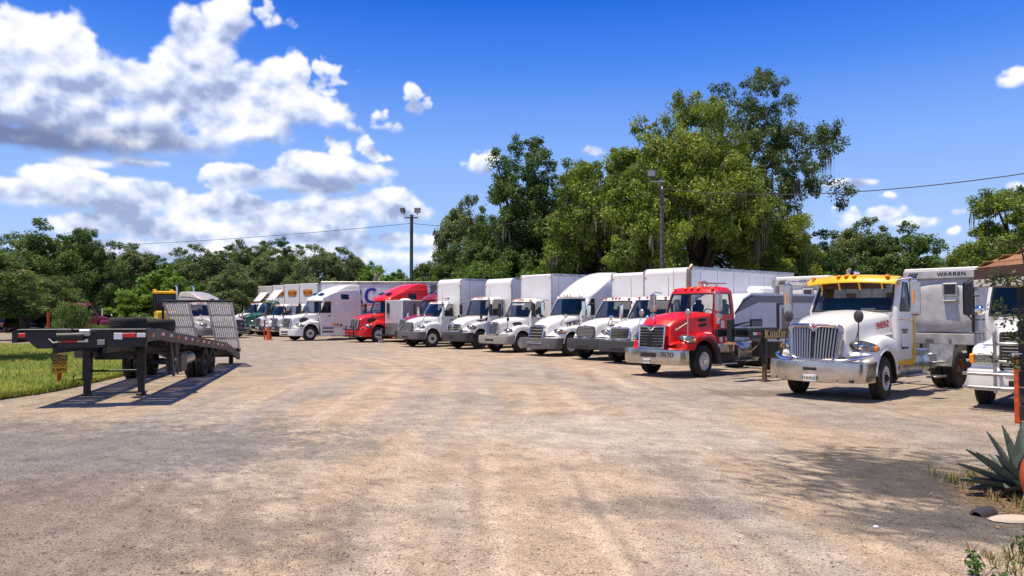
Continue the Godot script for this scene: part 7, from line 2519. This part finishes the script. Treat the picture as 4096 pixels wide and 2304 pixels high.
func agave() -> void:
	var T := thing("agave_plant", "large blue-grey agave with long spiny leaves by the hut", "agave", gp(4085, 1975))
	var m := textured(pm(Color(0.2, 0.25, 0.225), 0.5), noise_tex(128, 0.03, Color(0.6, 0.62, 0.6), Color(1, 1, 1), 51, 4), 1.6)
	var r := RandomNumberGenerator.new()
	r.seed = 3
	# azimuth (0 = right, 90 = away), lift, length, bend
	for k in [[182, 16, 1.15, 0.12], [176, 28, 1.2, 0.1], [188, 38, 1.15, -0.05], [160, 44, 1.1, 0.1], [200, 52, 0.95, 0.1], [140, 66, 1.15, 0.04], [120, 76, 1.2, 0.0], [60, 80, 1.25, 0.0], [250, 70, 1.0, 0.1], [20, 70, 1.1, 0.1], [300, 62, 0.8, 0.2], [215, 20, 0.75, 0.2], [230, 34, 0.7, 0.25], [170, 8, 0.85, 0.2], [350, 40, 1.0, 0.1], [270, 30, 0.6, 0.3], [100, 40, 0.9, 0.1], [195, 5, 0.6, 0.1]]:
		var az := deg_to_rad(k[0])
		var d := Vector3(cos(az), 0, -sin(az))
		var side := d.cross(Vector3.UP)
		var el := deg_to_rad(k[1])
		var rows := []
		var p := d * 0.06 + Vector3(0, 0.05, 0)
		k[2] *= 0.62
		var n := 12
		for i in n + 1:
			var f := float(i) / n
			var wd := 0.1 * (0.62 + 0.55 * sin(minf(f * 1.6, 1.0) * PI * 0.5)) * (1.0 - pow(f, 2.6)) + 0.002
			var up := (Vector3.UP * cos(el) - d * sin(el)).normalized()
			var cup := 0.45 * wd
			rows.append([p - side * wd + up * cup, p - side * wd * 0.5 + up * cup * 0.2, p - up * 0.012 * (1.0 - f), p + side * wd * 0.5 + up * cup * 0.2, p + side * wd + up * cup])
			p += (d * cos(el) + Vector3.UP * sin(el)) * (k[2] / n)
			el -= k[3] * 0.12
		var mb := MB.new()
		mb.grid(rows)
		var under := rows.map(func(q): return [q[0], q[1] - Vector3(0, 0.012, 0), q[2] - Vector3(0, 0.02, 0), q[3] - Vector3(0, 0.012, 0), q[4]])
		under.reverse()
		mb.grid(under)
		var lf := part(T, "leaf", mb, m, 60)
		var sp := MB.new()
		for i in range(1, n):
			for e in [0, 4]:
				var a: Vector3 = rows[i][e]
				var o: Vector3 = (rows[i][e] - rows[i][2]).normalized() * 0.014
				var t: Vector3 = (rows[i + 1][2] - rows[i][2]).normalized() * 0.008
				sp.tri(a - t, a + t, a + o)
		part(lf, "spine", sp, M["rust"], 0.0).set_meta("kind", "stuff")
	var h := MB.new()
	h.ball(Vector3(0, 0.1, 0), Vector3(0.14, 0.2, 0.14), 10, 8)
	part(T, "heart", h, m)

func sapling() -> void:
	var base := gp(4150, 1960)
	var T := thing("sapling", "slender narrow-leaved sapling before the hut's wall", "sapling", base)
	var r := RandomNumberGenerator.new()
	r.seed = 19
	var t := MB.new()
	var trunk := [Vector3(0, -0.05, 0), Vector3(-0.03, 0.6, 0), Vector3(0.0, 1.2, 0.02), Vector3(-0.06, 1.8, 0), Vector3(-0.1, 2.4, 0), Vector3(-0.22, 3.1, 0)]
	t.tube(trunk, 0.03, 7, 0.008)
	var clumps := []
	for k in 11:
		var f := r.randf_range(0.45, 1.0)
		var i := int(f * 4.99)
		var a: Vector3 = trunk[i].lerp(trunk[i + 1], f * 4.99 - i)
		var az := r.randf_range(0.5, 1.5) * PI if r.randf() < 0.72 else r.randf() * TAU
		var L := r.randf_range(0.15, 0.5)
		if k == 0:
			a = trunk[4]
			az = PI
			L = 0.55
		var e := a + Vector3(cos(az), r.randf_range(0.0, 0.7), sin(az)) * L
		var mid := a.lerp(e, 0.5) + Vector3(0, 0.06, 0)
		t.tube([a, mid, e], 0.008, 5, 0.003)
		for j in 4:
			clumps.append([a.lerp(e, 0.3 + 0.24 * j) + Vector3(0, 0.02, 0), Vector3(0.1, 0.08, 0.1), 14])
	part(T, "stem", t, M["bark"])
	var lv := put(T, "foliage", leaf_mesh(88, clumps, 0.03, Color(0.035, 0.055, 0.02), Color(0.15, 0.18, 0.06), 0.2), M["leaf"])

func small_things() -> void:
	# corrugated pipe end
	var p := gp(3912, 2050)
	var T := thing("corrugated_pipe", "short black corrugated drain pipe end in the ground", "pipe", p - Vector3(0, 0.035, 0), 0.55)
	T.scale = Vector3(0.75, 0.8, 0.8)
	var m := MB.new()
	var prof := []
	for i in 25:
		prof.append(Vector2(0.066 if i % 4 < 2 else 0.1, i * 0.016))
	m.lathe(Vector3(-0.16, 0.03, 0), Vector3.RIGHT, prof, 20)
	part(T, "pipe", m, M["plastic"])
	var inn := MB.new()
	inn.lathe(Vector3(-0.16, 0.03, 0), Vector3.RIGHT, [Vector2(0.066, 0.0), Vector2(0.06, 0.0), Vector2(0.06, 0.37), Vector2(0.066, 0.38)], 20)
	part(T, "pipe_lining", inn, M["black"])
	# orange round tank at the very edge
	T = thing("orange_tank", "bright orange rounded tank at the right picture edge", "tank", Vector3(5.54, 0, -7.75))
	m = MB.new()
	m.ball(Vector3(0, 0.36, 0), Vector3(0.28, 0.36, 0.28), 28, 18)
	part(T, "tank_shell", m, M["orange"], 60)
	m = MB.new()
	m.cyl(Vector3(0, 0, 0), Vector3(0, 0.06, 0), 0.2, 0.2, 20)
	part(T, "tank_foot", m, M["frame_black"])
	m = MB.new()
	m.cyl(Vector3(0, 0.7, 0), Vector3(0, 0.8, 0), 0.07, 0.06, 14)
	part(T, "tank_neck", m, M["steel"])
	# pale flat stone and litter
	T = thing("flat_stone", "pale flat stone beside the agave", "stone", gp(4040, 2075))
	m = MB.new()
	m.ball(Vector3(0, 0.01, 0), Vector3(0.26, 0.045, 0.12), 9, 6)
	part(T, "stone", m, pm(Color(0.5, 0.43, 0.36), 0.9), 25)
	T = thing("crumpled_paper", "small white crumpled paper on the dark gravel", "litter", gp(3490, 2103))
	m = MB.new()
	m.ball(Vector3(0, 0.012, 0), Vector3(0.03, 0.014, 0.02), 6, 4)
	part(T, "paper", m, M["sticker_white"], 0)
	var r := RandomNumberGenerator.new()
	r.seed = 61
	# weeds: low leafy plants at the corner and grass round the agave
	var xf := []
	var cols := []
	for i in 300:
		var q := Vector3(r.randf_range(5.3, 6.6), 0, -r.randf_range(7.0, 9.6))
		if r.randf() < 0.35:
			q = Vector3(r.randf_range(3.9, 4.8), 0, -r.randf_range(5.3, 6.5))
		var s := r.randf_range(0.3, 0.8)
		xf.append(Transform3D(Basis(Vector3.UP, r.randf() * TAU).scaled(Vector3(s, s, s)), q + Vector3(0, 0.005, 0)))
		cols.append(Color(0.3, 0.22, 0.1) if r.randf() < 0.7 else Color(0.11, 0.16, 0.03))
	var g := multi("grass", cache["tuft"], M["blade"], xf, cols)
	meta(g, "dry and green grass tufts round the agave and the near corner", "grass", "", "stuff")
	for k in [[4.05, -5.75, "leafy green weed in the near right corner, closest to the edge"], [3.6, -5.85, "leafy green weed left of the corner weed"], [4.3, -6.35, "tall leafy weed behind the corner weed"]]:
		var W := thing("weed_plant", k[2], "weed", Vector3(k[0], 0, k[1]), r.randf() * 3.0)
		var st := MB.new()
		var cl := []
		for i in 7:
			var a := r.randf() * TAU
			var e := Vector3(cos(a) * r.randf_range(0.05, 0.22), r.randf_range(0.08, 0.3), sin(a) * r.randf_range(0.05, 0.22))
			st.tube([Vector3.ZERO, e * 0.5 + Vector3(0, 0.03, 0), e], 0.004, 5, 0.002)
			cl.append([e, Vector3(0.06, 0.03, 0.06), 7])
			cl.append([e * 0.6, Vector3(0.06, 0.03, 0.06), 5])
		part(W, "stem", st, M["bark"])
		put(W, "foliage", leaf_mesh(r.randi() % 1000, cl, 0.03, Color(0.03, 0.08, 0.015), Color(0.1, 0.2, 0.04), 1.2), M["leaf"])
	# fallen leaves
	var lv := []
	var lc := []
	for i in 260:
		var q := Vector3(5.75 + r.randfn() * 0.45, 0.012, -8.1 + r.randfn() * 0.6)
		lv.append(Transform3D(Basis.from_euler(Vector3(r.randf_range(-0.4, 0.4), r.randf() * TAU, r.randf_range(-0.4, 0.4))), q))
		lc.append(Color(0.36, 0.2, 0.08).lerp(Color(0.2, 0.12, 0.06), r.randf()))
	var lf := MB.new()
	lf.quad(Vector3(-0.03, 0, 0), Vector3(0, 0.004, 0.012), Vector3(0.03, 0, 0), Vector3(0, 0.004, -0.012))
	var lmm := pm(Color(1, 1, 1), 0.9)
	lmm.vertex_color_use_as_albedo = true
	var ll := multi("leaf_litter", lf.mesh(0), lmm, lv, lc)
	meta(ll, "dry brown leaves scattered at the foot of the agave", "leaves", "", "stuff")

func _ready() -> void:
	# camera
	var cam := Camera3D.new()
	cam.name = "camera"
	cam.fov = 2.0 * rad_to_deg(atan(1152.0 / FOC))
	cam.position = Vector3(0, CAM_H, 0)
	cam.rotation.x = atan((HORIZON - 1152.0) / FOC)
	cam.near = 0.1
	cam.far = 2000.0
	add_child(cam)
	cam.current = true
	# sky
	var we := WorldEnvironment.new()
	we.name = "world_environment"
	var e := Environment.new()
	e.background_mode = Environment.BG_SKY
	e.sky = Sky.new()
	var ps := PanoramaSkyMaterial.new()
	ps.panorama = sky_image()
	e.sky.sky_material = ps
	e.background_energy_multiplier = 0.8
	e.tonemap_mode = Environment.TONE_MAPPER_LINEAR
	e.tonemap_exposure = 1.15
	e.sdfgi_enabled = true
	e.ssao_enabled = true
	e.ssil_enabled = true
	we.environment = e
	add_child(we)
	# sun, high and a little to the left
	var sun := DirectionalLight3D.new()
	sun.name = "sun"
	sun.light_energy = 1.6
	sun.light_color = Color(1.0, 0.94, 0.82)
	sun.light_angular_distance = 0.5
	sun.shadow_enabled = true
	add_child(sun)
	var el := deg_to_rad(73.0)
	var travel := Vector3(0.93 * cos(el), -sin(el), -0.37 * cos(el))
	sun.look_at_from_position(Vector3.ZERO, travel, Vector3.FORWARD)
	materials()
	M["frame_grey"] = textured(pm(Color(0.1, 0.095, 0.1), 0.55), noise_tex(128, 0.03, Color(0.6, 0.58, 0.56), Color(1, 1, 1), 33, 4), 0.9)
	M["galv"] = pm(Color(0.68, 0.67, 0.7), 0.45, 0.25)
	wheel_meshes()
	ground()
	lawn()
	trees()
	dead_trees()
	poles()
	row_of_trucks()
	trailers()
	ramp_trailer()
	loader()
	cars()
	posts()
	hut()
	agave()
	sapling()
	small_things()
